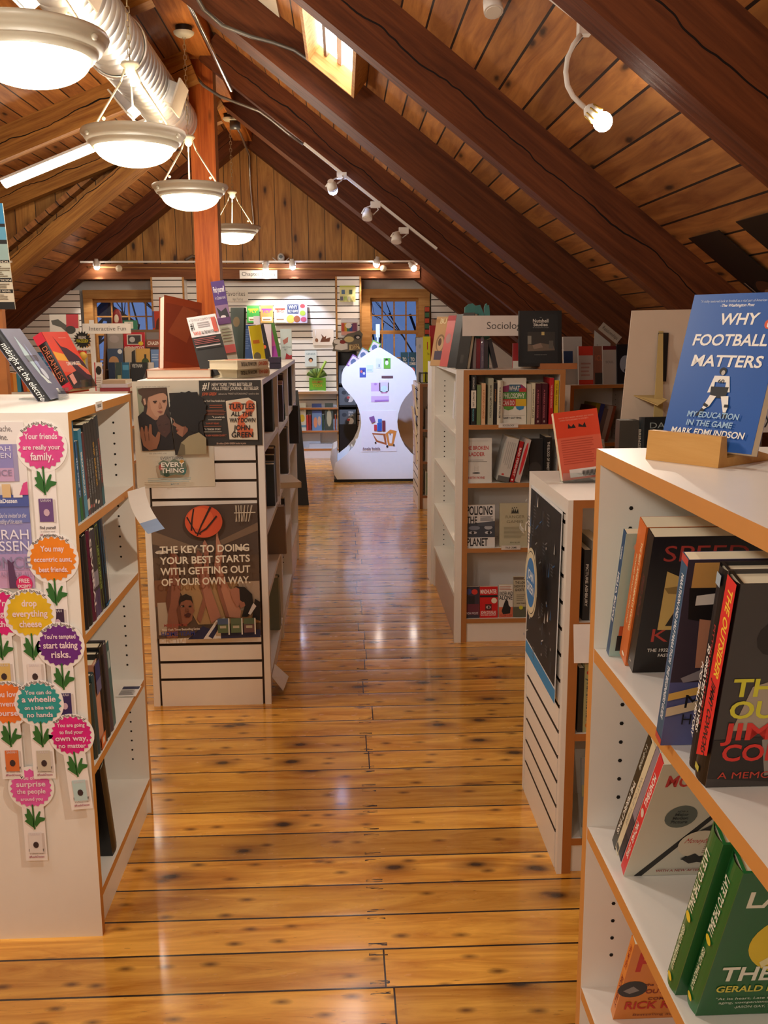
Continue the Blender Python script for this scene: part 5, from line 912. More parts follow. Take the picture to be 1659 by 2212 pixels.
# ================================================================ hourglass display unit
YH = 9.75; h5 = zf(620, 740, 5.53)
left = [(600, 1662), (562, 1575), (560, 1520), (578, 1440), (640, 1395), (720, 1330), (800, 1235), (850, 1130), (880, 1020), (886, 950), (875, 860), (840, 750), (790, 665), (720, 590), (668, 530), (650, 480), (652, 420), (672, 350), (700, 312), (760, 268), (860, 200), (960, 132), (1055, 72), (1098, 58)]
cxm = onY(*h5(1098, 300), YH).x; lp = [onY(*h5(*p), YH) for p in left]; pts = [(p.x, YH, max(p.z, .03)) for p in lp] + [(2*cxm - p.x, YH, max(p.z, .03)) for p in reversed(lp[:-1])]
WHB = flat('f0f0f0', .4, .02)
r = root('hourglass_display', 'tall white hourglass-shaped book display at the end of the aisle', 'display stand', (cxm, YH, .03))
mb = MB(); mb.prism(pts, (0, .02, 0), WHB); mb.build('front_panel', r, True)
mb = MB(); mb.prism([(x, YH + .62, z) for x, y, z in pts], (0, .02, 0), WHB); mb.build('back_panel', r, True)
mb = MB(); mb.box(cxm - .015, cxm + .015, YH + .02, YH + .62, .05, 1.30, flat('d8d4d0')); mb.build('centre_panel', r, True)
for s_ in (-1, 1):
    for z, w in ((.13, .40), (.40, .24), (.95, .28), (1.12, .26)):
        mb = MB(); a, b = sorted((cxm + s_*.015, cxm + s_*w)); mb.box(a, b, YH + .02, YH + .62, z - .02, z, flat('dcd6cf')); mb.build('shelf', r, True)
mb = MB(); mb.box(cxm - .47, cxm + .47, YH + .01, YH + .63, 0, .03, BLACK); mb.build('plinth', r, True)
mb = MB(); a = onY(*h5(575, 1440), YH + .1); mb.prism([(a.x - .02, YH + .02, .10), (a.x - .05, YH + .02, .24), (a.x - .02, YH + .02, .34), (a.x + .02, YH + .02, .36), (a.x + .02, YH + .02, .10)], (0, .6, 0), flat('c9c4be')); mb.build('tray', r, True)
YHF = YH - .003
cardY('cut_out_picture', 'cut-out poster with an orange book cart, low on the hourglass display', 'poster', *[h5(890, 0)[0], h5(1310, 0)[0], h5(0, 815)[1], h5(0, 1305)[1]], YHF, 'f2eef2', [('p', [(.30, .46), (.68, .44), (.72, .16), (.42, .24)], 'b06030'), ('p', [(.34, .42), (.62, .40), (.66, .22), (.45, .28)], 'eee4dc'), ('p', [(.68, .44), (.82, .54), (1, .50), (.90, .14), (.76, .14)], 'd98a3a'), ('p', [(.76, .44), (.90, .44), (.86, .20), (.80, .20)], 'f0e8e4'), T('R', .82, .40, .05, '5a5a5a', .05), ('e', .40, .22, .025, .025, '3a2018', 10), ('e', .73, .13, .03, .03, '26242a', 10), ('e', .92, .16, .025, .025, '26242a', 10), ('r', .45, .50, .58, .70, '2a5ab8'), ('r', .59, .50, .68, .76, '7a2a3a'), ('r', .47, .71, .58, .80, '3a78c8'), ('r', .36, .52, .44, .66, 'c83a4a'), ('p', [(.22, .84), (.36, .88), (.40, .74), (.30, .70)], '8a5a9a'), T('Amelia Bedelia', .28, .06, .05, '7a4a4a', .5)], th=.002)
def hc(x0, x1, y0, y1, col, lb, its=(), name='pinned_card', cat='card', g='cards pinned on the hourglass display'): cardY(name, lb, cat, h5(x0, 0)[0], h5(x1, 0)[0], h5(0, y0)[1], h5(0, y1)[1], YHF, col, list(its), th=.0015, group=g)
hc(1062, 1122, 190, 305, 'dfe8e8', 'pale pinned card with a tiny figure near the hourglass top', [('r', .55, .1, .7, .4, '4a6a8a')]); hc(1155, 1236, 185, 312, '6cb83a', 'bright green card with a small white animal near the hourglass top', [('e', .45, .55, .25, .22, 'f0f0ec', 10), ('e', .42, .85, .2, .1, '2a2a2a', 10)])
hc(868, 942, 300, 415, '4a5ab0', 'blue and red pinned card left on the hourglass display', [('e', .3, .6, .2, .15, 'd86a6a', 8), ('e', .7, .4, .2, .15, 'd8d8f0', 8), ('e', .6, .7, .2, .1, '2a3a90', 8)]); hc(950, 1028, 270, 352, 'd8ecec', 'pale blank pinned slip beside the blue and red card', [('l', .1, .2, .9, .4, 2, '9ab8c0')])
hc(1130, 1266, 398, 427, '6a4a52', 'narrow brown label strip across the hourglass display'); hc(1005, 1215, 480, 710, 'd8b8e4', 'lilac picture sheet in the middle of the hourglass display', [('r', .0, .3, 1, .55, 'f0e8f4'), ('e', .25, .93, .08, .06, 'b88ad0', 12), ('p', [(.2, .0), (1, .05), (1, .12), (.2, .1)], 'a878c8')]); hc(1104, 1216, 450, 610, 'ece4f0', 'white pouch hanging over the lilac sheet on the hourglass', [('r', .1, .1, .9, .85, 'dcd4ec'), ('e', .5, .35, .35, .25, 'c8e8e4', 12), ('r', .2, .02, .8, .1, 'd88ab8')])
for i, (x, z, rt, c, lb) in enumerate(((-.33, 1.185, 32, '8a5a9a', 'small purple picture book on the hourglass left shoulder'), (-.23, 1.25, 30, '6a8a7a', 'small grey-green picture book on the hourglass left shoulder'), (-.11, 1.32, 26, '7ab03a', 'small green picture book nearest the hourglass tip'))):
    book(TR(cxm + x, YH + .10, z + .01) @ RY(rt) @ TR(0, .02, 0) @ RZ(-90), .09, .13, .012, c, lb, [('r', .1, .1, .9, .9, 'd8c8d0'), ('e', .5, .5, .3, .25, '5a6a8a', 9)], lite=True, group='books on the hourglass shoulder')
p = onY(816, 700, YH + .2); mb = MB(); mb.tube([(p.x, YH + .2, 1.33), (p.x, YH + .2, 1.5)], .012, flat('c8d0d8'), 8); mb.box(p.x - .02, p.x + .02, YH + .19, YH + .21, 1.47, p.z, flat('e4e6ea')); tag(mb.build('sign_clip'), 'white clip post rising from the hourglass tip before the window', 'clip')
for i, (y, lb) in enumerate(((YH + .1, 'silvery picture book leaning in the hourglass lower left tray'), (YH + .3, 'farther grey picture book in the hourglass lower left tray'))):
    book(TR(cxm - .36 + .07*i, y, .131) @ RY(18) @ RZ(0), .2, .24, .012, 'b8bcc4', lb, [('p', [(.1, .1), (.5, .7), (.9, .2)], '5a6a7a')], lite=True)

# ================================================================ far wall things
YK = 11.9
def wy(name, lb, cat, x0, x1, y0, y1, col, its, Y=YK, **kw): return cardY(name, lb, cat, x0, x1, y0, y1, Y, col, its, **kw)
wy('section_sign', 'small white sign for chapter books hanging from the tie beam', 'sign', 518, 599, 584, 602, 'efece6', [T('Chapter Books', .5, .35, .45, '3a3632', .9, 0)], Y=11.66, th=.004)
wy('section_sign', 'wide pale sign half hidden behind the post on the slat wall', 'sign', 425, 536, 627, 652, 'e8e2d6', [T('Elementary Favorites', .5, .5, .42, '6a645a', .9, 0), T('Ages 7 and up', .8, .1, .25, '7a746a', .2, 0)], th=.004)
mb = MB(); a = onY(500, 698, YK - .1); b = onY(672, 698, YK - .1); mb.box(a.x, b.x, YK - .1, YK + .01, a.z - .008, a.z, ACR); tag(mb.build('display_ledge'), 'clear acrylic ledge under the bright comic books on the slat wall', 'shelf')
GY = 'comic books on the far slat wall'
for x0, x1, yt, c, ti, lb in ((534, 561, 660, '3fae4a', 'd8c83a', 'shiny green comic book, first on the clear wall ledge'), (563, 590, 660, 'e0a05a', '9a4ab0', 'shiny orange comic book, second on the clear wall ledge'), (592, 619, 659, 'd8d4b8', 'c83a2a', 'shiny silver comic book with red title, third on the clear ledge')):
    face_out(x0, x1, yt, 697, YK - .07, .012, c, lb, [('r', .1, .72, .9, .82, ti), T('BIG' if ti[0] == 'c' else 'FLY', .5, .58, .14, ti, .6), ('r', .12, .1, .88, .34, 'e8e0d0'), ('r', .2, .14, .8, .22, '8a6a4a')], 6, GY, rough=.18)
face_out(619, 664, 653, 698, YK - .07, .014, 'b8b0c8', 'largest shiny comic book with navy title block, last on the clear ledge', [('r', .05, .45, .58, .9, '23325a'), T('WHY', .32, .70, .16, 'f0ead8', .42), T('FLY GUY?', .32, .52, .12, 'f0ead8', .46), ('e', .78, .82, .12, .1, 'c83a3a', 12), ('e', .78, .48, .14, .13, '9ab03a', 12), ('e', .2, .2, .2, .2, 'e0a84a', 14), ('e', .5, .2, .16, .16, '8a4a2a', 12), ('e', .82, .18, .14, .12, 'b04a6a', 12)], 6, GY, rough=.18)
wy('framed_print', 'clear sleeved sepia print pinned on the slat wall', 'picture', 676, 721, 711, 746, 'e6dac8', [('p', [(.35, .2), (.45, .5), (.40, .7), (.55, .5), (.65, .6), (.62, .4), (.85, .5), (.8, .22)], '6a3a1e'), ('e', .18, .32, .08, .12, '8a5a3a', 9), ('p', [(.1, .9), (.16, .95), (.14, .6), (.1, .5)], 'f6f2ea')], th=.003)
face_out(659, 684, 757, 792, YK - .04, .012, 'cfdcdc', 'pale blue children\'s book with a dark-haired child, hung on the slat wall', [T('GENIUS', .5, .72, .12, '7a98a0', .8), ('e', .5, .42, .2, .14, '2a1a16', 12), ('e', .5, .36, .13, .1, 'd89a6a', 12)], 5)
a = onY(690, 845, 11.75); r = root('green_book_display', 'bright green picture book standing open on the far wall ledge', 'book', (a.x, 11.75, a.z))
face = [('r', 0, 0, .5, .12, '3a8a4a'), T('SO YOU ARE A', .5, .82, .09, '3a4a1a', .6), T('GRUMPY', .5, .6, .18, 'b86a2a', .66), T('YODA', .5, .32, .22, 'b8a02a', .6), ('l', .2, .04, .9, .1, 1, 'd8e8d0')]
mb = MB(); b0, b1, c0 = onY(668, 840, 11.75), onY(704, 840, 11.75), onY(668, 816, 11.75); mb.obox((b0.x, 11.75, a.z), (b1.x - b0.x, 0, 0), (0, .015, 0), (0, 0, c0.z - a.z), flat('6cb02a')); mb.art((b0.x, 11.75, a.z), (b1.x - b0.x, 0, 0), (0, 0, c0.z - a.z), face, .0008); mb.build('cover', r, True)
mb = MB(); c1 = onY(676, 816, 11.76)
for i in range(9):
    an = math.radians(20 + 17*i); mb.tube([(c1.x + .045, 11.77, c1.z), (c1.x + .045 + .13*math.cos(an), 11.77, c1.z + .11*math.sin(an))], [.012, .03 if i % 2 else .02], flat('6a8a3a' if i % 2 else '4a6a2a'), 6)
mb.tube([(c1.x + .06, 11.76, c1.z), (c1.x + .16, 11.76, c1.z + .2)], .016, flat('9ac04a'), 8); mb.build('pop_up', r, True)
# slatted columns
for i, (x0, x1, yt, lb) in enumerate(((724, 780, 599, 'narrow slatted column with wooden edges left of the right window'), (325, 397, 598, 'narrow slatted column with wooden edges right of the left window'))):
    Y = 11.7; a, b, zt = onY(x0, yt, Y).x, onY(x1, yt, Y).x, 2.17; r = root('slatted_column', lb, 'display column', (a, Y, 0))
    mb = MB(); mb.box(a, b, Y + .004, 11.92, 0, zt, WHITE); mb.build('core', r, True); mb = MB(); slats(mb, (a + .02, Y + .004, 0), (b - a - .04, 0, 0), (0, 0, zt), (0, -1, 0)); mb.build('slat_panel', r, True)
    for q in (a, b - .02): mb = MB(); mb.box(q, q + .02, Y - .02, Y + .004, 0, zt, PINE); mb.build('edge_strip', r, True)
Y = 11.675
wy('picture_list', 'pale yellow sheet with tiny book pictures on the narrow slatted column', 'poster', 734, 768, 617, 652, 'dcdc9a', [('r', 0, .9, 1, 1, 'b8c04a'), ('r', .12, .48, .33, .74, '5a7a9a'), ('r', .6, .48, .8, .74, '4a5a4a')] + [('r', .03 + .24*i, .08, .21 + .24*i, .33, q) for i, q in enumerate(('6a6a7a', '9ab05a', 'a8a890', 'c8c07a'))], Y=Y)
r = root('craft_kit', 'craft kit in a foil-topped clear bag hanging on the narrow slatted column', 'craft kit', onY(755, 710, Y)); a, b, c = onY(737, 725, Y - .03), onY(773, 725, Y - .03), onY(737, 689, Y - .03)
mb = MB(); mb.box(a.x, b.x, Y - .03, Y - .005, a.z, c.z, flat('c8b8b0', .25)); mb.art((a.x, Y - .03, a.z), (b.x - a.x, 0, 0), (0, 0, c.z - a.z), [('r', .02, .25, .2, .75, 'c8503a'), ('r', .2, .25, .35, .75, 'd8a82a'), ('r', .35, .25, .5, .5, '4a8a6a'), ('r', .5, .25, .68, .7, '3a4a8a'), ('r', .68, .25, .95, .75, '7a3a5a'), ('r', .02, .04, .95, .25, 'd89a8a'), ('e', .45, .6, .2, .17, 'e0d8cc', 8), ('r', 0, .8, 1, 1, 'd8d8dc')], .0008); mb.build('bag', r, True)
# black stepped display with animal books
r = root('black_book_dump', 'tall black stepped display of dark picture books left of the hourglass', 'display stand', (onY(735, 1000, 11.4).x, 11.4, 0)); a, b = onY(731, 900, 11.4).x, onY(772, 900, 11.4).x
mb = MB(); mb.box(a, a + .008, 11.3, 11.66, 0, 1.30, BLACK); mb.box(b - .008, b, 11.3, 11.66, 0, 1.30, BLACK); mb.box(a, b, 11.65, 11.66, 0, 1.30, BLACK); mb.box(a, b, 11.30, 11.31, 0, .45, BLACK); mb.build('body', r, True)
zs = [onY(740, y, 11.35).z for y in (923, 875, 828)]
for z in zs: mb = MB(); mb.box(a, b, 11.33, 11.65, z - .02, z, BLACK); mb.build('shelf', r, True)
mb = MB(); hz = 1.30; cx0, cx1 = onY(718, 760, 11.45).x, onY(784, 760, 11.45).x; pp = [(0, 0), (.04, .2), (0, .4), (.05, .62), (.2, .66), (.3, .6), (.5, .92), (.7, .98), (.9, 1.1), (1, .9), (.95, .5), (.98, .25), (.9, .05), (.5, -.04)]
mb.prism([(cx0 + (cx1 - cx0)*u, 11.45, hz + .22*v) for u, v in pp], (0, .01, 0), flat('6a6458')); mb.art((cx0, 11.45, hz), (cx1 - cx0, 0, 0), (0, 0, .22), [('p', [(.08, .1), (.1, .3), (.3, .45), (.5, .4), (.5, .1), (.3, .05)], 'eceae4'), ('e', .16, .5, .12, .13, 'e8e6e0', 10), ('e', .34, .48, .1, .1, '8a2a24', 9), ('p', [(.55, .05), (.56, .34), (.85, .38), (.92, .1)], 'dcc890'), ('e', .55, .62, .16, .16, 'd0c088', 14), T('DIVA', .73, .24, .13, '6a3a24', .26), T('FLEA', .73, .1, .12, '6a3a24', .24), ('e', .82, .75, .12, .12, '2a2a2e', 9), ('e', .84, .72, .06, .07, 'd8d4d0', 8)], .0008); mb.build('header', r, True)
for z, lb in zip(zs, ('lowest dark picture book in the black stepped display', 'middle dark picture book in the black stepped display', 'top dark picture book in the black stepped display')):
    book(TR(a + .012, 11.34, z + .001) @ RX(-10) @ TR(0, .012, 0) @ RZ(-90), b - a - .03, .21, .012, '3a3c3c', lb, [('e', .3, .7, .15, .12, '1a1a1c', 10), T('DIVA', .7, .78, .12, 'c8c8c0', .3), T('FLEA', .7, .62, .12, 'c8c8c0', .3), ('e', .65, .35, .22, .2, 'd4d2cc', 12), ('e', .45, .3, .14, .16, '26262a', 9), ('e', .55, .42, .1, .08, 'a82a24', 9)], lite=True, group='dark picture books in the black display')
# low far bookcase books
YL = 11.645
for x0, x1, yt, yb, c, lb, fr in ((644, 661, 871, 904, 'd8dcd0', 'white paperback with yellow lemon shape in the low far bookcase', [T('WHY', .5, .7, .14, '2a2a2a', .6), ('e', .5, .45, .35, .14, 'd8c83a', 12), ('r', 0, .12, 1, .2, '6aa0b8')]), (674, 695, 872, 904, '6a8ab0', 'light blue children\'s paperback in the low far bookcase', [('r', 0, .65, 1, 1, '3a4a7a'), ('e', .35, .3, .2, .2, 'd88a5a', 10), ('e', .75, .35, .18, .18, 'c8a88a', 10)]), (702, 720, 871, 904, '3a4230', 'dark green book with a pale animal in the low far bookcase', [('e', .5, .45, .3, .32, 'b8b088', 10)])):
    face_out(x0, x1, yt, yb, YL + .02, .03, c, lb, fr, 4, 'books in the low far bookcase', zb=.3405)
for x, w, c, lb in ((662, 4, 'c83a34', 'narrow red spine between two face-out books in the low far bookcase'), (667, 5, '8a2420', 'dark red spine between two face-out books in the low far bookcase'), (696, 4, '2f4a34', 'narrow green spine in the low far bookcase'), (723, 3, 'a04a2a', 'narrow rust spine at the right end of the low far bookcase')):
    a = onY(x, 904, YL + .02); book(TR(a.x, YL + .02, .3405), .15, .19, w*.0057, c, lb, lite=True, group='books in the low far bookcase')
mb = MB(); a = onY(650, 955, YL + .05); b = onY(718, 955, YL + .05); mb.box(a.x + .1, b.x, YL + .05, YL + .17, .1205, .17, flat('c9ccd0', .2)); mb.box(a.x, b.x - .15, YL + .19, YL + .20, .1205, .29, flat('d8d6d2')); tag(mb.build('clear_bin'), 'pale plastic tray on the bottom shelf of the low far bookcase', 'tray')
# window sill books and hanging strip right of the window
for x0, x1, lb in ((866, 882, 'left of two blue counting books with pink rings on the window sill'), (883, 900, 'right of two blue counting books with pink rings on the window sill')):
    face_out(x0, x1, 761, 806, 11.85, .015, '2a5a78', lb, [T('TO', .5, .66, .14, 'e0dcd0', .5), T('ZOMBIES', .5, .52, .1, 'e0dcd0', .8), ('e', .5, .28, .3, .15, 'd85a4a', 14), ('e', .5, .28, .1, .05, '4a1a1a', 8)], 6, 'two blue counting books', zb=.9505)
r = root('hanging_packet_strip', 'hanging strip of small red and green packets on the right window casing', 'packet strip', onY(922, 665, 11.86))
a, b = onY(917, 735, 11.86), onY(928, 662, 11.86); mb = MB(); mb.box(a.x, b.x, 11.86, 11.865, a.z, b.z, flat('3a3024')); mb.build('strip', r, True)
for i in range(6):
    z = a.z + (b.z - a.z)*(i + .1)/6; mb = MB(); mb.box(a.x + .005, b.x - .005, 11.845, 11.86, z, z + (b.z - a.z)*.13, flat('b8442a' if i % 2 else '3a6a4a')); mb.build('packet', r, True)
wy('brown_paper_bag', 'brown paper bag hanging from a clip on the slat wall beside the right window', 'bag', 933, 957, 689, 724, 'b0886a', [('r', .15, .97, .7, 1.03, '2a2420')], Y=11.85, th=.03)
# ================================================================ orange-framed bookcase facing the viewer
YDF = 4.575; PXM = .00222
def dx(zx): return onY(880 + zx/4.608, 900, 4.57).x
def drow(z, items, phrase, g='books in the orange-framed bookcase'):
    for x0, x1, h, c, d, kw in items:
        kw = dict(kw); ln = kw.pop('lean', 0); dyy = kw.pop('dy', 0); w = kw.pop('w', .15); fo = kw.pop('fo', False); a, b = dx(x0), dx(x1); lb = d + ' ' + phrase
        if fo: book(TR(a, YDF + .012 + dyy, z + .0006) @ RX(-5) @ TR(0, .02, 0) @ RZ(-90), b - a, h, kw.pop('t', .02), c, lb, group=g, **kw)
        else:
            t = (b - a)*(1 if not ln else math.cos(math.radians(ln))); up = t*math.sin(math.radians(ln)) if ln > 0 else 0
            book(TR(a, YDF + dyy, z + .0006 + up) @ RY(ln), w, h, t*.97, c, lb, group=g, **kw)
def ss(s, c, h=.45, w=.7, u=.5): return [T(s, u, .3, h, c, w)]
drow(1.095, [(592, 624, .21, '3a1426', 'dark plum spine first', dict(spine=ss('HUMANS', '8a4a5a'))), (634, 684, .236, '16171a', 'tall spine banded black and cream', dict(spine=[('r', .3, 0, .66, 1, 'e0d8c8'), T('ECONOMICS', .16, .3, .32, 'c8c4bc', .24), T('SECRET LIFE', .48, .35, .3, '3a3430', .3), T('PROGRAMS', .8, .3, .32, '5aa0a8', .26)])), (692, 732, .19, '6f8558', 'plain moss green spine', {}), (737, 778, .198, 'd8b088', 'pale apricot spine with orange letters', dict(spine=ss('A SPLENDID EXCHANGE', 'b0622e'))), (804, 856, .222, 'a9aa96', 'grey-sage spine with dark title', dict(spine=ss('MORAL MOTIVATION', '4a4a40', .35))), (861, 889, .2, '14131a', 'narrow black spine', dict(spine=ss('PROOF', 'b87a3a', .4, .3, .3))), (894, 948, .212, 'd2ccb8', 'rounded cream hardback spine', dict(hard=True, spine=ss('THE HARDEST PROBLEM', '6a6458', .3))),
    (951, 1190, .222, 'dcd8cc', 'white face-out book with coloured banner blocks', dict(fo=True, front=[('p', [(.02, .82), (.2, .84), (.32, .86), (.8, .86), (.95, .80), (1, .74), (1, .70), (.02, .70)], '8a2a5a'), ('p', [(.3, .86), (.75, .86), (.80, .70), (.25, .70)], '2a5a78'), ('r', .7, .70, 1, .78, 'b02a2c'), ('r', .0, .545, 1, .70, '4a8a3a'), ('r', .0, .39, .56, .545, 'b8302c'), ('r', .56, .39, 1, .545, 'd0a81c'), ('p', [(.05, .39), (.5, .39), (.45, .33), (.25, .30), (.08, .33)], '5a9a3a'), ('p', [(.56, .39), (.92, .39), (.88, .33), (.72, .30), (.6, .33)], '2a7ab0'), T('WHAT', .5, .73, .10, 'd8d8d0', .44), T('PHILOSOPHY', .48, .565, .105, 'd8dcc8', .9), T('CAN DO', .26, .415, .10, 'e0d0c8', .5), ('r', .05, .19, .95, .194, '8a8680'), T('GARY GUTTING', .42, .12, .04, '2a2826', .76)])),
    (1197, 1232, .192, 'c8c2ae', 'faded cream spine left of the taller ivory one', {}), (1234, 1270, .198, 'd8d0b4', 'ivory spine with fine dark print', dict(spine=ss('PHILOSOPHY FOR LIFE', '4a443a', .4))), (1274, 1333, .196, '4a1420', 'left of two matching maroon spines', dict(spine=ss('A FREUD READER', 'b8606a', .25) + [('e', .93, .5, .03, .14, 'a89a98')])), (1337, 1394, .196, '4a1422', 'right of two matching maroon spines', dict(spine=ss('A FREUD READER', 'b8606a', .25) + [('e', .93, .5, .03, .14, 'a89a98')])), (1410, 1452, .222, 'c02028', 'scarlet spine with pale script', dict(spine=ss('THE POWER OF NOTICING', 'e0a8a0', .4, .5, .4))), (1460, 1502, .21, 'd8b81c', 'yellow spine with black swirl at its foot', dict(spine=ss('THUMB WARS', '8a6a14', .4, .5, .32) + [('e', .84, .5, .04, .35, '2a261a'), ('e', .92, .5, .04, .35, '3a3420')]))], 'on the orange-framed case, top shelf')
drow(.81, [(590, 856, .218, 'd8d6d0', 'white face-out book with red title and a drawn ladder', dict(fo=True, front=[T('THE BROKEN', .42, .74, .085, 'b8322c', .92), T('LADDER', .42, .60, .085, 'b8322c', .60), ('l', .0, .46, .85, .53, 2, '8a8884'), ('r', .34, .24, .345, .38, '8a8a88'), ('r', .48, .24, .485, .38, '8a8a88'), ('r', .34, .28, .48, .284, '8a8a88'), ('r', .34, .33, .48, .334, '8a8a88'), ('e', .41, .22, .15, .015, '1a1a1a'), T('KEITH PAYNE', .42, .09, .05, 'b84a44', .62), ('r', 0, .935, .85, .94, 'b0aeaa')])), (905, 1030, .218, 'cac8c2', 'wide white spine with a grey townscape at its foot', dict(lean=13, spine=[('r', .88, 0, 1, 1, '5a5a58'), ('r', .82, .25, .86, .45, 'c83a34'), ('l', .1, .1, .7, .9, 5, 'a8a6a2')])), (1035, 1078, .205, 'a8181e', 'crimson spine with white letters leaning right', dict(lean=13, spine=ss('BAD FEMINIST', 'e8d8d4', .5, .7) + [('r', .92, .2, .96, .6, 'e8e0d8')])), (1084, 1140, .215, 'c8bcb8', 'grey spine with a fat red brush stroke', dict(lean=14, spine=[('e', .45, .55, .38, .3, 'd82a34', 20)])), (1252, 1383, .21, '26211f', 'near-black face-out photo book', dict(fo=True, dy=.03, front=[('e', .4, .3, .5, .15, '3a3430', 12)])), (1387, 1448, .222, '121213', 'black spine with white condensed capitals', dict(spine=ss('THE BLOOD OF EMMETT TILL', 'd0ccc4', .4, .8)))], 'on the orange-framed case, second shelf')
drow(.485, [(597, 898, .212, 'd8d6d4', 'white face-out book with huge black capitals and eyes', dict(fo=True, front=[T('POLICING', .48, .77, .20, '17171a', .9), T('THE', .22, .56, .17, '17171a', .36), ('r', .0, .24, 1, .57, '3a3f4a'), ('e', .3, .46, .2, .05, '7a8090', 12), ('e', .78, .47, .14, .05, 'a8aab0', 12), ('e', .25, .35, .14, .035, 'c8c8cc', 12), ('e', .78, .35, .12, .035, 'c8c8cc', 12), ('e', .25, .35, .05, .035, '15151a', 10), ('e', .8, .35, .05, .035, '15151a', 10), ('r', 0, .0, 1, .18, 'd8d6d4'), ('r', .72, .18, 1, .24, 'd8d6d4'), ('p', [(.4, .58), (1, .62), (1, .5), (.42, .5)], '4a4e58'), T('PLANET', .40, .04, .18, '17171a', .72), ('l', .5, .62, .95, .74, 4, '5a5a5c')])), (948, 1230, .218, 'b8b296', 'pale khaki face-out book with four tiny soldiers', dict(fo=True, front=[('p', [(.42, .78), (.44, .88), (.47, .80), (.5, .89), (.53, .80), (.56, .89), (.6, .80), (.66, .88), (.68, .78)], '24241e'), ('e', .45, .89, .02, .015, '24241e', 8), ('e', .53, .90, .02, .015, '24241e', 8), ('e', .61, .90, .02, .015, '24241e', 8), ('r', .4, .765, .7, .775, '24241e'), T('RANGER', .55, .66, .065, '7a745a', .7, 0), T('GAMES', .55, .55, .065, '7a745a', .62, 0), ('l', .15, .2, .95, .47, 9, '8f8a70'), T('BEN BLUM', .55, .09, .03, '6a6450', .36, 0)]))], 'on the orange-framed case, third shelf')
drow(.122, [(590, 748, .158, '3a3340', 'small dark paperback with red sky and white name', dict(fo=True, front=[('r', 0, .1, 1, .45, '6a2a3a'), ('e', .7, .84, .2, .09, 'd83a2c', 14), ('e', .3, .85, .2, .1, '3a4a8a', 12), T('LINDA WOLFE', .5, .12, .07, 'c8c4c8', .86), ('r', .3, .45, .7, .7, '1f1a20')])), (756, 940, .158, 'c8181e', 'small bright red paperback with a single eye', dict(fo=True, front=[T('MINDHUNTER', .48, .78, .13, 'f0e8e2', .92, 1), ('r', 0, .66, 1, .73, '14100f'), ('e', .8, .55, .16, .09, 'e8e0c8', 16), ('r', .3, .24, .66, .44, '5a1a1a'), ('e', .48, .34, .14, .05, 'b8a8a8', 12), ('e', .5, .34, .05, .045, '1a1412', 10), T('JOHN DOUGLAS', .48, .13, .09, 'f0e4de', .86), T('AND MARK OLSHAKER', .48, .07, .04, 'f0e4de', .86)])), (952, 1098, .165, 'd8d4cc', 'small paperback with a rider silhouette over orange ground', dict(fo=True, front=[('l', .05, .84, .95, .97, 3, 'a85a3a'), T('UNDER AND', .5, .68, .12, '15161c', .96), T('ALONE', .5, .55, .12, '15161c', .94), ('r', 0, 0, 1, .32, 'c86a4a'), ('p', [(.2, .2), (.35, .4), (.45, .52), (.55, .56), (.66, .5), (.7, .38), (.85, .3), (.8, .12), (.3, .1)], '141214'), T('WILLIAM QUEEN', .5, .03, .07, 'b03a30', .86)])), (1104, 1260, .205, 'b8b098', 'tall book with black capitals and a yellow dot', dict(fo=True, front=[('r', 0, .93, 1, 1, '6a5a4a'), T('THE LONG', .5, .83, .06, '2a2824', .76), T('SHADOW OF SMALL', .5, .74, .06, '2a2824', .9), T('GHOSTS', .4, .65, .06, '2a2824', .6), ('l', .2, .4, .8, .58, 4, '8a8470'), T('LAURA TILLMAN', .5, .33, .035, '3a362e', .6), ('r', 0, 0, 1, .26, '5a5a48'), ('e', .5, .24, .13, .05, 'c8c830', 14)]))], 'on the orange-framed case, bottom shelf')
for px, py, s, lb in ((962, 918, 'SOCIOLOGY', 'white section label on the top shelf edge of the orange-framed bookcase'), (1083, 1182, 'TRUE CRIME', 'white section label on the third shelf edge of the orange-framed bookcase')):
    a = onY(px if s[0] == 'T' else 1077, py + 4, 4.566); mb = MB(); mb.box(a.x, a.x + .095, 4.566, 4.5672, a.z - .004, a.z + .017, flat('d8d2ca')); mb.art((a.x, 4.566, a.z - .004), (.095, 0, 0), (0, 0, .021), [T(s, .5, .3, .4, '4a4642', .6)], .0003); tag(mb.build('shelf_label'), lb, 'label')
# face-out book in the end unit
p = onX(928, 893, .53)
book(TR(.585, 4.96, 1.051) @ RZ(-52) @ RX(-8) @ TR(0, .02, 0) @ RZ(-90), .14, .26, .02, '5a2418', 'rust-red book with arched cream title in the end unit by the aisle', front=[('r', 0, .0, 1, .2, '74301c'), ('e', .5, .45, .45, .14, '2e1712', 12), ('e', .4, .6, .3, .1, '6a2a1a', 12), T('THE', .2, .88, .035, 'c8b8a8', .1), T('HUNTERS PROMISE', .5, .78, .07, 'd0c4b4', .94, 1, .15), T('An Abenaki Tale', .55, .71, .03, 'a89888', .4, 0), T('Joseph Bruchac', .35, .04, .04, 'c8b8a4', .5)])
book(TR(.60, 4.76, 1.051) @ RZ(-70) @ RX(-4) @ TR(0, .02, 0) @ RZ(-90), .05, .24, .02, '23315e', 'narrow navy book behind the rust-red one in the end unit', hard=True) if False else None
mb = MB(); mb.face([(.539, 4.60, 1.30), (.539, 4.64, 1.30), (.535, 4.64, 1.20), (.528, 4.62, 1.13), (.534, 4.60, 1.12)], flat('e4e2ea')); mb.face([(.5385, 4.60, 1.30), (.5335, 4.60, 1.12), (.5275, 4.62, 1.13), (.5345, 4.64, 1.20), (.5385, 4.64, 1.30)], flat('e4e2ea')); tag(mb.build('clear_sleeve'), 'crumpled white paper sleeve taped to the corner of the end unit', 'paper sleeve')
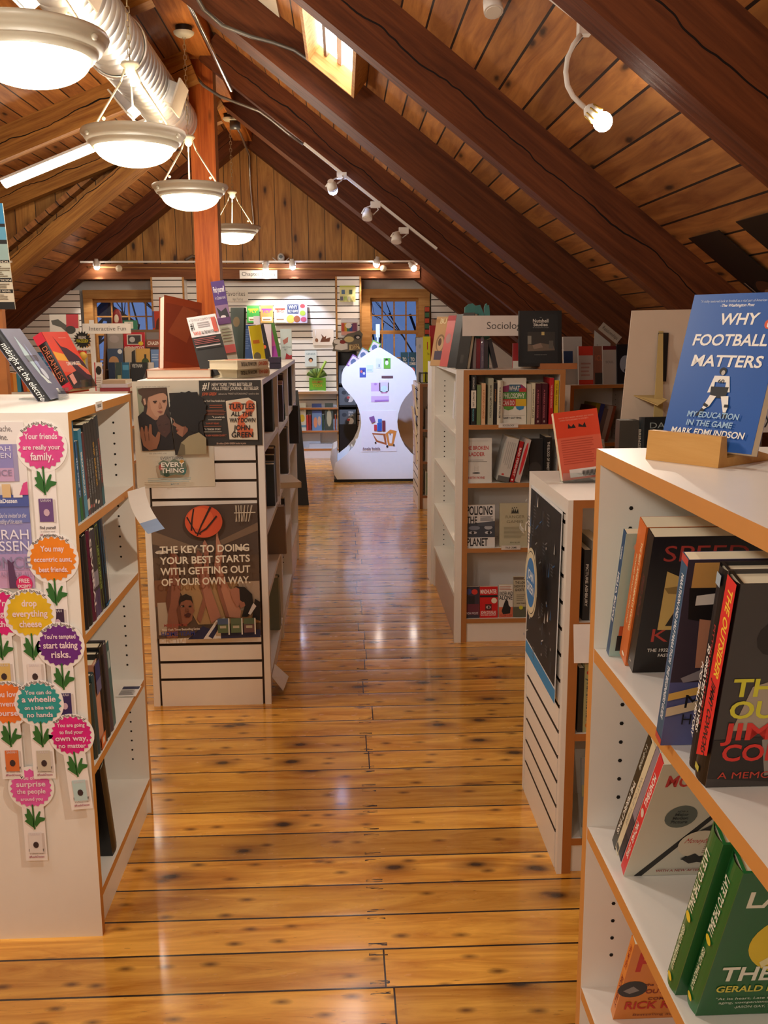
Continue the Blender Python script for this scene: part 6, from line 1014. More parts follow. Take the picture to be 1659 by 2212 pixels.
# on top of the orange-framed bookcase
ZD = 1.3575
r = root('section_sign_stand', 'white hanging-style section sign on a clear post above the orange-framed bookcase', 'sign', (onZ(1033, 795, ZD).x, 4.66, ZD)); a, b, c = onY(999, 726, 4.66), onY(1128, 725, 4.66), onY(999, 682, 4.66)
mb = MB(); mb.box(a.x, b.x + .05, 4.66, 4.664, a.z, c.z, flat('d9cfc8', .45)); mb.art((a.x, 4.66, a.z), (b.x - a.x + .05, 0, 0), (0, 0, c.z - a.z), [T('Sociology', .62, .34, .36, '4a4440', .56, 0)], .0005); mb.build('sign_board', r, True)
mb = MB(); q = onZ(1033, 795, ZD).x; mb.tube([(q, 4.667, ZD), (q, 4.667, a.z + .02)], .005, ACR, 8); mb.box(q - .04, q + .04, 4.63, 4.70, ZD, ZD + .003, ACR); mb.build('post', r, True)
r = root('wooden_book_stand', 'small wooden ledge stand under the black book on the orange-framed bookcase', 'book stand', (onZ(1172, 792, ZD).x, 4.60, ZD)); a, b = onZ(1143, 793, ZD).x, onZ(1203, 790, ZD).x
mb = MB(); mb.prism([(a, 4.595, ZD + .0002), (a, 4.595, ZD + .028), (a, 4.61, ZD + .028), (a, 4.614, ZD + .012), (a, 4.64, ZD + .012), (a, 4.70, ZD + .0002)], (b - a, 0, 0), flat('a8683a', .5, .1)); mb.build('wedge', r, True)
a, b = onY(1124, 784, 4.60).x, onY(1215, 784, 4.60).x
book(TR(a, 4.618, ZD + .014) @ RX(-7) @ TR(0, .025, 0) @ RZ(-90), b - a, .265, .025, '141517', 'black book with white title and a dim room photograph, in a wooden stand', hard=True, front=[('r', .09, .06, .91, .94, '17181a'), T('THE', .5, .87, .015, '8a8a88', .05), T('Nutshell', .5, .79, .062, 'd0ccc4', .38, 1), T('Studies', .5, .725, .055, 'd0ccc4', .34, 1), T('of Unexplained Death', .5, .69, .02, '8a8886', .38, 0), ('r', .19, .27, .84, .62, '332e2a'), ('p', [(.19, .27), (.84, .29), (.8, .38), (.5, .42), (.3, .38), (.19, .40)], '6a5a4c'), ('r', .52, .56, .59, .62, 'c8b070'), ('r', .19, .40, .28, .55, '8a8478'), ('p', [(.3, .38), (.5, .42), (.56, .34), (.34, .31)], '877264'), ('r', .7, .32, .8, .46, '5a544e'), T('CORINNE MAY BOTZ', .5, .2, .016, '7a7874', .3)])
GD = 'books leaning on top of the orange-framed bookcase'
def leaner(px, py, w, h, t, ang, ln, c, lb, Y=None, **kw):
    p = onZ(px, py, ZD); F = TR(p.x, p.y, ZD + t*math.sin(math.radians(ln))*0) @ RZ(ang); book(F @ RY(ln) @ TR(0, 0, .0005), w, h, t, c, lb, group=GD, **kw)
def dleft(px0, py0, px1, py1, tpx, tpy, Y0, t, c, lb, its=(), **kw):
    """upright book facing the aisle corner and leaning to the right: lower edge and one upper corner read on the plane Y0"""
    a, b, d = onY(px0, py0, Y0), onY(px1, py1, Y0 - .05), onY(tpx, tpy, Y0 + .02); z = ZD + .001; a.z = z; b.z = z; U = b - a; V = d - a; w, h = U.length, V.length; u = U.normalized(); n = u.cross(V).normalized(); v = n.cross(u)
    mx = Matrix(((-n.x*-1, u.x, v.x, a.x), (n.y, u.y, v.y, a.y), (n.z, u.z, v.z, a.z), (0, 0, 0, 1))) @ TR(-t, 0, 0)
    return book(mx, w, h, t, c, lb, its, group=GD, **kw)
dleft(929, 773, 957, 777, 962, 686, 5.15, .012, 'c8a070', 'tan book with an oval portrait, leaning right at the aisle end of the bookcase top', [('r', .0, .88, .9, .95, 'b88a50'), T('BU', .55, .86, .1, 'efe2b8', .5), ('e', .55, .46, .34, .18, '8a6a4a'), ('e', .55, .45, .24, .15, 'c8a880'), ('e', .5, .48, .13, .08, '5a4030'), ('r', .2, .12, .85, .30, '4a4058')])
dleft(949, 780, 966, 784, 975, 682, 5.05, .014, 'cc5a58', 'faded coral book leaning right between tan and black ones', [('r', 0, .9, 1, 1, 'b03038'), ('e', .5, .55, .3, .1, 'b08a88')])
dleft(966, 790, 984, 793, 994, 679, 4.90, .016, '16161a', 'thin black hardback with cream pages leaning right above the end unit', hard=True)
dleft(984, 794, 1008, 800, 1012, 676, 4.74, .03, '1c1917', 'large dark hardback leaning right beside the section sign', [('r', .3, .1, .6, .25, '2e2a26')], hard=True)
r = root('carved_bookends', 'pair of weathered teal carved bookends behind the section sign', 'bookends', (onY(1030, 680, 4.78).x, 4.78, ZD)); tm = flat('3f7a74', .6, .2)
for x0, x1, yt in ((1004, 1045, 655), (1046, 1058, 655)):
    a, b, c = onY(x0, 700, 4.78), onY(x1, 700, 4.78), onY(x0, yt, 4.78); mb = MB(); w = b.x - a.x
    mb.prism([(a.x, 4.78, ZD + .0005), (a.x, 4.78, c.z - .02), (a.x + w*.2, 4.78, c.z - .004), (a.x + w*.4, 4.78, c.z), (a.x + w*.55, 4.78, c.z - .012), (a.x + w*.8, 4.78, c.z - .008), (b.x, 4.78, c.z - .05), (b.x, 4.78, ZD + .0005)], (0, .02, 0), tm, None, tm); mb.build('end_plate', r, True)
row(TR(onY(1012, 770, 4.735).x, 4.735, 0), 0, ZD, 0, 'in the small row behind the section sign', [(.02, .14, .05, '4a3038', 'first dark plum slim book', {}), (.016, .15, .05, '8a7a78', 'greyish slim book', {}), (.02, .145, .05, '7a2028', 'dark red slim book', {}), (.016, .15, .05, '6a5a70', 'mauve slim book', {}), (.02, .14, .05, '3a3034', 'brown-black slim book', {}), (.02, .145, .05, '2f2a2e', 'last black slim book', dict(lean=-14, dx=.03))], 'slim books behind the section sign', lite=True)
mb = MB(); a = onY(1108, 770, 4.74).x; mb.box(a, a + .04, 4.74, 4.76, ZD + .0005, 1.48, flat('a01c20')); mb.art((a, 4.74, ZD), (.04, 0, 0), (0, 0, .12), [('r', 0, 0, 1, .3, 'd8d0c4')], .0006); tag(mb.build('book'), 'red and white book edge showing left of the black book in its stand', 'book')
mb = MB(); p = onZ(1095, 785, ZD); mb.lathe([(.001, 0), (.04, 0), (.045, .012), (.03, .03), (.001, .032)], (p.x, 4.72, ZD + .0005), flat('a08a78'), 16); tag(mb.build('small_dish'), 'small brown dish on the bookcase top left of the black book', 'dish')

# ================================================================ low cabinet with the black poster
P0 = Vector((.593, 2.985, .50)); 
O = Vector((.590, 2.985, .505)); U = Vector((-.004, -.455, .0)); V = Vector((.006, 0, .555))
rr = random.Random(5); its = [('r', 0, 0, 1, .075, '2f86c0'), ('r', .0, .075, 1, .085, 'd8dce0'), ('r', .015, .085, .985, .985, '17171a'), ('r', .015, .085, .10, .985, '1b1f26')]
for i in range(70):
    u, v = rr.uniform(.05, .92), rr.uniform(.12, .95); k = i % 5; c = rr.choice(['c8c8c4', 'a8aaa8', '6a6c70', '2a5f90', 'd8d4cc'])
    if k == 0: its.append(('e', u, v, .012, .008, c, 8))
    elif k == 1: its.append(('p', [(u, v), (u + .025, v + .06), (u + .03, v)], c))
    elif k == 2: its += [('r', u, v + .018*j, u + .06, v + .018*j + .005, '55585c') for j in range(4)]
    elif k == 3: its.append(('p', [(u, v), (u + .06, v + .02), (u + .065, v + .015), (u + .005, v - .006)], c))
    else: its.append(('r', u, v, u + .012, v + .07, '3a4a5c'))
its += [('e', .5, .53, .21, .19, 'cfc4a4', 40), ('e', .5, .53, .19, .172, '1c2024', 40), ('e', .5, .53, .185, .168, 'd4c9aa', 40), ('e', .5, .53, .15, .135, '2f74b4', 36), T('JOHN', .5, .545, .05, 'dfe8f0', .2), T('GREEN', .5, .475, .05, 'dfe8f0', .24), T('Mmm', .12, .75, .04, 'd8d8d4', .16, 0, .2)]
card('chalk_style_poster', 'black doodle-covered poster with a blue oval, taped to the low cabinet\'s slatted side', 'poster', O, U, V, 'dfe3e6', its, th=.0012)
YC = 2.495
row(FC, .04, .756, .02, 'upper compartment of the low cabinet', [(.018, .2, .15, '1a1a1c', 'black spine with small white capitals in the', dict(spine=ss('PICTURE ASHBURY', 'c8c4bc', .4, .6))), (.03, .225, .15, '8e8a84', 'grey book with black patterned spine in the', dict(spine=[('l', .05, .1, .95, .9, 6, '3a3836')]))], 'books in the low cabinet')
row(FC, .035, .43, .012, 'lower compartment of the low cabinet', [(.014, .19, .14, '26241f', 'thin black spine in the', {}), (.03, .20, .14, 'a8a878', 'sage paperback with slate lettering and red disc in the', dict(spine=[('e', .12, .5, .035, .3, 'b83028'), T('JANET EVANOVICH', .52, .26, .5, '2f4a58', .62), ('e', .9, .5, .04, .3, 'b8742a')])), (.03, .2, .14, '4a4038', 'brown spine in the', {})], 'books in the low cabinet')
F = TR(.668, 2.47, .135)
acrylic_easel(TR(.655, 2.425, .135) @ RZ(0), .13, 'tall clear acrylic easel jutting from the low cabinet\'s bottom shelf', .22, .05)
book(TR(.672, 2.505, .135) @ RX(-10) @ TR(0, .012, 0) @ RZ(-90), .14, .20, .012, '6a6a68', 'grey and yellow paperback behind clear plastic at the bottom of the low cabinet', [('r', 0, .45, 1, .62, 'a89a3a'), ('r', 0, .62, 1, 1, '8a8480'), ('e', .5, .2, .35, .14, '2e2c2a', 12), T('SAY', .3, .5, .09, '6a6020', .4)])
mb = MB(); o = Vector((.622, 2.487, .752)); mb.obox(o, (.07, 0, 0), (-.006, -.045, -.095), (0, -.001, .001), flat('e6dcd4')); tag(mb.build('shelf_card'), 'white staff-note card in a wire clip hanging from the low cabinet shelf', 'card')
# on its top
a = onZ(1250, 1040, 1.0985); F = TR(a.x - .055, a.y - .02, 1.0985) @ RZ(4)
acrylic_easel(F @ TR(0, -.01, 0), .15, 'clear acrylic easel under the orange-red book on the low cabinet', .12)
backview(F @ RY(-6) @ TR(.004, .004, .004), 14, .135, .205, .022, 'd8472c', 'orange-red paperback seen from behind, standing on the low cabinet', back=[('r', 0, 0, 1, .62, 'd96248'), T('WHY SO MANY READERS ARE RIGHT AND WRONG', .5, .90, .02, 'e8a890', .8, 0), T('HARD DATA BURIED IN SOCIETY', .45, .865, .02, 'e8a890', .66, 0), ('p', [(.28, .75), (.30, .82), (.36, .77), (.42, .81), (.46, .75)], '1c1412'), ('p', [(.52, .76), (.54, .81), (.62, .77), (.68, .82), (.70, .74)], '1c1412'), ('l', .08, .22, .86, .60, 11, 'c04a34'), ('r', .18, .03, .9, .15, 'e6ddd8'), ('l', .45, .04, .88, .14, 1, 'a8a09c')] + [('r', .48 + .03*i, .035, .495 + .03*i, .12, '2a2624') for i in range(13)])
# big easel-back card and a dark novel behind the near right bookcase
r = root('easel_back_card', 'large pale board seen from behind with its easel strut, right of the low cabinet', 'display board', onY(1420, 960, 2.72)); bm = flat('cbb9a6', .5, .03); bt = flat('b39b62', .6, .06)
q = [onY(x, y, 2.72) for x, y in ((1337, 968), (1496, 968), (1506, 668), (1365, 671))]; q[0].z = q[1].z = 1.099; q[0].x = q[0].x - .01
mb = MB(); mb.prism([tuple(p) for p in q], (0, .004, 0), bm); mb.build('board', r, True)
mb = MB(); s0, s1 = onY(1432, 715, 2.70), onY(1403, 960, 2.62); s1.z = 1.099; s1.y = 2.60; mb.prism([(s0.x - .006, 2.715, s0.z), (s0.x + .006, 2.715, s0.z), (s1.x + .03, 2.58, 1.0992), (s1.x - .008, 2.58, 1.0992)], (0, .004, .0), bt); mb.build('strut', r, True)
w0, w1 = onY(1423, 719, 2.714), onY(1436, 824, 2.714); mb = MB(); mb.box(w0.x, w1.x + .004, 2.713, 2.719, w1.z, w0.z, BLACK); mb.build('cut_out_slot', r, True)
f0, f1 = onY(1377, 857, 2.68), onY(1426, 866, 2.68); mb = MB(); mb.prism([(f0.x, 2.715, f0.z), (f1.x, 2.715, f0.z), (f1.x, 2.62, f0.z - .006), ((f0.x + f1.x)/2, 2.60, f0.z - .02)], (0, 0, .002), bt); mb.build('locking_tab', r, True)
p = onY(1384, 960, 2.60); book(TR(p.x, 2.56, 1.0985) @ RZ(8) @ RX(-3) @ TR(0, .035, 0) @ RZ(-90), .15, .212, .035, '1a2226', 'dark slate thriller partly hidden behind the blue football book', hard=True, front=[T('DAVID', .42, .86, .075, '8fa0a2', .66, 0), T('Bestselling Author of', .4, .83, .02, '6a787a', .6, 0), ('p', [(.1, .02), (.4, .12), (.9, .05), (.9, 0), (.1, 0)], 'b0541c')], spine=ss('BRINGING IT HOME', 'b0a898', .4))
mb = MB(); a, b = onY(1337, 960, 2.60), onY(1378, 960, 2.60); mb.box(a.x, b.x, 2.60, 2.64, 1.0985, 1.30, flat('38352f', .5, .3)); tag(mb.build('stone_bookend'), 'dark mottled block left of the slate thriller', 'bookend')
r = root('section_sign_stand', 'white section sign cut by the right picture edge behind the blue book', 'sign', onY(1640, 930, 2.7)); a, b, c = onY(1570, 935, 2.7), onY(1720, 935, 2.7), onY(1570, 866, 2.7)
mb = MB(); mb.box(a.x, b.x, 2.7, 2.704, a.z, c.z, flat('c9bfb8')); mb.art((a.x, 2.7, a.z), (b.x - a.x, 0, 0), (0, 0, c.z - a.z), [T('Plays', .48, .3, .42, '3a3634', .5, 0)], .0004); mb.build('sign_board', r, True); mb = MB(); mb.tube([((a.x + b.x)/2, 2.706, 1.0985), ((a.x + b.x)/2, 2.706, a.z + .02)], .005, ACR, 8); mb.build('post', r, True)

# ================================================================ small bookcase by the hourglass
ZE = 1.0905
for x0, x1, yt, t, c, lb, its in ((900, 914, 729, .03, 'c2c6cc', 'pale grey tall book on the small bookcase by the hourglass', [('e', .5, .8, .2, .05, 'a8b0b8', 10)]), (914, 930, 727, .03, 'd8d81c', 'bright yellow tall book on the small bookcase by the hourglass', [T('1', .6, .72, .16, 'b8282a', .4), T('The', .7, .6, .05, '8a8a20', .3)]), (928, 944, 703, .03, 'a8161c', 'deep red tall book behind the yellow one by the hourglass', [])):
    face_out(x0, x1, yt, 828, 8.42 if c != 'a8161c' else 8.55, t, c, lb, its, 4, 'tall books on the small bookcase', zb=ZE)
for i, (z, x, lb, rt) in enumerate(((.93, .60, 'upper tan board book hung on the slatted side near the hourglass', 8), (.74, .60, 'middle tan board book hung on the slatted side near the hourglass', 6), (.50, .61, 'lower tan board book hung on the slatted side near the hourglass', 12))):
    book(TR(.632, 8.50, z - .12) @ RZ(-90) @ RX(rt*-1 + 14) @ TR(0, .014, 0) @ RZ(-90), .19, .26, .014, 'c0a07a', lb, lite=True, group='board books hung by the hourglass')
row(FE, .05, .70, .02, 'on the top shelf by the hourglass', [(.02, .17, .15, '8a8078', 'taupe slim spine', {}), (.02, .19, .15, '2f4a44', 'dark teal slim spine', {}), (.025, .19, .15, '4a6a7a', 'slate slim spine', {})], 'slim spines by the hourglass', True)
row(FE, .05, .42, .02, 'on the middle shelf by the hourglass', [(.02, .2, .15, 'b8b0a4', 'cream slim spine', {}), (.02, .18, .15, '4a3a34', 'brown slim spine', {}), (.03, .21, .15, 'a8a49c', 'pale grey slim spine', {})], 'slim spines by the hourglass', True)
row(FE, .05, .12, .02, 'on the bottom shelf by the hourglass', [(.012, .21, .15, 'c8d0c0', 'pale green narrow spine', {}), (.04, .2, .15, '2f6a1c', 'leaf green broad spine', {})], 'slim spines by the hourglass', True)
r = root('wire_rack', 'small black wire rack on the bookcase by the hourglass', 'rack', (.70, 8.3, ZE)); mb = MB()
for x in (.665, .72, .78): mb.tube([(x, 8.25, ZE + .005), (x, 8.25, ZE + .09), (x, 8.40, ZE + .09), (x, 8.40, ZE + .005)], .005, BLACK, 6)
mb.tube([(.665, 8.25, ZE + .09), (.78, 8.25, ZE + .09)], .005, BLACK, 6); mb.tube([(.665, 8.25, ZE + .006), (.78, 8.25, ZE + .006)], .005, BLACK, 6); mb.build('wire_frame', r, True)
p = onY(895, 790, 8.9); mb = MB(); mb.tube([(p.x + .02, 8.75, ZE), (p.x + .02, 8.75, onY(895, 738, 8.75).z)], .006, BLACK, 6); mb.box(p.x - .0, p.x + .04, 8.74, 8.77, 1.40, 1.48, BLACK); tag(mb.build('card_clip'), 'thin black clip post beside the hourglass before the right window', 'clip')

# ================================================================ dim shelves at the far right
GJ = 'books in the dim bookcase under the right rafters'
FJT = FJ @ TR(0, 0, 0)
def jf(x0, w, h, z, c, lb, its=(), dy=.0): book(FJ @ TR(x0, .03 + dy, z + .0006) @ RX(-6) @ TR(0, .015, 0) @ RZ(-90), w, h, .015, c, lb, its, lite=True, group=GJ)
jf(.0, .13, .30, 1.20, 'c0bcb8', 'tall pale book with a blue block on the dim right bookcase', [('r', 0, .45, .5, .7, '2a4068')], .06)
jf(.085, .10, .24, 1.20, 'b8b0ac', 'white book with red bands at head and foot on the dim right bookcase', [('r', 0, .76, 1, 1, 'c83a2c'), ('r', 0, 0, 1, .12, 'c83a2c'), ('l', .15, .2, .85, .6, 4, 'a8807a')], .02)
jf(.19, .08, .24, 1.20, '8a5a4a', 'brown book with orange letters on the dim right bookcase', [T('ICU', .5, .62, .14, 'b86a4a', .7), ('r', .1, 0, .9, .3, '3a3634')], .02)
jf(.25, .095, .24, 1.20, 'b4aca6', 'greyish-white book with a red strip on the dim right bookcase', [('r', 0, .9, 1, 1, '6a2024'), T('SOUL', .5, .55, .06, '8a8480', .6)], .01)
jf(.345, .12, .25, 1.20, '1c2028', 'dark book with a pale oval label on the dim right bookcase', [('e', .5, .5, .34, .22, '9aa0b0', 18), ('e', .5, .34, .08, .05, '1c2028', 8)], .0)
row(FJ, .12, .83, .03, 'in the dim right bookcase', [(.02, .24, .16, '6a2c20', 'dark red leaning spine', dict(lean=14)), (.03, .255, .16, '8a7a20', 'mustard leaning spine', dict(lean=14)), (.03, .25, .16, '2f3a78', 'blue leaning spine', dict(lean=14)), (.03, .22, .16, '6a5a58', 'taupe leaning spine', dict(lean=14)), (.03, .235, .16, 'a89890', 'pale leaning spine', dict(lean=14)), (.02, .235, .16, '8a4a34', 'rust leaning spine', dict(lean=14))], GJ, True)
p = onY(1228, 880, 6.0); r = root('wire_shelf_rack', 'grey wire card rack between the orange-framed and the dim bookcases', 'rack', (p.x, 6.0, 0)); gm = flat('7a7876', .4, .1, .3)
mb = MB(); mb.box(p.x - .13, p.x - .05, 6.02, 6.04, 0, 1.15, flat('8f8a86')); mb.build('back_panel', r, True)
for z in (.95, 1.03, 1.11): mb = MB(); mb.box(p.x - .13, p.x - .05, 5.98, 6.02, z - .006, z + .006, BLACK); mb.build('wire_tier', r, True)
# signs under the sloping rafters
a = ondeck(1296, 716, .0); b = ondeck(1330, 738, .0); O = Vector((a.x, 6.13, a.z)); e = Vector((1, 0, -SL)).normalized(); O = onY(1292, 711, 6.14); card('rafter_sign', 'small white sign fixed slantwise on the right-hand rafter', 'sign', O, e*.155, Vector((SL, 0, 1)).normalized()*.055, 'a89a8c', [T('Relationships', .5, .35, .4, '4a423c', .8, 0)], th=.003)
O = onY(1283, 750, 6.35); card('white_notice', 'white notice half hidden under the right-hand rafter', 'sign', O, (.11, 0, 0), (0, 0, .12), 'b0a8a0', [('e', .2, .12, .03, .03, '6a6460', 8)], th=.003)
# dark posters pinned to the roof boards
def roof_card(px, py, us, vs, label, its):
    """pinned flat on the roof deck: corner read on the deck plane, us down the slope, vs towards the viewer"""
    p = ondeck(px, py, .285); e = Vector((CA, 0, -SA)); v = Vector((0, -1, 0)); n = Vector((-SA, 0, -CA))
    mb = MB(); mb.obox(p, v*vs, e*us, n*.003, flat('15181a', .35)); mb.art(p + e*us + n*.0032, v*vs, e*-us, its, .0006); tag(mb.build('roof_poster'), label, 'poster')
roof_card(1488, 514, .62, .34, 'dark poster with an orange glow pinned on the roof boards above the blue book', [('e', .55, .38, .3, .12, '4a2c1c', 16), ('e', .5, .34, .18, .07, '8a6a50', 14), ('e', .6, .28, .2, .05, 'a07a5a', 12), ('r', .1, .3, .14, .5, '8a8078'), T('D', .85, .3, .12, 'a89888', .1, 0)])
roof_card(1590, 478, .62, .36, 'second dark poster with white letters on the roof boards at the right edge', [T('TO KILL', .36, .66, .08, '6a6a68', .5, 0), T('A MOCKINGBIRD', .45, .44, .10, 'b8b4ac', .7, 0)])

# ================================================================ children's corner on the left
ZG = 1.0505
r = root('standing_poster_board', 'tall blue, cream and black poster board on a wooden post, left picture edge', 'sign', (onY(-20, 900, 3.6).x, 3.6, 0)); a, b, c = onY(-120, 663, 3.6), onY(30, 663, 3.6), onY(-112, 440, 3.6)
bx = [onY(x, y, 3.6) for x, y in ((-120, 668), (33, 668), (5, 439), (-112, 439))]; mb = MB(); mb.prism([tuple(p) for p in bx], (0, .006, 0), flat('efe6cc', .45))
def bq(v0, v1, c, k):
    P = lambda u, v: bx[0].lerp(bx[1], u).lerp(bx[3].lerp(bx[2], u), v) + Vector((0, -.0006*k, 0)); mb.face([P(0, v0), P(1, v0), P(1, v1), P(0, v1)], flat(c))
for k, (v0, v1, c) in enumerate(((0, .07, '17150f'), (.155, .19, '17150f'), (.26, .30, '17150f'), (.30, .44, 'dfe2cc'), (.44, .47, '17150f'), (.47, .62, 'a8ccc8'), (.62, .66, '17150f'), (.66, .78, '6ab8d8'), (.78, .81, '17150f'), (.81, 1, '3aa0d8'))): bq(v0, v1, c, 1)
mb.build('board', r, True); a0 = bx[0].lerp(bx[1], .98)
mb = MB(); mb.art(tuple(bx[0] + Vector((0, -.001, 0))), tuple(bx[1] - bx[0]), tuple(bx[3] - bx[0]), [T(s, .93, v, .018, 'e8e0cc', .3, 1, 0, 'r') for s, v in (('MIDDLE', .445, ), ('FICTION', .27), ('GRAPHIC NOVEL', .165))] + [('l', .3, v0, .93, v1, n, '8a8474') for v0, v1, n in ((.09, .145, 4), (.2, .25, 3), (.31, .42, 6))], .0008); mb.build('lettering', r, True)
p = onY(3, 760, 3.62); mb = MB(); mb.box(p.x - .04, p.x + .015, 3.615, 3.65, 0, onY(3, 668, 3.62).z, flat('b8743a', .5, .1)); mb.build('post', r, True)
mb = MB(); mb.box(p.x - .16, p.x + .14, 3.5, 3.8, 0, .025, flat('8a5a30', .5, .1)); mb.build('base', r, True)
row(TR(onY(20, 840, 8.15).x, 8.15, 0), 0, ZG, 0, 'on the low case at far left', [(.035, .16, .12, 'c8742a', 'leftmost orange slim book', {}), (.03, .15, .12, 'd89a4a', 'amber slim book', {}), (.03, .155, .12, '3a8aa8', 'turquoise slim book', {}), (.03, .15, .12, 'b8502a', 'rust slim book', dict(lean=-8, dx=.02)), (.035, .15, .12, 'd8902a', 'rightmost orange slim book', dict(lean=-10))], 'orange children\'s books at far left', True)
face_out(52, 116, 762, 838, 8.35, .05, '2f6a9a', 'blue boxed game with pale letters behind the two leaning novels', [('r', 0, .62, 1, .64, '8ab0c8'), T('HOW IT WORKS', .5, .74, .16, '9ac0d8', .84, 0), ('r', 0, .0, 1, .5, 'a89a80'), ('e', .7, .3, .14, .14, '6a4a2a', 14)], 2, zb=ZG)
mb = MB(); a, b = onY(108, 800, 8.6).x, onY(178, 800, 8.6).x; mb.box(a, b, 8.6, 8.8, ZG, 1.34, flat('b8b0a4')); tag(mb.build('display_riser'), 'grey riser box behind the red novel carrying the big white picture book', 'box')
face_out(110, 172, 679, 770, 8.64, .03, 'd5d3cc', 'big white picture book with a grey machine drawing and red disc', [('p', [(.05, .85), (.3, .88), (.55, .75), (.8, .7), (.9, .58), (.6, .55), (.4, .68), (.1, .75)], '5a5c58'), ('r', .58, .66, 1, 1, 'b8404a'), ('e', .72, .62, .18, .1, '3f423f', 14), ('l', .5, .2, .9, .45, 4, 'b8b8b0')], 6, zb=1.3405)
face_out(172, 202, 690, 770, 8.75, .02, '18181a', 'black-topped book beside the big white picture book', [('r', .1, .88, .8, .95, 'd8d4cc'), ('r', .75, 0, 1, .9, 'e0dcd4')], 4, zb=1.3405) if False else None
r = root('section_sign_stand', 'white interactive-section sign on a post before the left window', 'sign', (onY(200, 720, 8.45).x, 8.45, ZG)); a, b, c = onY(179, 721, 8.45), onY(283, 722, 8.45), onY(179, 699, 8.45)
mb = MB(); mb.box(a.x, b.x, 8.45, 8.456, a.z, c.z, flat('e6e2da', .4)); mb.art((a.x, 8.45, a.z), (b.x - a.x, 0, 0), (0, 0, c.z - a.z), [T('Interactive Fun', .52, .3, .42, '5a5650', .78, 0)], .0008); mb.build('sign_board', r, True)
mb = MB(); q = onY(199, 720, 8.46).x; mb.box(q - .02, q + .02, 8.458, 8.466, ZG, c.z + .03, flat('dcd8d2')); mb.build('post', r, True)
for px0, px1, yt, yb, c, lb, its, star in ((160, 198, 716, 752, '15140f', 'black starburst bookmark topper with yellow word beside the white sign', [T('FEELING', .5, .56, .16, 'd8d4cc', .44), T('FRAZZLED?', .5, .34, .18, 'c8c02a', .66)], True), (168, 198, 752, 764, 'e0dcd4', 'white starburst strip saying to read, under the black starburst', [T('READ A BOOK', .5, .2, .5, '2a2824', .9)], False)):
    a, b, cc = onY(px0, yb, 8.2), onY(px1, yb, 8.2), onY(px0, yt, 8.2); w, h = b.x - a.x, cc.z - a.z; mb = MB(); n = 36 if star else 4
    if star: mb.prism([(a.x + w*(.5 + (.52 if i % 2 else .38)*math.cos(6.2832*i/n)), 8.2, a.z + h*(.5 + (.55 if i % 2 else .40)*math.sin(6.2832*i/n))) for i in range(n)], (0, .003, 0), flat(c))
    else: mb.prism([(a.x, 8.2, a.z), (b.x, 8.2, a.z), (b.x, 8.2, cc.z), (a.x + w*.9, 8.2, cc.z + h*.4), (a.x + w*.7, 8.2, cc.z), (a.x + w*.5, 8.2, cc.z + h*.4), (a.x + w*.3, 8.2, cc.z), (a.x, 8.2, cc.z + h*.3)], (0, .003, 0), flat(c))
    mb.art((a.x, 8.199, a.z), (w, 0, 0), (0, 0, h), its, .0006); tag(mb.build('bookmark_topper'), lb, 'sign')
mb = MB(); a = onY(178, 800, 8.22); mb.box(a.x, a.x + .03, 8.21, 8.22, ZG, onY(178, 745, 8.2).z, flat('d8c830')); mb.sphere((a.x + .02, 8.2, onY(178, 768, 8.2).z), .035, flat('d8b04a'), 10); mb.prism([(a.x - .03, 8.19, onY(178, 766, 8.2).z), (a.x + .05, 8.19, onY(178, 766, 8.2).z), (a.x + .05, 8.19, onY(178, 758, 8.2).z), (a.x - .02, 8.19, onY(178, 757, 8.2).z)], (0, .02, 0), flat('c82a24')); tag(mb.build('bookmark_stand'), 'small yellow figure-topped stand carrying the starburst signs', 'stand')
face_out(206, 222, 783, 838, 8.2, .02, 'd6cfc8', 'white bookmark card with a black starburst, right of the yellow stand', [('e', .55, .72, .4, .16, '1a1814', 9), ('l', .1, .1, .9, .5, 5, 'a89a90'), ('r', 0, 0, .15, 1, 'b82a2c')], 2, zb=ZG)
for i, (c, lb) in enumerate((('8a3038', 'bottom red book of the small flat pile on the low case'), ('c8c0c8', 'lilac-white book in the middle of the small flat pile'), ('b09a80', 'top beige magazine of the small flat pile'))):
    p = onY(215, 838, 8.12); mb = MB(); mb.box(p.x + .01*i, p.x + .25 - .02*i, 8.13 + .01*i, 8.40, ZG + .031*i, ZG + .031*i + .03, PAGES, {'w+': flat(c), 'v-': flat(c)}); tag(mb.build('book'), lb, 'book', 'small flat pile of books on the low case')
# book rack
YR = 9.42; r = root('book_rack', 'brown-sided tiered book rack on the low bookcase left of the post', 'book rack', (onY(290, 840, YR).x, YR, .966)); a, b = onY(226, 800, YR).x, onY(372, 800, YR).x
mb = MB(); mb.prism([(a, YR - .14, .9665), (a, YR + .2, .9665), (a, YR + .2, 1.56), (a, YR + .08, 1.56)], (.02, 0, 0), flat('6a4528')); mb.prism([(b - .02, YR - .14, .9665), (b - .02, YR + .2, .9665), (b - .02, YR + .2, 1.56), (b - .02, YR + .08, 1.56)], (.02, 0, 0), flat('6a4528')); mb.build('side_panel', r, True)
mb = MB(); mb.box(a + .02, b - .02, YR + .19, YR + .2, .9665, 1.56, flat('7a5a3a')); mb.build('back_panel', r, True)
RT = []
for y, dy in ((838, -.12), (797, -.02), (757, .08)):
    z = onY(290, y, YR + dy).z; z = max(z, .975); mb = MB(); mb.box(a + .02, b - .02, YR + dy, YR + dy + .11, z - .012, z - .001, flat('6a4528')); mb.build('tier', r, True); RT.append((YR + dy, z))
GR = 'books on the tiered rack left of the post'
def rk(k, x0, x1, yt, c, lb, its=()):
    Y, z = RT[k]; face_out(x0, x1, yt, (838, 797, 757)[k], Y + .01, .015, c, lb, its, 5, GR, zb=z + .0005)
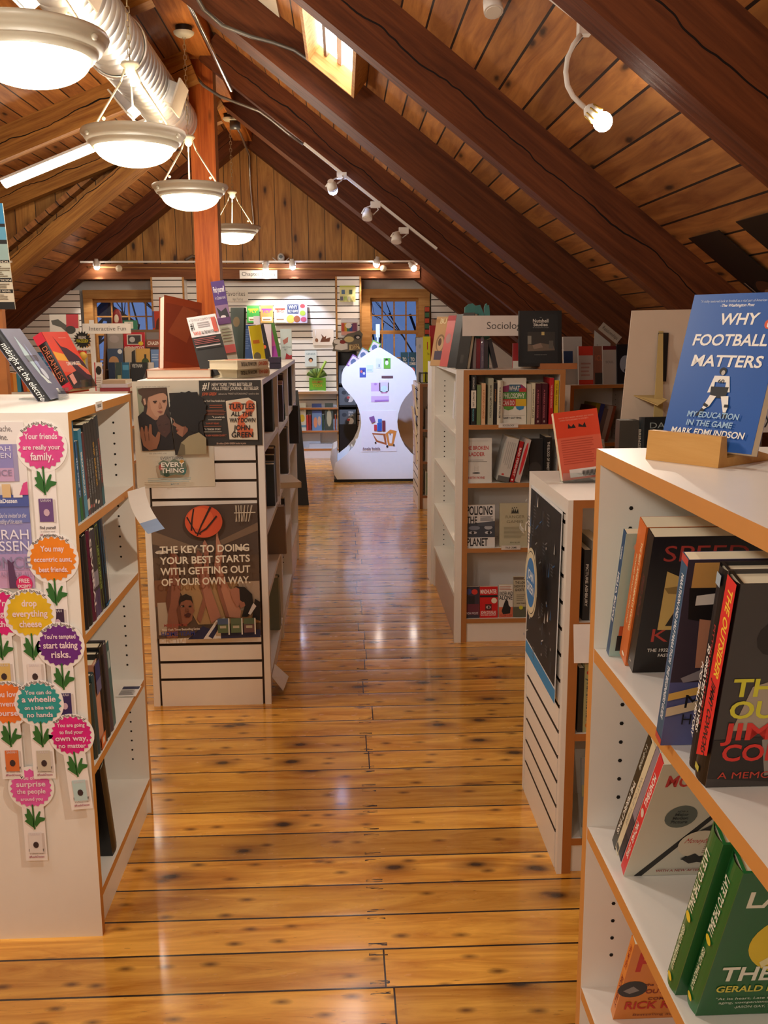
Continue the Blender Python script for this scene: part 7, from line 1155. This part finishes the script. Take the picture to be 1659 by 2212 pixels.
rk(2, 229, 266, 716, '9a9088', 'grey-lilac book on the top tier of the rack', [('e', .5, .6, .3, .2, 'a89c98', 12)]); rk(2, 268, 314, 718, 'b8202c', 'red book with a framed black-and-white photo on the top tier', [('r', .15, .32, .85, .88, 'd8d0c0'), ('r', .2, .36, .8, .84, '3a3636'), ('e', .4, .6, .14, .16, 'b8b4b0', 10), ('e', .8, .38, .12, .12, 'd8b82a', 10), T('KENNEDYS', .5, .08, .14, 'f0e4d8', .9)]); rk(2, 317, 352, 718, '8a4a34', 'brown book with white slanted capitals on the top tier', [('r', 0, .6, 1, 1, '7a706c'), T('CHASING', .5, .3, .2, 'e8dccc', .9, 1, .1), ('r', 0, 0, 1, .18, '3a2018')])
rk(1, 233, 267, 753, '3a4a62', 'slate-blue book with an orange round picture on the middle tier', [('e', .4, .35, .32, .28, 'b8885a', 14), ('e', .8, .85, .15, .12, 'd8d8d4', 10)]); rk(1, 270, 294, 751, 'b8a48a', 'beige book with dark figures on the middle tier', [('p', [(.6, 0), (.65, .8), (.95, .9), (1, 0)], '2a241c')]); rk(1, 295, 325, 753, 'c89a4a', 'golden book with a dark green vase on the middle tier', [('e', .65, .3, .28, .24, '3a4a24', 12), ('r', .58, .5, .74, .72, '2a2418')]); rk(1, 327, 346, 755, '6a8ab8', 'sky blue book at the end of the middle tier', [('l', .1, .4, .9, .8, 3, 'a8bcd8')])
rk(0, 236, 250, 783, '1c2a44', 'midnight blue slim book on the bottom tier', [('e', .4, .2, .3, .1, '3a5a9a', 8)]); rk(0, 251, 264, 783, '3a4a44', 'dark grey-green slim book on the bottom tier', [('r', .3, .3, .9, .5, 'a8a878')]); rk(0, 265, 281, 783, '1f5a78', 'teal slim book on the bottom tier', [('r', .1, .7, .9, .9, '4a90b0')]); rk(0, 283, 320, 783, '1a1a1c', 'black history book with small white title on the bottom tier', [T('VIETNAM', .4, .8, .14, 'b8b4ac', .6), ('p', [(.6, .2), (1, .8), (1, .2)], '5a5856')]); rk(0, 322, 334, 783, 'c8c0b8', 'pale narrow book at the end of the bottom tier')
p = onY(283, 716, 9.55); mb = MB(); q0, q1, q2 = onY(263, 718, 9.62), onY(297, 718, 9.62), onY(263, 692, 9.62); mb.box(q0.x, q1.x, 9.62, 9.64, 1.561, q2.z, flat('2f7a5a')); mb.art((q0.x, 9.62, 1.561), (q1.x - q0.x, 0, 0), (0, 0, q2.z - 1.561), [('r', .2, .1, .75, .85, 'e0dcc8'), ('p', [(.3, .55), (.5, .75), (.65, .6)], '4a5a48')], .0008); tag(mb.build('book'), 'green picture book with a white panel on top of the rack', 'book')
p = onY(255, 716, 9.6); zt = onY(255, 667, 9.6).z; mb = MB(); mb.lathe([(.001, 1.561), (.045, 1.562), (.05, 1.62), (.042, 1.70), (.034, zt - .03), (.02, zt - .006), (.001, zt)], (p.x, 9.6, 0), flat('8a2a28'), 16); mb.sphere((p.x, 9.562, 1.66), .03, flat('d8c8b0'), 12, (.8, .5, 1.6)); tag(mb.build('toy_bird'), 'small dark red toy bird standing on the rack before the left window', 'toy')
wy('picture_book', 'red and brown picture book face-out on the slatted column, right of the left window', 'book', 331, 374, 672, 724, 'c8401c', [('r', 0, .3, .1, 1, '5a5a8a'), ('p', [(.1, .1), (.2, .6), (.5, .92), (1, .95), (1, .1)], '5a3018'), ('p', [(.35, .1), (.4, .45), (.7, .6), (1, .55), (1, .1)], 'a86a3a'), ('r', 0, 0, 1, .14, '2a2440')], Y=11.66, th=.012)
